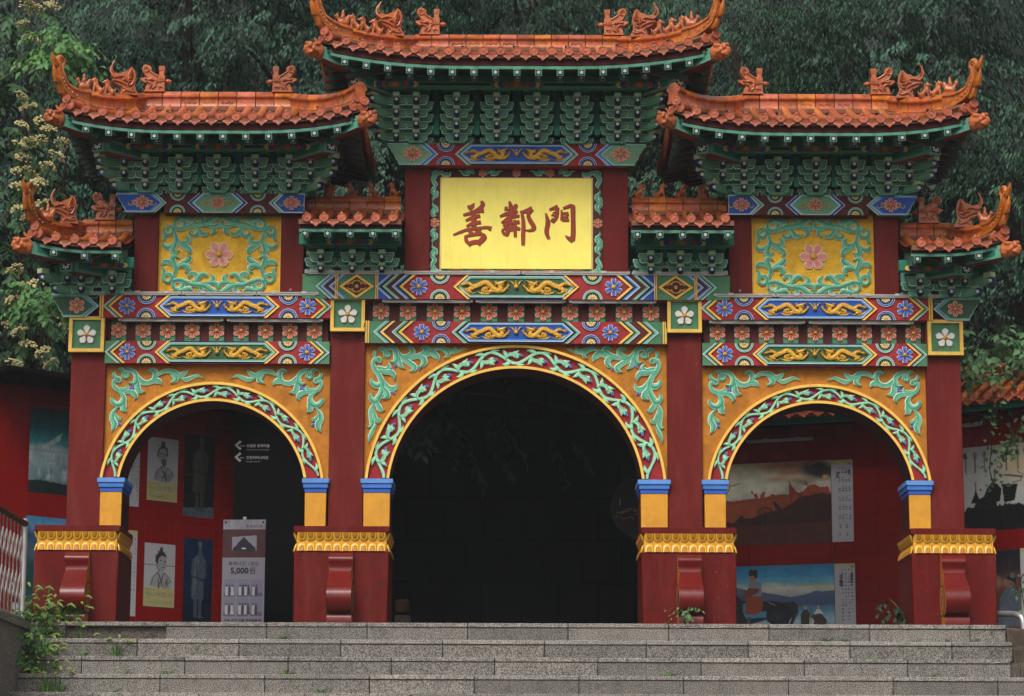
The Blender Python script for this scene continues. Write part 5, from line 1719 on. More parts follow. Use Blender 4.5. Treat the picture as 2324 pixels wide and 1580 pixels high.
    # rafters
    Yr1, Yr2 = Yf + .03, Yf + .23
    z1, z2 = Z(orows[1], Yr1) - zE, Z(orows[2], Yr2) - zE
    nR = int(round((XR_ - XL - (.2 if oL else 0) - (.2 if oR else 0)) / .209))
    a, b = XL + (.24 if oL else .06), XR_ - (.24 if oR else .06)
    for i in range(nR):
        x = a + (b - a) * i / (nR - 1)
        sl = math.atan2(ez(x + .05) - ez(x - .05), .1)
        ob('rafter', RAF1, R, (x, Yr1, ez(x) + z1), (rad(15), -sl * .7, 0))
        if not ((oL and x - XL < .5) or (oR and XR_ - x < .5)):
            ob('rafter', RAF2, R, (x + random.uniform(-.004, .004), Yr2, zE + (ez(x) - zE) * .8 + z2), (rad(13), 0, 0))
    # painted frieze board behind the rafter ends
    Yz = Yf + friz[2]
    za, zb = Z(friz[1], Yz), Z(friz[0], Yz) + .06
    fl, fr = X(friz[3], friz[1], Yz), X(friz[4], friz[1], Yz)
    q = MB(); q.box(fl, fr, Yz, Yz + .10, za, zb, 'soffit_green', .003)
    fb = ob('painted_purlin', q, R)
    q = MB()
    zc_ = (za + Z(friz[0], Yz)) / 2; hz = (Z(friz[0], Yz) - za) / 2 * .95
    def band(xc, w, mat, curve):
        n = 6
        L_ = [(xc + curve * (1 - (2 * t / n - 1) ** 2), zc_ - hz + 2 * hz * t / n) for t in range(n + 1)]
        q.prism(L_ + [(x + w, z) for x, z in L_[::-1]], Yz - .006, Yz, mat)
    W = fr - fl
    cs = [fl + W / 2] + ([fl + .10, fr - .10] if W > 1.2 else [])
    for c in cs:
        for sg in (-1, 1):
            for (dx, mat) in ((.10, 'coral_deep'), (.150, 'blue'), (.195, 'yellow')):
                band(c + sg * dx - .016, .034, mat, sg * .018)
        for (r_, mat, y_) in ((.062, 'mid_green', .007), (.045, 'coral_deep', .009), (.026, 'lotus_boss', .011)):
            q.prism([(c + r_ * 1.2 * math.cos(t), zc_ + min(hz, r_) * math.sin(t)) for t in np.linspace(0, 2 * pi, 10, endpoint=False)], Yz - y_, Yz, mat)
    if W > 1.2:
        for (c0, c1) in ((fl + .33, fl + W / 2 - .25), (fl + W / 2 + .25, fr - .33)):
            q.ring([(c0, zc_ - hz * .85), (c1, zc_ - hz * .85), (c1, zc_ + hz * .85), (c0, zc_ + hz * .85)],
                   [(c0 + .007, zc_ - hz * .6), (c1 - .007, zc_ - hz * .6), (c1 - .007, zc_ + hz * .6), (c0 + .007, zc_ + hz * .6)], Yz - .006, Yz, 'bracket_line')
            q.prism([(c0 + .007, zc_ - hz * .6), (c1 - .007, zc_ - hz * .6), (c1 - .007, zc_ + hz * .6), (c0 + .007, zc_ + hz * .6)], Yz - .003, Yz, 'bracket_dark')
    ob('purlin_painting', q, R)
    # ridge
    Lr = XRR - XRL
    n = max(1, int(round(Lr / .182)))
    owx = [X(o, yrt, Yc) for o in owls]
    for i in range(n):
        a, b = XRL + Lr * i / n, XRL + Lr * (i + 1) / n
        mat = TM[(i * 3 + n) % 4] if random.random() < .8 else 'tile_amber'
        j = random.uniform(-.004, .004)
        ob('ridge_tile', ridge_seg((a, Yc, zR), (b, Yc, zR), hs, mat), R, (a, Yc + j, zR + j * .4))
        if all(abs((a + b) / 2 - ox) > .22 for ox in owx) and not ridgefigs:
            ob('cloud_relief', WAVE, R, ((a + b) / 2, Yc - .047, zR + .052 * hs), _zero, (.95, 1, .9))
    q = MB()
    q.box(XRL, XRR, Yc - .085, Yc + .085, zR - .035, zR + .006, 'mortar', .004)
    ob('ridge_bed', q, R)
    zTop = zR + .150 * hs
    for k, ox in enumerate(owx):
        s_ = 1 if k == 0 else -1
        ob('tail_dragon', OWL, R, (ox, Yc, zTop - .006), (0, 0, 0), (s_, 1, 1))
    for (kind, o, s_) in ridgefigs:
        ob('hen_rider' if kind == 'h' else 'ridge_beast', HEN if kind == 'h' else BEAST, R, (X(o, yrt, Yc), Yc, zTop - .004), (0, 0, 0), (s_, 1, 1))
    # hips
    for (op, xe, xi, sg, figs, horn) in ((oL, XL, XRL, -1, figsL, hornL), (oR, XR_, XRR, 1, figsR, hornR)):
        if not op: continue
        P0, P1 = Vector((xi, Yc, zR)), Vector((xe - sg * .03, Yf + .03, zC + .04))
        def hip(t):
            p = P0.lerp(P1, t)
            p.z = P0.z + (P1.z - P0.z) * t - .05 * math.sin(pi * min(1, t)) + (.05 * max(0, t - .6) ** 2)
            return p
        tend = .74 if horn else .90
        nb_ = max(3, int(round((P1 - P0).length * tend / .20)))
        for i in range(nb_):
            mat = TM[(i * 5 + nb_) % 3]
            a, b = hip(tend * i / nb_), hip(tend * (i + 1) / nb_)
            ob('hip_tile', ridge_seg(a, b, hs * .95, mat), R, a)
        q = MB(); q.tube([hip(t) + Vector((0, 0, -.02)) for t in np.linspace(0, .97, 8)], .075, 8, 'mortar', True, .6); ob('hip_bed', q, R)
        d = (P1 - P0); dh = Vector((d.x, d.y, 0)).normalized()
        n_ = Vector((-dh.y, dh.x, 0))
        if horn:
            c = hip(1.0)
            base = hip(tend)
            ctr = [base, hip(.88) + Vector((0, 0, .015)), c + dh * .04 + Vector((0, 0, .075)), c + dh * .12 + Vector((0, 0, .17)), c + dh * .155 + Vector((0, 0, .28)), c + dh * .145 + Vector((0, 0, .36))]
            PP = catmull([tuple(p) for p in ctr], 16)
            wd = np.interp(np.linspace(0, 1, 16), [0, .4, 1], [.062, .05, .034])
            ht = np.interp(np.linspace(0, 1, 16), [0, .3, .7, 1], [.145 * hs, .125, .085, .06])
            q = MB(); vs = []
            prof = [(-1, 0), (-1, .2), (-.75, .3), (-.75, .7), (-1, .8), (-.9, 1), (.9, 1), (1, .8), (.75, .7), (.75, .3), (1, .2), (1, 0)]
            for i in range(16):
                p = Vector(PP[i]); t = Vector(PP[min(i + 1, 15)]) - Vector(PP[max(i - 1, 0)]); t.normalize()
                up = n_.cross(t).normalized()
                if up.z < 0 and abs(up.z) > .2: up = -up
                if up.dot(dh) > .1 and t.z > .3: up = -up
                for (a, b) in prof: vs.append(p + n_ * a * wd[i] + up * b * ht[i])
            k = len(prof)
            q.add([v - base for v in vs], [[i * k + j, i * k + (j + 1) % k, (i + 1) * k + (j + 1) % k, (i + 1) * k + j] for i in range(15) for j in range(k)] + [list(range(k)), [15 * k + j for j in range(k)]], 'tile_amber')
            # curl at the tip and two spurs outside
            tip = Vector(PP[-1]) - base
            cc = tip - dh * .055 + Vector((0, 0, .018))
            q.tube([cc + dh * (r_ * math.cos(a)) + Vector((0, 0, r_ * math.sin(a))) for a, r_ in zip(np.linspace(-.6, 8.5, 18), np.linspace(.058, .012, 18))], list(np.linspace(.026, .015, 18)), 8, 'tile_amber')
            for (ti, L_) in ((6, .13), (9, .15), (14, .11)):
                p = Vector(PP[ti]) - base
                o_ = [p - dh * .01, p + dh * .03 + Vector((0, 0, .01)), p + dh * (.05 + .02) + Vector((0, 0, L_ * .55)), p + dh * .085 + Vector((0, 0, L_))]
                q.tube(o_, [.035, .035, .024, .006], 6, 'tile_amber', True, 1.0)
            for i in range(4, 10):
                p = Vector(PP[i]) - base; up = Vector((-dh.x * .4, -dh.y * .4, .6))
                for s2 in (-1, 1):
                    q.ell(p + n_ * s2 * wd[i] * .9 + up * ht[i] * .6, (.012, .012, .012), 'tile_amber', 6, 4)
            ob('horn_tip', q, R, base)
        else:
            a, b = hip(.90), hip(1.02)
            ob('hip_end', ridge_seg(a, b, hs, 'tile_orange', .002, 1.0, 1.12), R, a)
        # corner tiles fanning out under the tip
        for (ang, dd, dz) in ((.75, .02, -.015), (-.05, .06, -.06)):
            q = MB(); q.tube([(0, 0, 0), tuple(dh * .2 + Vector((0, 0, -.01)))], .045, 9, 'tile_orange'); 
            ob('barrel_tile', q, R, P1 - dh * .18 + n_ * .05 * ang + Vector((0, 0, .02 + dz)))
        yaw = math.atan2(dh.x, -dh.y)
        ob('eave_disc', DISC, R, P1 + dh * .035 + n_ * .04 + Vector((0, 0, .02)), (0, 0, yaw * .6), (1, 1, 1))
        ob('drip_tile', DRIP, R, P1 + dh * .05 + Vector((0, 0, -.03)), (0, 0, yaw), (1, 1, 1))
        # corner beams and the beast on the end
        zc2 = zC - .165
        A = Vector((xe - sg * .75, Yf + .75, zE + z1 + .02)); B = Vector((xe + sg * .0, Yf + .02, zc2 + .01))
        q = MB()
        t = (B - A).normalized(); nn = Vector((-t.y, t.x, 0)).normalized()
        def bar(A, B, w, h):
            vs = []
            for p in (A, B):
                for (a, b) in ((-w, -h), (w, -h), (w, h), (-w, h)): vs.append(p + nn * a + Vector((0, 0, b)))
            q.add(vs, [[0, 1, 5, 4]], 'rafter_red'); q.add(vs, [[1, 2, 6, 5], [3, 0, 4, 7], [2, 3, 7, 6], [0, 3, 2, 1], [4, 5, 6, 7]], 'rafter_green')
            vs2 = []
            for p in (A.lerp(B, .1), B.lerp(A, .06)):
                for (a, b) in ((-w - .002, -h * .55), (w + .002, -h * .55), (w + .002, h * .55), (-w - .002, h * .55)): vs2.append(p + nn * a + Vector((0, 0, b)))
            q.add(vs2, [[1, 2, 6, 5], [3, 0, 4, 7]], 'soffit_green')
        bar(A, B, .055, .062)
        A2 = A + Vector((-sg * .1, .1, -.06)); B2_ = Vector((xe - sg * .36, Yf + .36, zE + (zC - zE) * .55 + z1 - .085))
        bar(A2, B2_, .065, .062)
        ob('corner_beam', q, R)
        ob('corner_rosette', ROS, R, B2_ + Vector((sg * .045, -.05, 0)), (0, 0, yaw), (1.1, 1, 1.1))
        ob('corner_beast', CORNER, R, B + Vector((sg * .065, -.055, .015)), (0, 0, 0 if sg < 0 else 0), (.86 if sg < 0 else -.86, .86, .98))
        # figures riding the hip, spec string: D head, b beast, h hen, with position along the hip
        for (kind, t_) in figs:
            p = hip(t_) + Vector((0, 0, .148 * hs * .95))
            sl = 0
            me, nm = (DHEAD, 'horned_dragon_head') if kind == 'D' else (HEN, 'hen_rider') if kind == 'h' else (BEAST, 'ridge_beast')
            s2 = 1.0 if kind == 'D' else 1.06
            ob(nm, me, R, p + Vector((0, 0, -.012)), (0, 0, (.30 if sg < 0 else -.30)), (s2 * (1 if sg < 0 else -1), s2, s2))
    return R

# centre
roof(-447, 447, 121, 87, 80, 111, -232, 232, True, True, -1.05, (152, 164, 177), (185, 199, .42, -300, 300),
     'highest roof, over the middle arch, orange glazed tiles with upturned horned ends',
     [('D', .24), ('b', .44), ('b', .57), ('b', .68), ('h', .80)], [('D', .24), ('b', .44), ('b', .57), ('b', .68), ('h', .80)], (-198, 219))
brackets([-228, -136.5, -45.5, 45.5, 136.5, 228], [227, 255, 282, 309], -.13, .10, 205, 326, [(0, -273, -1), (5, 273, 1)])
# side roofs
for sx in (-1, 1):
    c = sx * 678
    lf = [('D', .22), ('b', .47), ('b', .62), ('h', .78)]
    lb = 'roof over the left arch, orange glazed tiles with one upturned horned end' if sx < 0 else 'roof over the right arch, orange glazed tiles with one upturned horned end'
    lo, li = 356, 326
    a, b = (c - lo, c + li) if sx < 0 else (c - li, c + lo)
    ra, rb = (c - 168, c + 170) if sx < 0 else (c - 170, c + 168)
    roof(a, b, 271, 243, 212, 249, ra, rb, True, True, -1.0, (301, 312, 324), (329, 342, .45, c - 180, c + 180), lb,
         lf if sx < 0 else [], lf if sx > 0 else [], (c - 143, c + 146), (), sx < 0, sx > 0)
    brackets([c - 163, c - 86, c, c + 86, c + 163], [370.5, 396, 423.5], -.13, .10, 345, 441, [(0, c - 211, -1), (4, c + 211, 1)])
    # low roofs, outer and inner
    a, b = (-1106, -897) if sx < 0 else (897, 1106)
    lf = [('D', .30), ('h', .72)]
    lb = 'low roof stub outside the left bay, orange tiles with upturned horned end' if sx < 0 else 'low roof stub outside the right bay, orange tiles with upturned horned end'
    roof(a, b, 553, 532, 503, 536, -985 if sx < 0 else 869, -869 if sx < 0 else 985, sx < 0, sx > 0, -.80, (574, 584, 594), (600, 611, .42, -1000 if sx < 0 else 869, -869 if sx < 0 else 1000), lb,
         lf if sx < 0 else [], lf if sx > 0 else [], (-932,) if sx < 0 else (), (), True, True)
    if sx > 0:
        pass
    brackets([-985, -915] if sx < 0 else [915, 985], [635, 659], -.12, .10, 616, 671, [(0, -1016, -1)] if sx < 0 else [(1, 1016, 1)])
    a, b = (-494, -261) if sx < 0 else (261, 494)
    lb = 'low roof between the left carved panel and the name board, orange tiles with four figures' if sx < 0 else 'low roof between the name board and the right carved panel, orange tiles with four figures'
    roof(a, b, 499, 499, 448, 482, a, b, False, False, -.72, (523, 531, 541), (545, 556, .40, a, b), lb,
         [], [], (), [('h' if i == 0 else 'b', -sx * -1 * o if False else sx * o, 1 if sx < 0 else -1) for i, o in enumerate((425, 376, 328, 280))])
    brackets([sx * 443, sx * 371.5, sx * 304.5][::sx if sx > 0 else -1][::-1] if False else sorted([sx * 443, sx * 371.5, sx * 304.5]), [585, 611], -.09, .10, 563, 624)
# tail dragon of the low right roof
R_ = [o for o in bpy.data.objects if o.name.startswith('roof') and 'outside the right' in str(o.get('label', ''))][0]
ob('tail_dragon', OWL, R_, (X(934, 503, PY), PY, Z(503, PY) - .006), _zero, (-1, 1, 1))
# ================================================================== mural walls
def ray_dir(xd, yd):
    u, v = (xd - CX) / F, (CY - yd) / F
    return Vector((u, ct - v * st, st + v * ct))
CAMP = Vector((CAMX, -D, CZ))
class Wall:
    """vertical plane through P with horizontal direction d; s runs along d, normal faces the viewer"""
    def __init__(s, P, d):
        s.P = Vector((P[0], P[1], 0)); s.d = Vector((d[0], d[1], 0)).normalized()
        s.n = Vector((s.d.y, -s.d.x, 0))
        if s.n.y > 0: s.n = -s.n
        s.yaw = math.atan2(s.d.y, s.d.x)
    def hit(s, xd, yd):
        r = ray_dir(xd, yd)
        t = (s.P - CAMP).dot(s.n) / r.dot(s.n)
        p = CAMP + r * t
        return (p - s.P).dot(s.d), p.z
    def at(s, a, z, off=0.0):
        p = s.P + s.d * a + s.n * off
        return Vector((p.x, p.y, z))

def plane_pt(xd, Y): return (CAMX + (xd - CX) / F * S_(1200, Y), Y)

# ---- painting: colours of the printed murals, sampled onto the tile grids
class Art:
    def __init__(s, W, H, bg, res=125):
        s.W, s.H = W, H
        s.res = res
        s.nx, s.ny = max(8, int(W * res)), max(8, int(H * res))
        s.a = np.zeros((s.ny, s.nx, 3)); s.a[:] = lin(bg)
        s.X, s.Y = np.meshgrid((np.arange(s.nx) + .5) / s.nx, (np.arange(s.ny) + .5) / s.ny)   # y down
        s.r = np.random.default_rng(int(W * 1000 + H * 77))
    def put(s, mask, c, al=1.0):
        m = (mask * al)[..., None]
        s.a = s.a * (1 - m) + np.array(lin(c)) * m
        return s
    def grad(s, stops, x0=0, x1=1):
        ys = [q[0] for q in stops]; cs = np.array([lin(q[1]) for q in stops])
        g = np.stack([np.interp(s.Y, ys, cs[:, k]) for k in range(3)], -1)
        m = ((s.X >= x0) & (s.X <= x1))[..., None]
        s.a = np.where(m, g, s.a); return s
    def poly(s, P, c, al=1.0):
        ins = np.zeros(s.X.shape, bool); n = len(P)
        for i in range(n):
            x1, y1 = P[i]; x2, y2 = P[(i + 1) % n]
            if y1 == y2: continue
            cnd = ((y1 > s.Y) != (y2 > s.Y)) & (s.X < (x2 - x1) * (s.Y - y1) / (y2 - y1) + x1)
            ins ^= cnd
        return s.put(ins.astype(float), c, al)
    def ell(s, x, y, rx, ry, c, al=1.0, soft=0.0):
        d = np.sqrt(((s.X - x) / rx) ** 2 + ((s.Y - y) / ry) ** 2)
        m = (d < 1).astype(float) if not soft else np.clip((1 - d) / soft, 0, 1)
        return s.put(m, c, al)
    def line(s, P, w, c, al=1.0):
        asp = s.W / s.H
        for (x1, y1), (x2, y2) in zip(P[:-1], P[1:]):
            ax, ay, bx_, by = x1 * asp, y1, x2 * asp, y2
            L = (bx_ - ax) ** 2 + (by - ay) ** 2 + 1e-9
            t = np.clip(((s.X * asp - ax) * (bx_ - ax) + (s.Y - ay) * (by - ay)) / L, 0, 1)
            dd = np.hypot(s.X * asp - ax - t * (bx_ - ax), s.Y - ay - t * (by - ay))
            s.put(np.clip(1.5 - dd / w, 0, 1), c, al)
        return s
    def noise(s, amt, cells=9):
        g = s.r.random((cells + 2, cells + 2))
        gx, gy = s.X * cells, s.Y * cells
        i, j = gx.astype(int), gy.astype(int); fx, fy = gx - i, gy - j
        fx, fy = fx * fx * (3 - 2 * fx), fy * fy * (3 - 2 * fy)
        v = (g[j, i] * (1 - fx) + g[j, i + 1] * fx) * (1 - fy) + (g[j + 1, i] * (1 - fx) + g[j + 1, i + 1] * fx) * fy
        s.a *= (1 + amt * (v - .5) * 2)[..., None]; return s
    def marks(s, x0, x1, y0, y1, pitch, c, fill=.6, vertical=True):
        """columns or rows of small dashes standing for text too small to read"""
        n = int(((y1 - y0) if vertical else (x1 - x0)) / pitch)
        for k in range(n):
            if s.r.random() > fill + .3: continue
            a, b = (y0 if vertical else x0) + pitch * (k + .12), (y0 if vertical else x0) + pitch * (k + .82)
            t0, t1 = (x0, x1) if vertical else (y0, y1)
            for q in range(2):
                f0 = t0 + (t1 - t0) * s.r.random() * .4; f1 = t1 - (t1 - t0) * s.r.random() * .4
                if vertical: s.poly([(f0, a + (b - a) * q * .5), (f1, a + (b - a) * q * .5), (f1, a + (b - a) * (q * .5 + .3)), (f0, a + (b - a) * (q * .5 + .3))], c, .8)
                else: s.poly([(a, f0), (b, f0), (b, f1), (a, f1)], c, .6)
        return s
    def sample(s, x, y):
        i = np.clip((x * s.nx).astype(int), 0, s.nx - 1); j = np.clip((y * s.ny).astype(int), 0, s.ny - 1)
        return s.a[j, i]

def art_tile(art, u0, u1, v0, v1, th=.006, g=.0015):
    """one printed tile; u along the wall, v down from the picture's top edge (metres)"""
    w, h = u1 - u0 - g, v1 - v0 - g
    nx, ny = max(2, int(w * art.res) + 1), max(2, int(h * art.res) + 1)
    us, vs_ = np.linspace(0, w, nx), np.linspace(0, h, ny)
    U, V = np.meshgrid(us, vs_)
    co = np.stack([U - w / 2, np.full_like(U, -th), h / 2 - V], -1).reshape(-1, 3)
    col = art.sample((u0 + U) / art.W, (v0 + V) / art.H).reshape(-1, 3)
    fs = [[j * nx + i, (j + 1) * nx + i, (j + 1) * nx + i + 1, j * nx + i + 1] for j in range(ny - 1) for i in range(nx - 1)]
    N = len(co)
    rim = [i for i in range(nx)] + [j * nx + nx - 1 for j in range(1, ny)] + [(ny - 1) * nx + i for i in range(nx - 2, -1, -1)] + [j * nx for j in range(ny - 2, 0, -1)]
    bk = [(co[i][0], 0, co[i][2]) for i in rim]
    vv = [tuple(c) for c in co] + bk
    R_ = len(rim)
    fs += [[rim[i], rim[(i + 1) % R_], N + (i + 1) % R_, N + i] for i in range(R_)]
    me = bpy.data.meshes.new('mural_tile'); me.from_pydata(vv, [], fs)
    at = me.color_attributes.new('Col', 'FLOAT_COLOR', 'POINT')
    cc = np.ones((len(vv), 4)); cc[:N, :3] = col; cc[N:, :3] = col[rim]
    at.data.foreach_set('color', cc.ravel())
    me.materials.append(MATS['print'])
    return me

TILE = .25
tcache = {}
def wall_tile(w, h):
    k = (round(w, 3), round(h, 3))
    if k not in tcache:
        m = MB(); m.box(-k[0] / 2, k[0] / 2, -.006, 0, -k[1] / 2, k[1] / 2, 'wall_tile', .0012)
        tcache[k] = m.mesh('wall_tile')
    return tcache[k]

def mural_wall(label, W, s0, s1, zt, murals, zoff=0.0, soff=0.0, tall=None):
    t = thing('mural_wall', label, 'wall', W.at(0, 0), (0, 0, W.yaw))
    m = MB(); m.box(s0, s1, 0, .22, -.02, zt, 'grout'); m.box(s0 - .02, s1 + .02, -.05, .27, zt, zt + .10, 'dark_wall', .01)
    if tall:
        m.box(s0 - .02, s1 + .02, -tall, -.052, zt + .02, zt + .09, 'dark_wall', .01)
    ob('wall_body', m, t)
    rects = [(a, b, c, d) for (a, b, c, d, *_r) in murals]
    ncol0 = math.floor((s0 - soff) / TILE)
    for i in range(ncol0, math.ceil((s1 - soff) / TILE)):
        for j in range(-1, math.ceil(zt / TILE)):
            cell = (max(soff + i * TILE, s0), min(soff + (i + 1) * TILE, s1), max(zoff + j * TILE, 0), min(zoff + (j + 1) * TILE, zt))
            if cell[1] - cell[0] < .015 or cell[3] - cell[2] < .015: continue
            todo = [cell]
            for (a, b, c, d) in rects:
                nxt = []
                for (x0, x1, z0, z1) in todo:
                    if x1 <= a or x0 >= b or z1 <= c or z0 >= d: nxt.append((x0, x1, z0, z1)); continue
                    if x0 < a: nxt.append((x0, a, z0, z1))
                    if x1 > b: nxt.append((b, x1, z0, z1))
                    xa, xb = max(x0, a), min(x1, b)
                    if z0 < c: nxt.append((xa, xb, z0, c))
                    if z1 > d: nxt.append((xa, xb, d, z1))
                todo = nxt
            for (x0, x1, z0, z1) in todo:
                if x1 - x0 < .012 or z1 - z0 < .012: continue
                ob('wall_tile', wall_tile(x1 - x0 - .0022, z1 - z0 - .0022), t, ((x0 + x1) / 2, random.uniform(-.0006, .0006), (z0 + z1) / 2))
    for (a, b, c, d, lab, art, letters) in murals:
        p = ob('mural', None, t, (a, 0, d), label=lab)
        nx, ny = max(1, int(round((b - a) / TILE))), max(1, int(round((d - c) / TILE)))
        for i in range(nx):
            for j in range(ny):
                u0, u1 = (b - a) * i / nx, (b - a) * (i + 1) / nx
                v0, v1 = (d - c) * j / ny, (d - c) * (j + 1) / ny
                ob('mural_tile', art_tile(art, u0, u1, v0, v1), p, ((u0 + u1) / 2, random.uniform(-.0005, .0005), -(v0 + v1) / 2))
        for (key, x, z, sc) in letters:
            mb = MB(); mb.merge(TX[key], 'ink', (0, 0, 0), sc)
            ob('lettering', mb, p, (x, -.0085, -z))
    return t

def rect(W, xl, xr, yt, yb):
    xm = (xl + xr) / 2
    a, b = W.hit(xl, (yt + yb) / 2)[0], W.hit(xr, (yt + yb) / 2)[0]
    return a, b, max(.012, W.hit(xm, yb)[1]), W.hit(xm, yt)[1]

# ---------------- left wall
WL = Wall(plane_pt(540, 6.0), (1.05, 1))
def art_sky(W, H):
    A = Art(W, H, '#0d5a63')
    A.grad([(0, '#0c343c'), (.25, '#0b6a72'), (.42, '#3fa0a6'), (.52, '#b9cdd0'), (.7, '#8aa6ae'), (1, '#5b7880')])
    A.noise(.25, 6); A.ell(.45, .46, .5, .07, '#d6e2e2', .6, .9)
    A.poly([(.3, .45), (.75, .26), (.7, .36), (.4, .48)], '#cfdedd', .7)
    A.poly([(0, .86), (.3, .84), (1, .88), (1, 1), (0, 1)], '#122424')
    for x, y, w, h in ((.2, .68, .1, .16), (.38, .74, .2, .12), (.7, .66, .26, .2)): A.ell(x + w / 2, y + h / 2, w / 2, h / 2, '#dfe6e6', .5, .8)
    A.line([(.52, .70), (.52, .86)], .006, '#6a7f86'); A.line([(.33, .74), (.33, .85)], .006, '#7a8f96')
    return A.noise(.2, 30)
def art_blue(W, H):
    A = Art(W, H, '#27618f')
    A.grad([(0, '#3f86b8'), (.1, '#5b93ba'), (.2, '#2c4f74'), (.4, '#4a6076'), (.5, '#1e4b4b'), (1, '#123034')])
    A.poly([(0, .55), (.3, .38), (.6, .34), (1, .22), (1, 1), (0, 1)], '#174a4a', .8); A.ell(.35, .62, .12, .05, '#9fb4b4', .8, .5)
    A.poly([(.3, 1), (.6, .80), (.75, .74), (.6, 1)], '#a8a39a', .8)
    return A.noise(.25, 14)
def art_text(W, H, head=False, cols=3):
    A = Art(W, H, '#c9c7cb')
    if head: A.put((A.Y < .055).astype(float), '#cfc587')
    for k in range(cols):
        x = .30 + .62 * (k + .5) / cols if cols > 1 else .5
        A.marks(x - .07, x + .05, .09 if head else .03, .95 - .2 * (k % 2), .028, '#3a3840')
    return A.noise(.05, 12)
def art_portrait(W, H, young=False):
    A = Art(W, H, '#c4c2c6', 150)
    A.put((A.Y > .70).astype(float), '#c5bd86')
    A.put((np.abs(A.Y - .345) < .003).astype(float), '#55525a')
    A.poly([(.20, .66), (.30, .52), (.45, .45), (.62, .45), (.80, .52), (.88, .60), (.70, .69), (.35, .69)], '#a19fa4', .7)
    g = '#2d2b30'
    if not young:
        A.poly([(.33, .22), (.38, .17), (.52, .15), (.62, .18), (.64, .28), (.60, .38), (.52, .43), (.44, .41), (.36, .34)], '#a9a6aa')
        A.poly([(.42, .15), (.42, .06), (.55, .05), (.57, .15)], '#57555b'); A.line([(.30, .12), (.64, .155)], .005, g)
        A.line([(.33, .30), (.33, .22), (.39, .165), (.52, .15), (.62, .18), (.64, .27)], .012, g)
        A.line([(.40, .25), (.47, .245)], .007, g); A.line([(.54, .255), (.61, .26)], .007, g); A.line([(.51, .26), (.53, .31), (.49, .315)], .004, '#5a585e')
        A.poly([(.44, .335), (.60, .34), (.60, .42), (.54, .47), (.47, .43)], '#47454a', .8); A.line([(.46, .34), (.58, .345)], .006, g)
    else:
        A.poly([(.37, .24), (.42, .18), (.60, .17), (.71, .22), (.72, .30), (.68, .40), (.60, .45), (.48, .43), (.40, .34)], '#aaa7ab')
        A.poly([(.36, .30), (.36, .20), (.46, .135), (.62, .135), (.71, .19), (.70, .215), (.58, .19), (.50, .21), (.45, .26), (.44, .33)], '#333136')
        A.poly([(.47, .14), (.50, .07), (.56, .05), (.60, .09), (.60, .14)], '#45434a'); A.line([(.42, .125), (.66, .14)], .005, g)
        A.line([(.50, .275), (.56, .27)], .007, g); A.line([(.64, .275), (.70, .28)], .006, g); A.line([(.64, .28), (.66, .33), (.62, .335)], .004, '#57555b'); A.line([(.58, .375), (.66, .375)], .006, g)
        A.line([(.40, .33), (.44, .40), (.50, .44)], .006, g)
    for k in range(26):
        x = .24 + .6 * A.r.random(); y = .50 + .1 * A.r.random()
        A.line([(x, y), (x + .05 * (A.r.random() - .3), y + .12)], .0035, '#4b4950', .7)
    A.line([(.44, .45), (.54, .56), (.60, .68)], .008, g); A.line([(.64, .46), (.56, .58), (.46, .68)], .007, g); A.line([(.22, .66), (.30, .53), (.44, .46)], .006, g); A.line([(.66, .46), (.80, .52), (.88, .60)], .005, g)
    A.marks(.05, .42, .725, .738, .05, '#4a473a', .6, False)
    for y in (.77, .795, .82): A.marks(.05, .93, y, y + .014, .035, '#4f4b3c', .6, False)
    A.marks(.05, .2, .855, .868, .05, '#3a372c', .9, False)
    for y in (.895, .918, .94): A.marks(.05, .93, y, y + .012, .03, '#5a5645', .6, False)
    return A
def art_warrior(W, H, blue=False):
    A = Art(W, H, '#141416' if not blue else '#0c1f3c')
    if blue: A.grad([(0, '#112c52'), (.5, '#0b2140'), (1, '#081426')])
    A.noise(.3, 5)
    b, hi = ('#474440', '#5d5a54') if not blue else ('#4a5a68', '#6b7c88')
    if not blue: A.poly([(0, .90), (1, .86), (1, 1), (0, 1)], '#56666e'); A.noise(.25, 22)
    A.ell(.55, .11, .075, .055, b); A.poly([(.48, .06), (.52, .03), (.62, .05), (.60, .09)], hi); A.poly([(.48, .15), (.62, .15), (.64, .19), (.46, .19)], b)
    A.poly([(.44, .185), (.66, .185), (.76, .25), (.77, .42), (.70, .48), (.70, .70), (.27, .70), (.30, .45), (.26, .40), (.30, .24)], b)
    A.poly([(.40, .20), (.55, .20), (.52, .45), (.34, .68), (.30, .66)], hi, .5); A.line([(.30, .45), (.70, .47)], .008, '#2a2826' if not blue else '#1c2c3c')
    A.line([(.44, .3), (.48, .45), (.72, .50)], .010, '#312e2b' if not blue else '#22323f', .7)
    A.poly([(.36, .70), (.50, .70), (.49, .88), (.56, .92), (.38, .92)], b, .85); A.poly([(.53, .70), (.66, .70), (.64, .89), (.70, .92), (.54, .93)], b, .85)
    return A.noise(.18, 26)
mL = []
def addm(L, W, r, lab, art, letters=()):
    a, b, c, d = rect(W, *r)
    L.append((a, b, c, d, lab, art(b - a, d - c), letters))
addm(mL, WL, (67, 165, 933, 1126), 'teal mural of clouds over a pale town', art_sky)
addm(mL, WL, (57, 160, 1178, 1396), 'blue mural of hills and a valley', art_blue)
addm(mL, WL, (288, 317, 1012, 1153), 'white strip of small upright writing', art_text)
addm(mL, WL, (335, 404, 998, 1141), 'ink portrait of a bearded man with a topknot', art_portrait)
addm(mL, WL, (418, 487, 990, 1177), 'dark picture of a standing clay warrior', art_warrior)
addm(mL, WL, (289, 311, 1207, 1402), 'white strip of small upright writing under a yellow heading', lambda w, h: art_text(w, h, True, 2))
addm(mL, WL, (328, 398, 1237, 1381), 'ink portrait of a young man with a hair bun', lambda w, h: art_portrait(w, h, True))
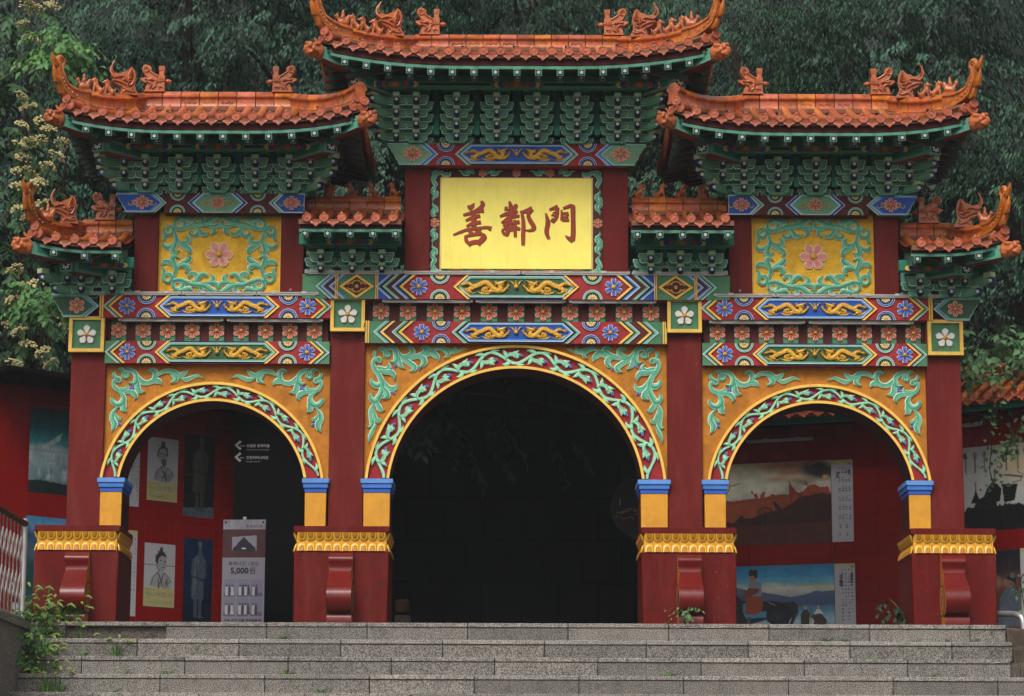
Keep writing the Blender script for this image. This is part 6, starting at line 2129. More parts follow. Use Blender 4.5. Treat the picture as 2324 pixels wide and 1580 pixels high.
addm(mL, WL, (417, 483, 1226, 1420), 'blue picture of a standing clay warrior', lambda w, h: art_warrior(w, h, True))
zl = WL.hit(300, 912)[1]
mural_wall('dark red tiled wall with grey portraits and clay warrior pictures behind the left arch', WL, WL.hit(-60, 1200)[0], 0.0, zl, mL, .1, -.02, .62)

# ---------------- right walls
WA = Wall(plane_pt(1890, 3.6), (2.5, -1.0))
sC = WA.hit(2125, 1200)[0]
pc = WA.at(sC, 0)
WB = Wall((pc.x, pc.y), (1.25, -1.0))
def art_battle(W, H):
    A = Art(W, H, '#8f8c7c', 140)
    A.grad([(0, '#8c8670'), (.35, '#9c9a8a'), (.55, '#8f9186')])
    A.noise(.12, 5)
    A.ell(.58, .05, .36, .10, '#7a3a22', .8, .8); A.ell(.66, .14, .2, .06, '#8a4426', .7, .8); A.ell(.5, .20, .12, .04, '#92552f', .6, .8); A.ell(.72, .22, .22, .05, '#a06a3f', .6, .9); A.ell(.16, .05, .2, .06, '#a89a68', .7, .9)
    A.ell(.86, .10, .17, .14, '#241d20', .95, .5); A.ell(.94, .14, .12, .12, '#1c1719', .9, .5); A.ell(.74, .25, .16, .07, '#5a4a4c', .8, .9); A.ell(.64, .33, .12, .07, '#6b5e60', .8, .9); A.ell(.58, .39, .08, .05, '#7a6f70', .8, .9)
    A.line([(.8, .05), (.86, .03), (.9, .0)], .008, '#a2482a'); A.ell(.95, .20, .035, .03, '#b98f3c', .8, .6)
    A.poly([(0, .46), (.05, .44), (.10, .455), (.2, .44), (.33, .43), (.40, .42), (.46, .405), (.55, .39), (.60, .40), (.66, .385), (.72, .375), (.80, .36), (.90, .35), (.96, .36), (1, .40), (1, 1), (0, 1)], '#6d2c1b')
    A.poly([(.74, .37), (.80, .30), (.86, .29), (.90, .33), (.97, .32), (.985, .36), (.97, .42), (.75, .42)], '#7a3220')
    A.grad([], 0, 0) if False else None
    A.poly([(0, .50), (.5, .45), (1, .45), (1, .75), (0, .75)], '#7c3c22', .5)
    for x in np.linspace(.08, .62, 34): A.line([(x, .45), (x + .006, .415 + .02 * A.r.random())], .003, '#6d2c1b', .9)
    A.poly([(.27, .34), (.285, .335), (.29, .37), (.275, .375)], '#6d2c1b'); A.line([(.28, .34), (.315, .43)], .004, '#6d2c1b'); A.poly([(.30, .38), (.325, .37), (.335, .43), (.31, .43)], '#6d2c1b')
    A.poly([(.35, .40), (.37, .365), (.39, .35), (.405, .37), (.395, .39), (.39, .43), (.36, .43)], '#7a3520'); A.ell(.47, .405, .02, .018, '#6d2c1b')
    A.poly([(0, .71), (.05, .70), (.10, .72), (.16, .66), (.165, .63), (.19, .635), (.20, .67), (.27, .67), (.35, .63), (.40, .62), (.47, .60), (.55, .575), (.62, .53), (.70, .45), (.75, .43), (.82, .42), (.87, .40), (.94, .395), (.97, .42), (1, .42), (1, 1), (0, 1)], '#2c1310')
    for k in range(9):
        a = pi * k / 8
        A.line([(.40, .625), (.40 - .066 * math.cos(a), .625 - .075 * math.sin(a))], .0035, '#2a1410')
    A.line([(.40 - .066 * math.cos(a), .625 - .078 * math.sin(a)) for a in np.linspace(0, pi, 14)], .007, '#2a1410')
    A.poly([(.455, .49), (.48, .475), (.50, .485), (.51, .51), (.54, .55), (.555, .58), (.52, .59), (.495, .56), (.485, .52), (.47, .50)], '#1e1416'); A.line([(.50, .57), (.49, .605)], .004, '#1e1416'); A.line([(.515, .58), (.515, .605)], .004, '#1e1416')
    A.line([(.615, .235), (.66, .34), (.735, .44)], .005, '#2a1410'); A.poly([(.625, .27), (.665, .33), (.685, .38), (.66, .40), (.65, .47), (.635, .53), (.63, .45), (.62, .40)], '#5e2114')
    A.line([(.765, .245), (.82, .42)], .006, '#3a1a14'); A.line([(.755, .29), (.79, .275)], .006, '#3a1a14')
    A.line([(.0, .47), (.02, .40), (.07, .31), (.075, .27), (.12, .265), (.16, .24)], .006, '#3a2a24'); A.line([(.02, .39), (.03, .24), (.075, .17)], .005, '#3a2a24'); A.poly([(0, .42), (.012, .42), (.02, .47), (.0, .5)], '#3a2019')
    A.poly([(0, .78), (1, .74), (1, 1), (0, 1)], '#4a1f16', .55)
    A.noise(.16, 18); A.a = np.minimum(A.a * 2.1, .9); return A
def art_rider(W, H):
    A = Art(W, H, '#3b82a8', 140)
    A.grad([(0, '#27688f'), (.18, '#357ca0'), (.30, '#5f98a8'), (.37, '#b5b39c'), (.42, '#a9aaa0'), (.50, '#8f9aa0'), (.62, '#3f5c78'), (.75, '#4e7f98'), (.90, '#8fa8b0'), (1, '#93a8ae')])
    A.noise(.10, 6)
    A.poly([(0, .27), (.1, .33), (.2, .38), (.36, .43), (.5, .48), (.62, .53), (.74, .49), (.84, .43), (.90, .45), (1, .43), (1, .66), (0, .66)], '#3d4a68', .92); A.noise(.08, 9)
    A.ell(.45, .31, .12, .05, '#c9bf9a', .5, .9); A.ell(.12, .32, .12, .04, '#c9bf9a', .4, .9)
    d = '#17181d'
    A.poly([(0, .44), (.08, .43), (.14, .48), (.18, .56), (.30, .62), (.42, .57), (.52, .60), (.60, .62), (.66, .66), (.67, .76), (.62, .86), (.58, 1), (.46, 1), (.40, .88), (.30, .93), (.19, .97), (.12, .93), (.08, .86), (.04, .74), (0, .68)], d)
    A.poly([(.57, .62), (.64, .60), (.68, .66), (.68, .80), (.63, .98), (.60, .98), (.64, .80)], '#202228'); A.line([(.67, .8), (.63, .99)], .006, '#5a6068'); A.ell(.30, .78, .10, .08, '#33363e', .6, .8); A.ell(.5, .82, .08, .10, '#30353f', .6, .8)
    A.poly([(.05, .88), (.10, .93), (.06, 1), (.0, 1)], d); A.poly([(.04, .66), (.05, .72), (.03, .80)], '#7d95a0')
    A.poly([(.19, .62), (.22, .60), (.24, .78), (.40, .74), (.40, .84), (.22, .86), (.19, .75)], '#3a7d96'); A.poly([(.22, .58), (.26, .48), (.35, .49), (.37, .60), (.36, .74), (.30, .80), (.21, .78)], '#8a3a1c'); A.noise(.06, 14)
    A.poly([(.25, .28), (.30, .23), (.355, .27), (.36, .40), (.355, .50), (.25, .50), (.24, .40)], '#6d7886'); A.poly([(.24, .36), (.27, .36), (.34, .37), (.33, .44), (.24, .52), (.20, .54), (.17, .53), (.21, .47)], '#70301f')
    A.poly([(.25, .17), (.30, .16), (.32, .19), (.31, .24), (.27, .275), (.255, .24)], '#8a6350'); A.poly([(.25, .17), (.25, .11), (.255, .06), (.29, .07), (.32, .06), (.325, .12), (.32, .21), (.30, .20), (.29, .16)], '#1d1a1c')
    A.poly([(.23, .84), (.26, .82), (.25, .97), (.22, .97)], '#4d4540'); A.line([(.42, .60), (.48, .65)], .005, '#9a8f86')
    for x, c in ((.745, '#3a2f2a'), (.86, '#c9c6c0')):
        A.ell(x, .70, .013, .028, '#a38a78'); A.poly([(x - .04, .80), (x - .015, .735), (x + .015, .735), (x + .04, .80), (x + .03, .95), (x + .035, 1), (x - .04, 1)], c)
    A.poly([(.80, .82), (.88, .80), (.93, .90), (.93, 1), (.78, 1)], '#3c3431'); A.ell(.80, .93, .02, .06, '#b9b4ac'); A.line([(.79, .70), (.79, .95)], .005, '#2c2422')
    A.noise(.10, 30); A.a = np.minimum(A.a * 1.75, .9); return A
def art_weapons(W, H):
    A = Art(W, H, '#c3c2bd', 110)
    A.ell(.55, .25, .30, .30, '#c9a86f', .7, .9); A.noise(.06, 6)
    P = [(0, .80)]
    for k in range(46):
        x = k / 45.0
        y = .73 - .05 * A.r.random() - (.10 if .14 < x < .34 else 0) + (.10 * (1 - x * 12) if x < .08 else 0)
        P.append((x, y))
    A.poly(P + [(1, 1), (0, 1)], '#0a0a0b')
    A.poly([(.10, .66), (.13, .58), (.15, .50), (.17, .58), (.20, .66)], '#0b0b0c'); A.poly([(.22, .60), (.26, .50), (.30, .44), (.36, .46), (.40, .52), (.38, .66), (.26, .68), (.24, .64)], '#0b0b0c'); A.poly([(.40, .46), (.55, .48), (.52, .66), (.42, .68)], '#0c0c0d')
    A.line([(.15, .42), (.15, .55)], .006, '#101012'); A.line([(.335, .33), (.335, .46)], .006, '#101012')
    for i, x in enumerate((.06, .15, .24, .45, .56, .64, .74)):
        A.line([(x, .07), (x, .30)], .008, '#3a3b3e'); A.poly([(x - .03, .08), (x + (.03 if i % 2 else .0), .07), (x + .025, .14), (x - .02, .13)], '#2c2d30', .9 if i not in (1, 2) else .3)
    A.line([(.42, .36), (.60, .40)], .010, '#33302d'); A.line([(.55, .32), (.60, .37), (.58, .44), (.50, .46)], .006, '#4a4642')
    A.line([(.68, .50), (.88, .40), (.97, .42), (.86, .52)], .012, '#35322f'); A.line([(.70, .52), (.69, .60)], .008, '#35322f'); A.line([(.86, .44), (.88, .58)], .008, '#35322f')
    return A.noise(.06, 20)
def art_street(W, H):
    A = Art(W, H, '#3a2320')
    A.grad([(0, '#141a22'), (.25, '#2a2326'), (.4, '#7a4a3a'), (.6, '#5d3b34'), (1, '#4a4650')]); A.noise(.4, 9)
    A.ell(.45, .40, .22, .10, '#a08068', .6, .6); A.ell(.3, .5, .25, .12, '#96502f', .5, .7)
    A.poly([(.5, .62), (.62, .50), (.85, .48), (1, .60), (1, 1), (.4, 1)], '#5b6672'); A.ell(.72, .42, .13, .07, '#8d6d5c'); A.poly([(.62, .36), (.75, .32), (.88, .36), (.88, .44), (.78, .40)], '#1c191b'); A.ell(.8, .33, .06, .035, '#5f6a74')
    return A.noise(.25, 16)
mA, mB_ = [], []
addm(mA, WA, (1640, 1888, 1047, 1234), 'mural of a battlefield under a smoky red sky with a crow on a hill', art_battle)
a, b, c, d = rect(WA, 1889, 1938, 1041, 1227)
mA.append((a, b, c, d, 'white text strip headed 45 beside the battlefield mural', art_text(b - a, d - c, True, 4), [('n45', (b - a) * .86, .058, .9), ('longju_k', (b - a) * .84, .15, .75), ('longju_c', (b - a) * .30, .17, .75)]))
addm(mA, WA, (1640, 1896, 1281, 1420), 'mural of a man in an orange robe riding a black horse before blue hills', art_rider)
a, b, c, d = rect(WA, 1897, 1944, 1276, 1420)
mA.append((a, b, c, d, 'white text strip headed 46 beside the horseman mural', art_text(b - a, d - c, True, 4), [('n46', (b - a) * .86, .05, .9), ('king_k', (b - a) * .84, .14, .75), ('king_c', (b - a) * .32, .16, .75)]))
zr = 2.58
mural_wall('red tiled wall with battlefield and horseman murals behind the right arch', WA, WA.hit(1480, 1200)[0], sC + .005, zr, mA, .06, .03)
addm(mB_, WB, (2180, 2420, 1002, 1197), 'pale mural of hanging weapons over black silhouettes', art_weapons)
addm(mB_, WB, (2225, 2319, 1246, 1420), 'dark mural of a man in grey robes by a street stall', art_street)
addm(mB_, WB, (2320, 2372, 1238, 1420), 'white text strip under a yellow heading', lambda w, h: art_text(w, h, True, 3))
mural_wall('red tiled wall with the pale weapons mural at the right edge', WB, -.005, WB.hit(2470, 1200)[0], zr, mB_, .06, .0)

# ---------------- little tiled roofs on the right walls
def wall_roof(W, s0, s1, label, nm):
    t = thing('wall_roof', label, 'roof', W.at(0, 0), (0, 0, W.yaw))
    zE_, zR_ = 2.70, 3.02
    y0, y1 = -.42, .14
    m = MB()
    m.prism([(s0, 0), (s1, 0), (s1, .001), (s0, .001)], 0, .001, 'fascia_red') if False else None
    for (ya, yb) in ((y0, y1), (2 * y1 - y0, y1)):
        vs = [(s0, ya, zE_ - .03), (s1, ya, zE_ - .03), (s1, yb, zR_ - .02), (s0, yb, zR_ - .02), (s0, ya, zE_ - .08), (s1, ya, zE_ - .08), (s1, yb, zR_ - .1), (s0, yb, zR_ - .1)]
        m.add(vs, [[0, 1, 2, 3], [4, 5, 6, 7], [0, 1, 5, 4], [0, 3, 7, 4], [1, 2, 6, 5]], 'tile_deep')
    m.box(s0, s1, -.02, .30, zr + .1, zR_ - .1, 'soffit_green')
    m.box(s0, s1, y0 + .08, y0 + .12, zE_ - .14, zE_ - .05, 'soffit_green')
    ob('roof_deck', m, t)
    n = int((s1 - s0) / .165)
    for i in range(n):
        s_ = s0 + (s1 - s0) * (i + .5) / n
        q = MB(); P = [Vector((0, y0 + (y1 - y0) * k / 5, zE_ + (zR_ - zE_) * k / 5)) for k in range(6)]
        q.tube([p - P[0] for p in P], [.043, .041, .043, .041, .042, .04], 9, 'tile_amber')
        ob('barrel_tile', q, t, P[0] + Vector((s_, 0, 0)))
        ob('eave_disc', DISC, t, (s_, y0 - .012, zE_), (0, random.uniform(-.3, .3), 0))
        ob('drip_tile', DRIP, t, (s_ + (s1 - s0) / n / 2, y0, zE_ - .012), (rad(-8), 0, 0))
        if i % 2 == 0: ob('rafter', RAF2, t, (s_, y0 + .10, zE_ - .10), (rad(12), 0, 0), (1, .5, 1))
    k = max(1, int((s1 - s0) / .3))
    for i in range(k):
        a, b = s0 + (s1 - s0) * i / k, s0 + (s1 - s0) * (i + 1) / k
        ob('ridge_tile', ridge_seg((a, y1, 0), (b, y1, 0), .95, TM[i % 2]), t, (a, y1, zR_ - .01))
    return t
wall_roof(WA, WA.hit(1500, 1200)[0], sC - .02, 'small orange tiled roof along the battlefield mural wall, seen through the right arch', 'a')
wall_roof(WB, .02, WB.hit(2470, 1200)[0], 'small orange tiled roof over the weapons mural wall at the right edge', 'b')

# ---------------- tube lights
def tube_light(name, label, p0, p1, group):
    p0, p1 = Vector(p0), Vector(p1)
    L = (p1 - p0).length
    t = thing(name, label, 'tube light', p0, (0, 0, math.atan2(p1.y - p0.y, p1.x - p0.x)), group)
    m = MB(); m.box(0, L, -.018, .018, .006, .024, 'lamp_grey', .002); m.box(0, .03, -.02, .02, -.006, .026, 'lamp_grey', .002); m.box(L - .03, L, -.02, .02, -.006, .026, 'lamp_grey', .002); ob('casing', m, t)
    m = MB(); m.tube([(.03, -.003, -.002), (L - .03, -.003, -.002)], .011, 8, 'lamp_tube'); ob('tube', m, t)
    m = MB()
    for f in (.28, .76): m.box(L * f - .025, L * f + .025, -.021, .021, .004, .032, 'lamp_tube', .002)
    ob('clip', m, t)
def run(a, b, yd, Y, label, group='tube lights along the gate beams', drop=.0):
    tube_light('tube_light', label, (X(a, yd, Y), Y, Z(yd, Y) - .006), (X(b, yd, Y), Y, Z(yd, Y) - .006), group)
Yt = -.10 - .012
for (a, b, w) in ((-480, -258, 'at the foot of the left low brackets'), (-256, 10, 'under the left half of the name board'), (12, 258, 'under the right half of the name board'), (262, 480, 'at the foot of the right low brackets')):
    run(a, b, 620.5, Yt, 'grey tube light on the upper centre beam ' + w)
for (a, b, w) in ((-304, -98, 'left'), (-92, 112, 'middle'), (120, 318, 'right')):
    run(a, b, 684.5, -.125 + .06, 'grey tube light over the centre flower frieze, the %s one of three' % w)
for sx, nm in ((-1, 'left'), (1, 'right')):
    for (a, b, w) in ((1036, 900, 'outermost of the four under the carved panel'), (898, 760, 'under the outer half of the carved panel'), (758, 590, 'under the inner half of the carved panel'), (588, 448, 'next to the white flower box')):
        a, b = (sx * a, sx * b) if sx < 0 else (sx * b, sx * a)
        run(a, b, 669.5, -.085 - .012, 'grey tube light on the %s beam, %s' % (nm, w))
    for (a, b, w) in ((902, 664, 'outer'), (656, 438, 'inner')):
        a, b = (sx * a, sx * b) if sx < 0 else (sx * b, sx * a)
        run(a, b, 729.5, -.05, 'grey tube light over the %s flower frieze, the %s one of two' % (nm, w))
for (W, x0, x1, y0, lab) in ((WA, 1698, 1850, 1004, 'long grey tube light under the eave above the battlefield mural'), (WB, 2192, 2235, 966, 'grey tube light under the eave above the weapons mural')):
    s0, z0 = W.hit(x0, y0); s1, _ = W.hit(x1, y0)
    tube_light('tube_light', lab, W.at(s0, z0, .06), W.at(s1, z0, .06), 'tube lights under the mural wall eaves')

# ---------------- dark corner behind: retaining wall, signs
bk = thing('retaining_wall', 'stone wall coloured almost black for shade, closing the passage behind the centre arch', 'wall')  # wall and stones coloured near black in place of passage shade
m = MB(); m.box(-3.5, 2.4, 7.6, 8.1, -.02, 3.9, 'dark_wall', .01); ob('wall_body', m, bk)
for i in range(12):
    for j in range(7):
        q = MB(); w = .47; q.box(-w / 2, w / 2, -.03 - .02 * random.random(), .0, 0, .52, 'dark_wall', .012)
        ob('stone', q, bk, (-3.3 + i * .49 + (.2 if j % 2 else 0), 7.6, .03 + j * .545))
# added roof slab, posts and side wall that block light from the passage
sw = thing('light_blocker', 'added flat-roofed shelter that blocks light behind the centre arch', 'shelter')
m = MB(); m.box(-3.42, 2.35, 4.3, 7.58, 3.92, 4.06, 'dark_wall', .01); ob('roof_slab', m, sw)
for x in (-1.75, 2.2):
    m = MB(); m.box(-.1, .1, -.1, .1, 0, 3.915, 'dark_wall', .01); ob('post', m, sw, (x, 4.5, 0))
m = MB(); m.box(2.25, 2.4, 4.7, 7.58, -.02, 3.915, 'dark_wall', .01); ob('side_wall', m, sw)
# direction board
YB_ = 5.6
bxl_, bxr_ = plane_pt(529, YB_)[0], plane_pt(742, YB_)[0]
db = thing('direction_board', 'black direction board with two white arrows inside the left arch', 'sign', (bxl_, YB_, 0))
wB = bxr_ - bxl_
m = MB(); m.box(0, wB, 0, .10, .02, 3.15, 'sign_black', .006); ob('panel', m, db)
def zb_(yd): return Z(yd, YB_)
def xb_(xd): return plane_pt(xd, YB_)[0] - bxl_
for (ya, yb, k1, k2, k3, yt_, ye) in ((1002, 1024, 'd1', 'd1e', 'd1m', 1017, 1022), (1029, 1051, 'd2', 'd2e', 'd2m', 1044, 1049)):
    m = MB(); zc_ = zb_((ya + yb) / 2); hz = (zb_(ya) - zb_(yb)) / 2
    xa, xb2 = xb_(530), xb_(542)
    m.prism([(xa, zc_), (xb2, zc_ + hz), (xb2 + .02, zc_ + hz - .02), (xa + .035, zc_), (xb2 + .02, zc_ - hz + .02), (xb2, zc_ - hz)], -.004, .0, 'sign_white'); ob('arrow', m, db)
    q = MB(); q.merge(TX[k1], 'sign_white', (xb_(557), -.003, zb_(yt_)), .40); q.merge(TX[k3], 'sign_white', (xb_(543), -.003, zb_(yt_ - 1)), .5); ob('lettering', q, db)
    q = MB(); q.merge(TX[k2], 'sign_white', (xb_(557), -.003, zb_(ye) - .012), .42); ob('small_lettering', q, db)
# studio banner
YS_ = 4.9
x0, x1 = plane_pt(508, YS_)[0], plane_pt(605, YS_)[0]
bn = thing('studio_banner', 'tall pale photo studio banner priced 5,000 standing inside the left arch', 'banner', ((x0 + x1) / 2, YS_, 0), (0, 0, rad(-3)))
w = x1 - x0
z_t, z_b = Z(1182, YS_), .08
H_ = z_t - z_b
A = Art(w, H_, '#8d8994', 180)
yy = lambda yd: (z_t - Z(yd, YS_)) / H_
A.put(((A.Y > yy(1204)) & (A.Y < yy(1268))).astype(float), '#4a2226'); A.noise(.2, 14)
A.poly([(.22, yy(1222)), (.80, yy(1218)), (.80, yy(1252)), (.22, yy(1252))], '#8f8a98'); A.poly([(.24, yy(1248)), (.5, yy(1222)), (.78, yy(1248)), (.78, yy(1253)), (.24, yy(1253))], '#1d1a22'); A.ell(.5, yy(1248), .06, .006, '#c9c6d0')
A.put((A.Y > yy(1268)).astype(float), '#8d8994')
for (y0, y1) in ((1318, 1358), (1360, 1402)):
    for k in range(3):
        xa = .05 + k * .315
        A.poly([(xa, yy(y0)), (xa + .27, yy(y0)), (xa + .27, yy(y1)), (xa, yy(y1))], '#807c90')
        A.put(((A.X > xa) & (A.X < xa + .27) & (A.Y > yy(y1 - 10)) & (A.Y < yy(y1))).astype(float), '#4f4b5c', .7)
        for q in range(1 + (k + int(y0)) % 3 + 1):
            fx = xa + .07 + q * .065
            A.ell(fx, yy(y0 + 14), .018, .007, '#2b2830'); A.poly([(fx - .03, yy(y0 + 17)), (fx + .03, yy(y0 + 17)), (fx + .035, yy(y1 - 4)), (fx - .035, yy(y1 - 4))], '#2f2c36' if q % 2 else '#c0bcc8', .9)
ob('banner_sheet', art_tile(A, 0, w, 0, H_, .004, 0), bn, (0, 0, (z_t + z_b) / 2))
for (key, x, yd, sc_) in (('studio', .02, 1200, .62), ('per', 0, 1286, .55), ('price', .06, 1304, .72), ('won', .065, 1304, .72), ('foot', 0, 1413, .62)):
    q = MB(); q.merge(TX[key], 'ink', (x, -.0065, Z(yd, YS_)), sc_); ob('lettering', q, bn)
m = MB(); m.tube([(0, .03, .02), (0, .03, z_t + .02)], .012, 8, 'dark_wood'); m.box(-w / 2, w / 2, .004, .02, z_t - .012, z_t + .004, 'dark_wood', .002); m.box(-.02, .02, .0, .03, z_t, z_t + .035, 'lamp_grey', .003); m.box(-.3, .3, -.12, .16, 0, .03, 'dark_wood', .006)
ob('stand', m, bn)
for sx in (-1, 1):
    m = MB(); m.lathe([(.0, .006), (.011, .006), (.013, .002), (.013, -.002)], 10, 'ink'); ob('eyelet', m, bn, (sx * (w / 2 - .03), -.004, z_t - .03))
# round panel behind the right inner pier
YD = 2.6
xc_, r_ = plane_pt(1462, YD)[0], 74 * K(1150, YD)
rp = thing('round_panel', 'large dark brown round panel with faint gold writing behind the right inner pier', 'panel', (xc_, YD, Z(1150, YD)))
m = MB(); m.lathe([(.001, .02), (r_ * .95, .02), (r_ * .955, .035), (r_, .035), (r_, -.03)], 48, 'board_brown'); ob('disc', m, rp)
m = MB()
for (P_, w_) in (([(-.30, -.07), (-.2, -.05), (-.26, -.08)], .004), ([(-.2, -.03), (-.13, -.02), (-.17, -.05), (-.22, -.06)], .003), ([(-.12, -.03), (-.02, -.03)], .003), ([(-.11, -.045), (-.04, -.045)], .003), ([(-.32, -.11), (-.28, -.10), (-.30, -.12)], .003),
                 ([(-.25, -.10), (-.22, -.13), (-.18, -.12)], .004), ([(-.17, -.12), (-.13, -.11), (-.11, -.14)], .003), ([(-.06, -.07), (-.1, -.09)], .003), ([(-.255, .09), (-.26, -.02 + .03)], .006)):
    m.stroke(P_, [w_, w_], .003, 'gold_dim', round_=False)
ob('gold_writing', m, rp, (0, -.021, 0))
m = MB(); m.box(-.06, .06, .03, .12, -1.25, .0, 'dark_wood', .006); ob('post', m, rp)
# stone post low in the centre arch
YP_ = 3.2
sp = thing('stone_post', 'short dark stone post with an ochre cap beside the left inner pedestal', 'post', (plane_pt(918, YP_)[0], YP_, 0))
m = MB(); m.box(-.085, .085, -.085, .085, 0, .36, 'granite_old', .01); ob('shaft', m, sp)
m = MB(); m.box(-.075, .075, -.075, .075, .36, .40, 'dark_wall', .004); m.lathe([(.001, .395), (.08, .40), (.085, .43), (.085, .52), (.07, .535), (.001, .54)], 12, 'cap_dim', 'z'); ob('cap', m, sp)

# ---------------- railings and kerbs at the two sides of the steps
xr0, xr1 = -5.02, -5.62
lw = thing('parapet', 'low grey stone parapet beside the left end of the steps', 'wall')
m = MB()
def skew(p0, p1, w, z0a, z1a, z0b, z1b, mat, mb):
    p0, p1 = Vector((*p0, 0)), Vector((*p1, 0)); d = (p1 - p0).normalized(); n = Vector((-d.y, d.x, 0)) * w
    vs = []
    for p, a, b in ((p0, z0a, z1a), (p1, z0b, z1b)):
        for (s_, z) in ((-1, a), (1, a), (1, b), (-1, b)): vs.append(p + n * s_ + Vector((0, 0, z)))
    mb.add(vs, [[0, 1, 5, 4], [1, 2, 6, 5], [2, 3, 7, 6], [3, 0, 4, 7], [0, 3, 2, 1], [4, 5, 6, 7]], mat)
skew((-4.665, -.93), (-4.69, -4.2), .085, -3.5, -.125, -3.5, -.125, 'granite', m); ob('parapet_wall', m, lw)
m = MB(); skew((-4.665, -.90), (-4.69, -4.22), .115, -.123, -.06, -.123, -.06, 'granite', m); ob('coping', m, lw)
rl = thing('handrail', 'stainless steel railing with oval loops at the left end of the steps', 'railing')
A_, B_ = Vector((-4.665, -1.0, 0)), Vector((-4.69, -4.1, 0))
def rp_(t, z): 
    p = A_.lerp(B_, t); base = -.075
    return (p.x, p.y, base + z)
m = MB(); m.tube([rp_(0, -.02), rp_(0, 1.02)], .026, 12, 'steel'); ob('post', m, rl)
m = MB(); m.tube([rp_(1, -.02), rp_(1, 1.02)], .026, 12, 'steel'); ob('post', m, rl)
m = MB(); m.tube([rp_(0, .97), rp_(1, .97)], .030, 10, 'dark_wood'); ob('top_rail', m, rl)
m = MB(); m.tube([rp_(0, .07), rp_(1, .07)], .016, 10, 'steel'); ob('bottom_rail', m, rl)
for k in range(1, 18):
    t = k / 18
    m = MB()
    for sg in (-1, 1):
        P_ = [rp_(t, .07), rp_(t, .22), rp_(t + sg * .009, .26), rp_(t + sg * .021, .32), rp_(t + sg * .021, .38), rp_(t + sg * .009, .44), rp_(t, .48), rp_(t, .58), rp_(t + sg * .009, .62), rp_(t + sg * .021, .67), rp_(t + sg * .021, .73), rp_(t + sg * .009, .79), rp_(t, .83), rp_(t, .96)]
        m.tube(P_, .0075, 6, 'steel')
    ob('baluster', m, rl)
pr = thing('wall_pipe', 'short chrome rail stub beside the left outer pedestal', 'rail')
m = MB(); m.tube([(plane_pt(42, -.7)[0], -.7, Z(1380, -.7)), (plane_pt(80, -.2)[0], -.2, Z(1379, -.2))], .035, 14, 'steel'); ob('pipe', m, pr)
pr = thing('bent_rail', 'bent chrome handrail beside the right outer pedestal', 'rail')
m = MB(); P_ = catmull([(plane_pt(2250, -.1)[0], -.1, Z(1390, -.1)), (plane_pt(2285, -.25)[0], -.25, Z(1389, -.25)), (plane_pt(2308, -.38)[0], -.38, Z(1393, -.38)), (plane_pt(2317, -.42)[0], -.42, Z(1410, -.42)), (plane_pt(2318, -.42)[0], -.42, -.25)], 14)
m.tube(P_, .030, 14, 'steel'); ob('pipe', m, pr)
kr = thing('side_wall', 'rough brown stone wall stepping down at the right end of the steps', 'wall')
m = MB()
for i in range(3):
    m.box(XR[i] + .012, 5.9, YS - GO * i - .0, YS - GO * i + 1.0, -3.5, -.05 - .2 * i, 'concrete_brown', .01)
ob('wall_body', m, kr)

# ---------------- pigeon and cables
pg = thing('pigeon', 'dark grey pigeon perched between the left low brackets', 'bird', (X(-336, 620, -.06), -.055, Z(622, -.06) + .004), (0, 0, rad(165)), data=None)
ob('body', PIGEON, pg, _zero, _zero, (1.05, 1.05, 1.05))
def cable(label, P_, r=.0045):
    t = thing('cable', label, 'cable', P_[0])
    m = MB(); m.tube([Vector(p) - Vector(P_[0]) for p in catmull(P_, 16)], r, 5, 'cable'); ob('wire', m, t)
def cp(o, yd, Y=-.09): return (X(o, yd, Y), Y, Z(yd, Y))
cable('thin black cable sagging under the left inner white flower box', [cp(-424, 738, -.03), cp(-415, 762, -.06), cp(-385, 772, -.03), cp(-352, 758, -.06), cp(-343, 735, -.09)])
cable('thin black cable hanging beside the right inner white flower box', [cp(343, 690, -.06), cp(341, 740, -.06), cp(349, 762, -.03), cp(395, 757, -.015), cp(424, 752, -.02)])
# ================================================================== hill and planting
def hillz(x, y):
    return 2.3 + np.maximum(0, y - 9) * .62 + .3 * np.sin(x * .7) + .25 * np.sin(y * .5 + x * .3)
xs = np.linspace(-30, 30, 61); ys = np.linspace(8.1, 60, 53)
GX, GY = np.meshgrid(xs, ys)
GZ = hillz(GX, GY)
GZ[0, :] = -3.6
m = MB(); nx = len(xs)
m.add(np.stack([GX, GY, GZ], -1).reshape(-1, 3), [[j * nx + i, j * nx + i + 1, (j + 1) * nx + i + 1, (j + 1) * nx + i] for j in range(len(ys) - 1) for i in range(nx - 1)], 'hill')
ob('hill', m, kind='structure')
hz = MB(); hz.box(-96, 96, -86, 106, -4.7, 45, 'hill')
haze_m = bpy.data.materials.new('haze'); haze_m.use_nodes = True
hn = haze_m.node_tree.nodes; hn.remove(hn['Principled BSDF'])
pv = hn.new('ShaderNodeVolumePrincipled'); pv.inputs['Color'].default_value = (.86, .92, .95, 1); pv.inputs['Density'].default_value = 0.0006
haze_m.node_tree.links.new(pv.outputs[0], hn['Material Output'].inputs['Volume'])
hm_ = hz.mesh('haze', 0); hm_.materials.clear(); hm_.materials.append(haze_m)
ob('haze', hm_, kind='stuff')
for sx in (-1, 1):
    m = MB()
    m.box(min(sx * 6.3, sx * 16), max(sx * 6.3, sx * 16), 1.0 if sx < 0 else 3.6, 8.2, -3.6, .6, 'soil', .1)
    ob('terrain', m, kind='structure')

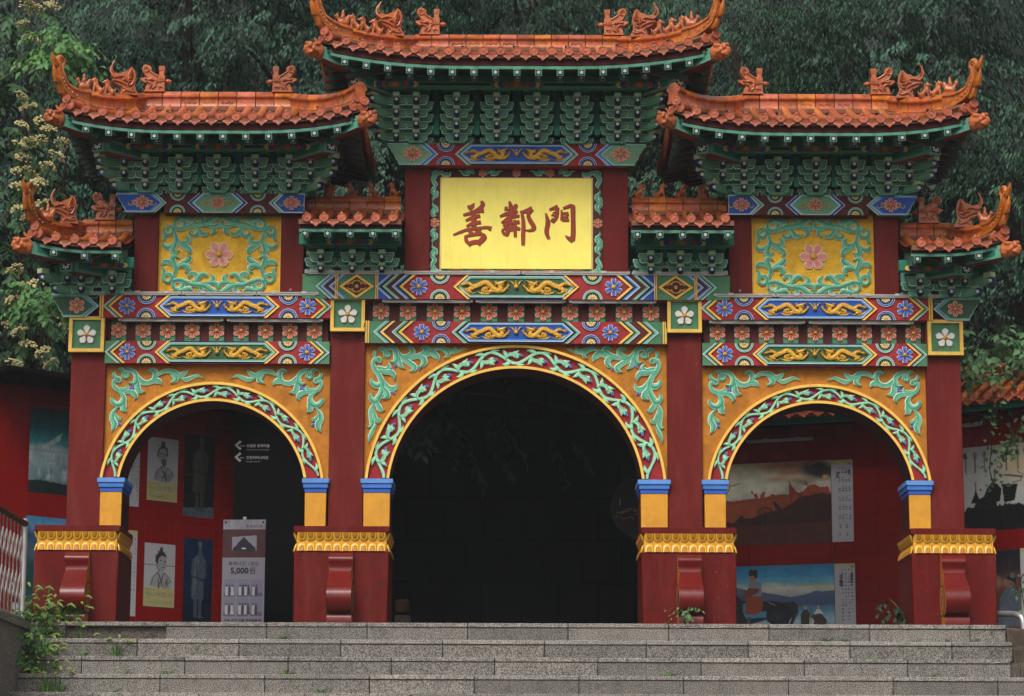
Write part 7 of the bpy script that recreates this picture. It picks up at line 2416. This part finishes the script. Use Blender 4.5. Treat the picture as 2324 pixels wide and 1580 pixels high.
def leaf_cloud(name, base, ax, nrm, size, cols, mat='leaf', wide=.45, fold=.25):
    """one mesh of folded pointed leaves: base points, axes, normals (arrays), length, colours"""
    n = len(base)
    ax = ax / np.linalg.norm(ax, axis=1, keepdims=True)
    sd = np.cross(ax, nrm); sd /= np.linalg.norm(sd, axis=1, keepdims=True) + 1e-9
    up = np.cross(sd, ax)
    L = size[:, None]; w = L * wide * .5
    b = base; mid = b + ax * L * .42
    l, r = mid + sd * w + up * w * fold, mid - sd * w + up * w * fold
    l2, r2 = b + ax * L * .72 + sd * w * .62 + up * w * fold * .5, b + ax * L * .72 - sd * w * .62 + up * w * fold * .5
    t = b + ax * L - up * L * .10
    V = np.stack([b, l, l2, t, r2, r], 1).reshape(-1, 3)
    idx = np.arange(n)[:, None] * 6
    # two halves meeting on the midrib
    f1 = idx + np.array([[0, 1, 2, 3]]); f2 = idx + np.array([[0, 3, 4, 5]])
    loops = np.concatenate([f1, f2], 1).reshape(-1).astype(np.int32)
    me = bpy.data.meshes.new(name)
    me.vertices.add(len(V)); me.vertices.foreach_set('co', V.ravel())
    nf = 2 * n
    me.loops.add(nf * 4); me.loops.foreach_set('vertex_index', loops)
    me.polygons.add(nf); me.polygons.foreach_set('loop_start', np.arange(nf, dtype=np.int32) * 4)
    try: me.polygons.foreach_set('loop_total', np.full(nf, 4, dtype=np.int32))
    except Exception: pass
    me.update(calc_edges=True)
    at = me.color_attributes.new('Col', 'FLOAT_COLOR', 'POINT')
    cc = np.ones((len(V), 4)); cc[:, :3] = np.repeat(cols, 6, 0)
    at.data.foreach_set('color', cc.ravel())
    me.materials.append(MATS[mat])
    return me

def sprays(n_spray, per, radii, lo, hi, droop, seed, centre_bias=.55, spread=.40, cA='#1d3325', cB='#52755b'):
    r = np.random.default_rng(seed)
    u = r.normal(size=(n_spray, 3)); u /= np.linalg.norm(u, axis=1, keepdims=True)
    rr = centre_bias + (1 - centre_bias) * r.random(n_spray) ** .7
    org = u * rr[:, None] * np.array(radii)
    out = u + r.normal(size=u.shape) * .35; out[:, 2] = out[:, 2] * .3 - droop * (.3 + .5 * r.random(n_spray))
    out /= np.linalg.norm(out, axis=1, keepdims=True)
    side = np.cross(out, [0, 0, 1.0]); side /= np.linalg.norm(side, axis=1, keepdims=True) + 1e-9
    t = np.linspace(0, 1, per)
    Ls = spread * (.6 + .8 * r.random(n_spray))
    base = org[:, None, :] + out[:, None, :] * (t[None, :, None] * Ls[:, None, None]) + np.array([0, 0, -1.0]) * (t ** 2)[None, :, None] * .35 * Ls[:, None, None]
    sg = np.where(np.arange(per) % 2 == 0, 1, -1)
    ax = out[:, None, :] * .5 + side[:, None, :] * sg[None, :, None] * .75 + np.array([0, 0, -.75])
    ax = ax + r.normal(size=ax.shape) * .28
    nrm = np.array([0, -.35, .9]) + out[:, None, :] * .5 + r.normal(size=ax.shape) * .35
    size = lo + (hi - lo) * r.random((n_spray, per))
    tone = np.clip(r.random(n_spray)[:, None] * .7 + r.random((n_spray, per)) * .5 - .1, 0, 1)
    cols = np.array(lin(cA)) * (1 - tone[..., None]) + np.array(lin(cB)) * tone[..., None]
    return base.reshape(-1, 3), ax.reshape(-1, 3), nrm.reshape(-1, 3), size.reshape(-1), cols.reshape(-1, 3)

def tiers(n_spray, per, radii, lo, hi, seed, n_tier=7, cA='#1a2f24', cB='#5b8068', spread=.75, wide=.36, droop=.5):
    """crown built of layered, arching sprays: twigs reach out level and hang at the tip, leaves in two ranks point down"""
    r = np.random.default_rng(seed)
    tz = np.sort(r.uniform(-1, 1, n_tier))
    k = r.integers(0, n_tier, n_spray)
    ang = r.uniform(0, 2 * pi, n_spray)
    z = tz[k] + r.normal(size=n_spray) * .05
    rim = np.sqrt(np.clip(1 - z ** 2 * .85, .08, 1)) * (.45 + .55 * r.random(n_spray) ** .6) * (.8 + .25 * np.sin(ang * 3 + k * 1.7))
    org = np.stack([np.cos(ang) * rim * radii[0], np.sin(ang) * rim * radii[1], z * radii[2]], -1)
    out = np.stack([np.cos(ang) + r.normal(size=n_spray) * .5, np.sin(ang) + r.normal(size=n_spray) * .5 - .3, r.uniform(-.25, .25, n_spray)], -1)
    out /= np.linalg.norm(out, axis=1, keepdims=True)
    side = np.cross(out, [0, 0, 1.0]); side /= np.linalg.norm(side, axis=1, keepdims=True)
    t = np.linspace(.05, 1, per)
    Ls = spread * (.55 + .9 * r.random(n_spray))
    base = org[:, None] + out[:, None] * (t[None, :, None] * Ls[:, None, None]) + np.array([0, 0, -1.]) * (t ** 2.2)[None, :, None] * droop * Ls[:, None, None]
    base = base + r.normal(size=base.shape) * .03
    sg = np.where(np.arange(per) % 2 == 0, 1, -1)
    ax = out[:, None] * .38 + side[:, None] * sg[None, :, None] * .42 + np.array([0, 0, -.9]) + r.normal(size=(n_spray, per, 3)) * .11
    nrm = np.array([0, -.62, .62]) + out[:, None] * .4 + side[:, None] * sg[None, :, None] * .3 + r.normal(size=ax.shape) * .16
    size = (lo + (hi - lo) * r.random((n_spray, per))) * (1.05 - .35 * t[None, :])
    tone = np.clip(r.random(n_spray)[:, None] ** 1.5 * .9 + r.random((n_spray, per)) * .3 - .08, 0, 1)
    cols = np.array(lin(cA)) * (1 - tone[..., None]) + np.array(lin(cB)) * tone[..., None]
    return base.reshape(-1, 3), ax.reshape(-1, 3), nrm.reshape(-1, 3), size.reshape(-1), cols.reshape(-1, 3)
CROWN = [leaf_cloud('crown', *tiers(640, 22, (2.0, 1.5, 1.9), .075, .13, 20 + k, 8, '#0d1f15', '#48755a'), wide=.44) for k in range(3)]
CROWN.append(leaf_cloud('crown', *tiers(820, 26, (2.1, 1.5, 1.9), .08, .13, 29, 10, '#0e1f15', '#456f50', .6), wide=.28))
def trunk_mesh(h, seed):
    r = random.Random(seed); m = MB()
    P = [(0, 0, 0), (r.uniform(-.1, .1), r.uniform(-.1, .1), h * .35), (r.uniform(-.2, .2), r.uniform(-.2, .2), h * .7), (r.uniform(-.2, .2), .1, h)]
    m.tube(catmull(P, 10), list(np.linspace(.16, .05, 10)), 9, 'bark')
    for k in range(6):
        a = r.uniform(0, 2 * pi); z = h * r.uniform(.4, .85)
        q = [(0, 0, z), (math.cos(a) * .5, math.sin(a) * .4, z + .35), (math.cos(a) * 1.1, math.sin(a) * .8, z + .5)]
        m.tube(catmull(q, 6), list(np.linspace(.05, .012, 6)), 6, 'bark')
    return m.mesh('trunk')
TR = [trunk_mesh(4.2, 3), trunk_mesh(4.2, 8)]
def tree(label, x, y, zc, k, sc=1.0, rz=0.0, group='dark leafy trees on the slope behind the gate'):
    zg = float(hillz(np.array(x), np.array(y))) - .2
    t = thing('tree', label, 'tree', (x, y, zg), (0, 0, rz), group)
    ob('trunk', TR[k % 2], t, _zero, _zero, (1, 1, max(.4, (zc - zg) / 4.0)))
    ob('crown', CROWN[k], t, (0, 0, zc - zg), _zero, (sc, sc, sc))
def tp(xd, yd, Y): return plane_pt(xd, Y)[0], Z(yd, Y)
TREES = [
 (180, 120, 9.5, 0, 1.05, 0.0, 'dark tree behind the upturned tip of the left roof'),
 (430, 60, 9.0, 1, 1.0, .6, 'leafy tree above the middle of the left roof'),
 (640, 90, 9.6, 2, 1.0, 1.2, 'leafy tree in the gap between the left roof and the highest roof'),
 (880, 40, 10.4, 0, 1.0, 2.2, 'leafy tree behind the left end of the highest roof'),
 (1180, 20, 9.4, 1, 1.0, 3.0, 'leafy tree above the middle of the highest roof'),
 (1470, 40, 10.0, 3, 1.0, .3, 'narrow-leaved tree behind the right end of the highest roof'),
 (1700, 90, 9.2, 3, 1.05, 1.5, 'narrow-leaved tree in the gap right of the highest roof'),
 (1930, 80, 9.7, 3, 1.0, 2.6, 'narrow-leaved tree above the middle of the right roof'),
 (2150, 150, 9.2, 2, 1.05, .9, 'dark tree behind the upturned tip of the right roof'),
 (2330, 340, 8.8, 3, 1.0, 1.8, 'dark tree at the right edge beside the right roof'),
 (30, 330, 9.6, 1, .95, 2.9, 'dark tree at the left edge behind the flowering shrub'),
 (800, 440, 9.0, 2, .85, .2, 'tree showing between the left low roof and the highest roof brackets'),
 (1500, 440, 9.0, 0, .85, 1.1, 'tree showing between the right low roof and the highest roof brackets'),
 (330, 420, 10.6, 0, 1.0, 2.0, 'shaded tree low behind the left bracket rows'),
 (1930, 440, 10.6, 1, 1.0, .8, 'shaded tree low behind the right bracket rows'),
 (1160, 330, 10.8, 2, 1.0, 1.7, 'shaded tree behind the name board'),
 (2290, 640, 8.4, 0, .85, 2.4, 'dark tree at the right edge behind the low right roof'),
 (60, 700, 8.6, 2, .85, .5, 'dark tree low behind the flowering shrub'),
]
for (xd, yd, Y, k, sc, rz, lab) in TREES:
    x, z = tp(xd, yd, Y)
    tree(lab, x, Y, z, k, sc, rz)
# far woods filling the slope
def woods():
    r = np.random.default_rng(91)
    parts = []
    for q in range(3):
        b, a, n_, s_, c = sprays(1700, 12, (10.5, 1.2, 5.4), .10, .17, .8, 60 + q, 0.0, .5, '#16241b', '#35503f')
        b = b + np.array([0, 12.8 + q * 1.3, 7.2 + q * 1.2]); parts.append((b, a, n_, s_, c))
    return [np.concatenate([p[i] for p in parts]) for i in range(5)]
ob('woods', leaf_cloud('woods', *woods()), kind='stuff')
# foliage hanging over the passage, leaf colours darkened to stand in for deep shade
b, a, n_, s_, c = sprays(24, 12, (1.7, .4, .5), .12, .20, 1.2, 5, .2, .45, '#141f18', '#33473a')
t = thing('overhanging_branch', 'leafy branch coloured dark for deep shade at the top of the centre arch', 'branch', (-.6, 6.6, 3.1))
ob('leaves', leaf_cloud('leaves', b, a, n_, s_, c, 'leaf_shaded'), t)
m = MB(); m.tube([(-2.3, .4, .8), (-1.0, .2, .45), (.4, .0, .3), (1.6, 0, .05)], [.05, .04, .03, .01], 7, 'bark'); ob('limb', m, t)

# ---------------- flowering shrub at the left edge
def shrub():
    r = np.random.default_rng(4)
    Yc_ = 4.7
    t = thing('flowering_shrub', 'tall shrub with cream flower clusters along the left edge', 'shrub', (plane_pt(10, Yc_)[0], Yc_, 0))
    hgt = Z(-40, Yc_)
    m = MB()
    for k in range(7):
        a = r.uniform(-.5, .7); P = [(0, 0, 0), (a * .5, r.uniform(-.3, .3), hgt * .35), (a, r.uniform(-.4, .4), hgt * r.uniform(.6, .95))]
        m.tube(catmull(P, 8), list(np.linspace(.06, .012, 8)), 6, 'bark')
    ob('stem', m, t)
    B, A_, N_, S__, C_ = sprays(520, 13, (1.0, .6, hgt * .42), .09, .16, .7, 33, .35, .32, '#1d3320', '#3f6438')
    B = B + np.array([-.25, .25, hgt * .60])
    keep = (B[:, 0] < .72 - .20 * np.sin(B[:, 2] * 1.3)) 
    ob('foliage', leaf_cloud('foliage', B[keep], A_[keep], N_[keep], S__[keep], C_[keep]), t)
    # flower heads: flat-topped clusters of tiny cream blossoms
    def head(seed):
        q = MB(); rr = random.Random(seed)
        for k in range(46):
            a, d = rr.uniform(0, 2 * pi), .095 * math.sqrt(rr.random())
            z = .045 - d * d * 5 + rr.uniform(-.018, .018)
            q.ell((d * math.cos(a), d * math.sin(a), z), (.014, .014, .011), 'blossom', 5, 3)
        for k in range(7):
            a = rr.uniform(0, 2 * pi); q.tube([(0, 0, -.10), (.05 * math.cos(a), .05 * math.sin(a), .02)], .004, 4, 'stem_green')
        return q.mesh('flower_head')
    M('blossom', '#c3b682', 0.7, 0.2, 60, rnd=.15)
    HD = [head(1), head(2), head(3)]
    pts = [(18, 15), (40, 30), (10, 60), (75, 20), (30, 95), (12, 225), (30, 250), (15, 290), (62, 282), (80, 300), (110, 330), (60, 325), (12, 335), (35, 330), (20, 365), (100, 360), (80, 385), (10, 395), (36, 400), (45, 435),
           (15, 430), (62, 420), (12, 480), (40, 500), (68, 470), (90, 490), (15, 620), (30, 655), (10, 690), (48, 700), (10, 745), (95, 670), (120, 700), (135, 735), (30, 760), (85, 805), (100, 830), (50, 790), (20, 835), (62, 650)]
    for i, (xd, yd) in enumerate(pts):
        Y = Yc_ - .55 + r.uniform(-.15, .25)
        p = plane_pt(xd, Y)
        ob('flower_head', HD[i % 3], t, (p[0] - t.location.x, Y - Yc_, Z(yd, Y)), (r.uniform(.2, .7), r.uniform(-.3, .3), r.uniform(0, 6)), tuple([r.uniform(.8, 1.25)] * 3))
shrub()
def leafy(name, label, cat, loc, n, per, radii, lo, hi, seed, cA, cB, droop=.4, bias=.2, spread=.25, stem=None, group=None):
    t = thing(name, label, cat, loc, group=group)
    b, a, n_, s_, c = sprays(n, per, radii, lo, hi, droop, seed, bias, spread, cA, cB)
    ob('leaves', leaf_cloud('leaves', b, a, n_, s_, c, wide=.6), t)
    if stem:
        m = MB()
        for P_ in stem: m.tube(catmull(P_, 8), list(np.linspace(.014, .004, 8)), 5, 'stem_green')
        ob('stem', m, t)
    return t
p = plane_pt(105, 1.0)
leafy('bright_branch', 'bright green leafy branch at the upper left, left of the left roof tip', 'branch', (p[0], 1.0, Z(112, 1.0)), 60, 9, (.30, .3, .22), .06, .11, 41, '#3a6a34', '#79a95e', stem=[[(-.9, .3, -.4), (-.3, .1, -.1), (.2, 0, .05)]])
p = plane_pt(70, 1.0)
leafy('bright_branch', 'bright green leafy branch below the low left roof stub', 'branch', (p[0] + .05, 1.0, Z(680, 1.0)), 44, 9, (.32, .3, .2), .05, .10, 42, '#2f5a2a', '#5c9048', stem=[[(-.7, .2, -.3), (-.2, .1, -.05), (.2, 0, .05)]])
# bushes and the vine at the right
p = plane_pt(2285, 2.6)
leafy('bush', 'green bush trailing over the small roof at the right edge', 'bush', (p[0], 2.6, Z(800, 2.6)), 90, 10, (.75, .5, .28), .07, .13, 51, '#2a4a2c', '#66905c', .6, .2, .35, stem=[[(.3, .3, -.3), (.0, .1, .0), (-.5, 0, .1)]])
def vine(label, pts, Y, seed, n, size=.055):
    r = np.random.default_rng(seed)
    W_ = [(plane_pt(x, Y)[0], Y + .02 * math.sin(i), Z(y, Y)) for i, (x, y) in enumerate(pts)]
    t = thing('climbing_vine', label, 'vine', W_[0])
    P_ = catmull([np.array(w) - np.array(W_[0]) for w in W_], 26)
    m = MB(); m.tube(P_, .006, 5, 'bark'); ob('stem', m, t)
    P_ = np.array(P_)
    i = r.integers(0, 26, n); b = P_[i] + r.normal(size=(n, 3)) * np.array([.06, .03, .05])
    ax = r.normal(size=(n, 3)) + np.array([0, -.3, -.5]); nr = r.normal(size=(n, 3)) * .4 + np.array([0, -.9, .4])
    tn = r.random((n, 1)); c = np.array(lin('#1f3a22')) * (1 - tn) + np.array(lin('#6a9458')) * tn
    ob('leaves', leaf_cloud('leaves', b, ax, nr, size * (.6 + .8 * r.random(n)), c, wide=.65), t)
vine('thin vine hanging down across the weapons mural at the right', [(2270, 870), (2262, 940), (2258, 1010), (2252, 1060), (2262, 1110)], 1.7, 3, 70)
vine('leafy twig drooping at the right edge beside the weapons mural roof', [(2330, 950), (2312, 985), (2296, 1010), (2282, 1040)], 1.6, 4, 60, .07)
vine('dark leafy twig at the lower right edge beside the street mural', [(2330, 1290), (2316, 1310), (2318, 1345), (2322, 1380)], 1.2, 6, 24, .05)
vine('vine crossing above the orange wall roof at the right', [(2190, 865), (2230, 845), (2290, 838), (2335, 825)], 2.0, 8, 80, .07)

# ---------------- weeds on the steps
def grass_mesh(n, h, spread, seed, heads=0):
    r = random.Random(seed); m = MB()
    for k in range(n):
        a = r.uniform(0, 2 * pi); d = spread * math.sqrt(r.random()) * .35
        L = h * r.uniform(.5, 1.1); lean = spread * r.uniform(.3, 1.0)
        x0, y0 = d * math.cos(a), d * math.sin(a)
        hx, hy = math.cos(a), math.sin(a)
        w = r.uniform(.0035, .006)
        vs, fs = [], []
        for i in range(5):
            t = i / 4
            p = (x0 + hx * lean * t * t, y0 + hy * lean * t * t, L * t * (1 - .25 * t))
            ww = w * (1 - t * .95)
            vs += [(p[0] - hy * ww, p[1] + hx * ww, p[2]), (p[0] + hy * ww, p[1] - hx * ww, p[2] + .001)]
        for i in range(4): fs.append([2 * i, 2 * i + 1, 2 * i + 3, 2 * i + 2])
        m.add(vs, fs, 'blade' if r.random() < .7 else 'blade_dark')
    me = m.mesh('blades')
    hm = None
    if heads:
        q = MB()
        for k in range(heads):
            a = r.uniform(0, 2 * pi); L = h * r.uniform(.8, 1.3); le = spread * r.uniform(.4, 1.1)
            P_ = [(0, 0, 0), (math.cos(a) * le * .3, math.sin(a) * le * .3, L * .6), (math.cos(a) * le, math.sin(a) * le, L * .95), (math.cos(a) * (le + .05), math.sin(a) * (le + .05), L * .86)]
            C_ = catmull(P_, 9); q.tube(C_[:7], .0018, 4, 'stem_green'); q.tube(C_[5:], [.004, .010, .009, .003], 6, 'seed_head')
        hm = q.mesh('seed_heads')
    return me, hm
M('blade', '#5c8a3c', 0.5, 0.2, 30, rnd=.15); M('blade_dark', '#38602a', 0.5, 0.2, 30, rnd=.15)
GR = [grass_mesh(34, .22, .16, 1, 9), grass_mesh(26, .16, .14, 2, 6), grass_mesh(40, .08, .10, 3), grass_mesh(24, .05, .07, 4)]
def weed(xd, row, k, label, sc=1.0, dy=-.02):
    Y = YS - GO * row + dy
    z = -RISE * row
    t = thing('grass_tuft', label, 'weed', (plane_pt(xd, Y)[0], Y, z - .004), (0, 0, random.uniform(0, 6)), 'weeds growing on the steps', None, (sc, sc, sc))
    me, hm = GR[k]
    ob('blades', me, t)
    if hm: ob('seed_heads', hm, t)
# (d-px x, step row counted from the top; plants stand on the tread at the foot of the riser above)
spots = [(60, 0, 0, 'foxtail clump at the far left end of the top step'), (95, 0, 1, 'foxtail tuft on the top step left of the bare brown patch'), (150, 0, 0, 'foxtail clump on the top step under the left outer pedestal'), (185, 0, 1, 'foxtail tuft at the left corner of the bare brown patch'),
         (70, 1, 0, 'foxtail clump at the far left end of the second step'), (110, 1, 0, 'dense foxtail clump on the second step near the left end'), (145, 1, 1, 'foxtail tuft on the second step below the left pedestal'), (190, 1, 1, 'arching foxtail tuft on the second step, below the bare brown patch'),
         (90, 2, 0, 'foxtail clump at the left end of the third step'), (135, 2, 1, 'foxtail tuft on the third step, second from the left end'), (200, 2, 2, 'low grass tuft on the third step, left part'), (275, 2, 1, 'tall thin weed on the third step left of centre'),
         (85, 3, 1, 'foxtail tuft at the left end of the fourth step'), (105, 3, 0, 'foxtail clump on the fourth step near the left end'), (300, 3, 3, 'tiny green tuft on the fourth step, left part'), (385, 3, 3, 'faint tiny tuft on the fourth step, further right'),
         (150, 4, 1, 'grass tuft on the fifth step at the left'), (120, 4, 0, 'foxtail clump on the fifth step at the far left'),
         (650, 1, 2, 'low tuft on the second step below the left inner pedestal'), (270, 4, 3, 'tiny tuft on the lowest visible step, left part'),
         (1870, 1, 3, 'tiny dark tuft on the second step under the horseman mural'), (1912, 1, 3, 'small dark tuft on the second step right of the horseman mural'), (2075, 1, 3, 'small tuft on the second step below the right pedestal edge'), (2140, 1, 3, 'small tuft on the second step under the right drum scroll'),
         (2200, 1, 3, 'tiny tuft on the second step near its right end'), (1975, 2, 3, 'bright tuft at a joint of the third step, right part'), (2110, 3, 3, 'tiny tuft at a joint of the fourth step, right part'), (735, 4, 2, 'thin tuft on the fifth step left of centre'), (1520, 3, 3, 'tiny tuft on the fourth step right of centre'), (660, 3, 2, 'thin grass tuft on the fourth step left of centre')]
for (xd, row, k, lab) in spots:
    weed(xd, row, k, lab, random.uniform(.85, 1.15) * (1.35 if k == 3 else 1.25 if k == 0 else 1.0), (.25 if row else -.08) if row else .05)
p = plane_pt(1560, YS + .06)
leafy('leafy_weed', 'small leafy green plant in front of the right inner drum scroll', 'weed', (p[0], YS + .04, .12), 11, 6, (.07, .04, .08), .03, .05, 71, '#3d6a35', '#8aa86a', .2, .1, .12, stem=[[(0, 0, -.12), (.01, 0, 0), (.03, 0, .12)], [(0, 0, -.12), (-.06, 0, .02)]])
p = plane_pt(2028, .2)
leafy('leafy_weed', 'leafy sapling leaning out left of the right outer pedestal', 'weed', (p[0], .2, .20), 9, 6, (.09, .06, .14), .05, .08, 72, '#142a17', '#2c4d2a', .3, .1, .15, stem=[[(.15, .1, -.2), (.05, 0, .0), (-.05, 0, .12)]])
p = plane_pt(120, YS + .1)
leafy('leafy_weed', 'upright leafy weed in front of the left outer pedestal', 'weed', (p[0], YS + .06, .13), 14, 7, (.06, .05, .13), .04, .07, 73, '#3d6a35', '#7fa45a', .1, .1, .12, stem=[[(0, 0, -.13), (0, 0, .18)]])
p = plane_pt(110, YS - .35)
p = (p[0] - .04, 0)
leafy('leafy_weed', 'leafy weeds spilling over the front of the low parapet at the left edge', 'weed', (plane_pt(52, -1.3)[0], -1.25, -.42), 70, 9, (.2, .3, .34), .04, .08, 75, '#2c5226', '#6c9848', .4, .1, .2)
leafy('leafy_weed', 'dense leafy weeds over the left end of the steps beside the parapet', 'weed', (p[0] - .1, YS - .4, -.28), 90, 9, (.26, .25, .36), .04, .08, 74, '#2c5226', '#6c9848', .3, .1, .18)
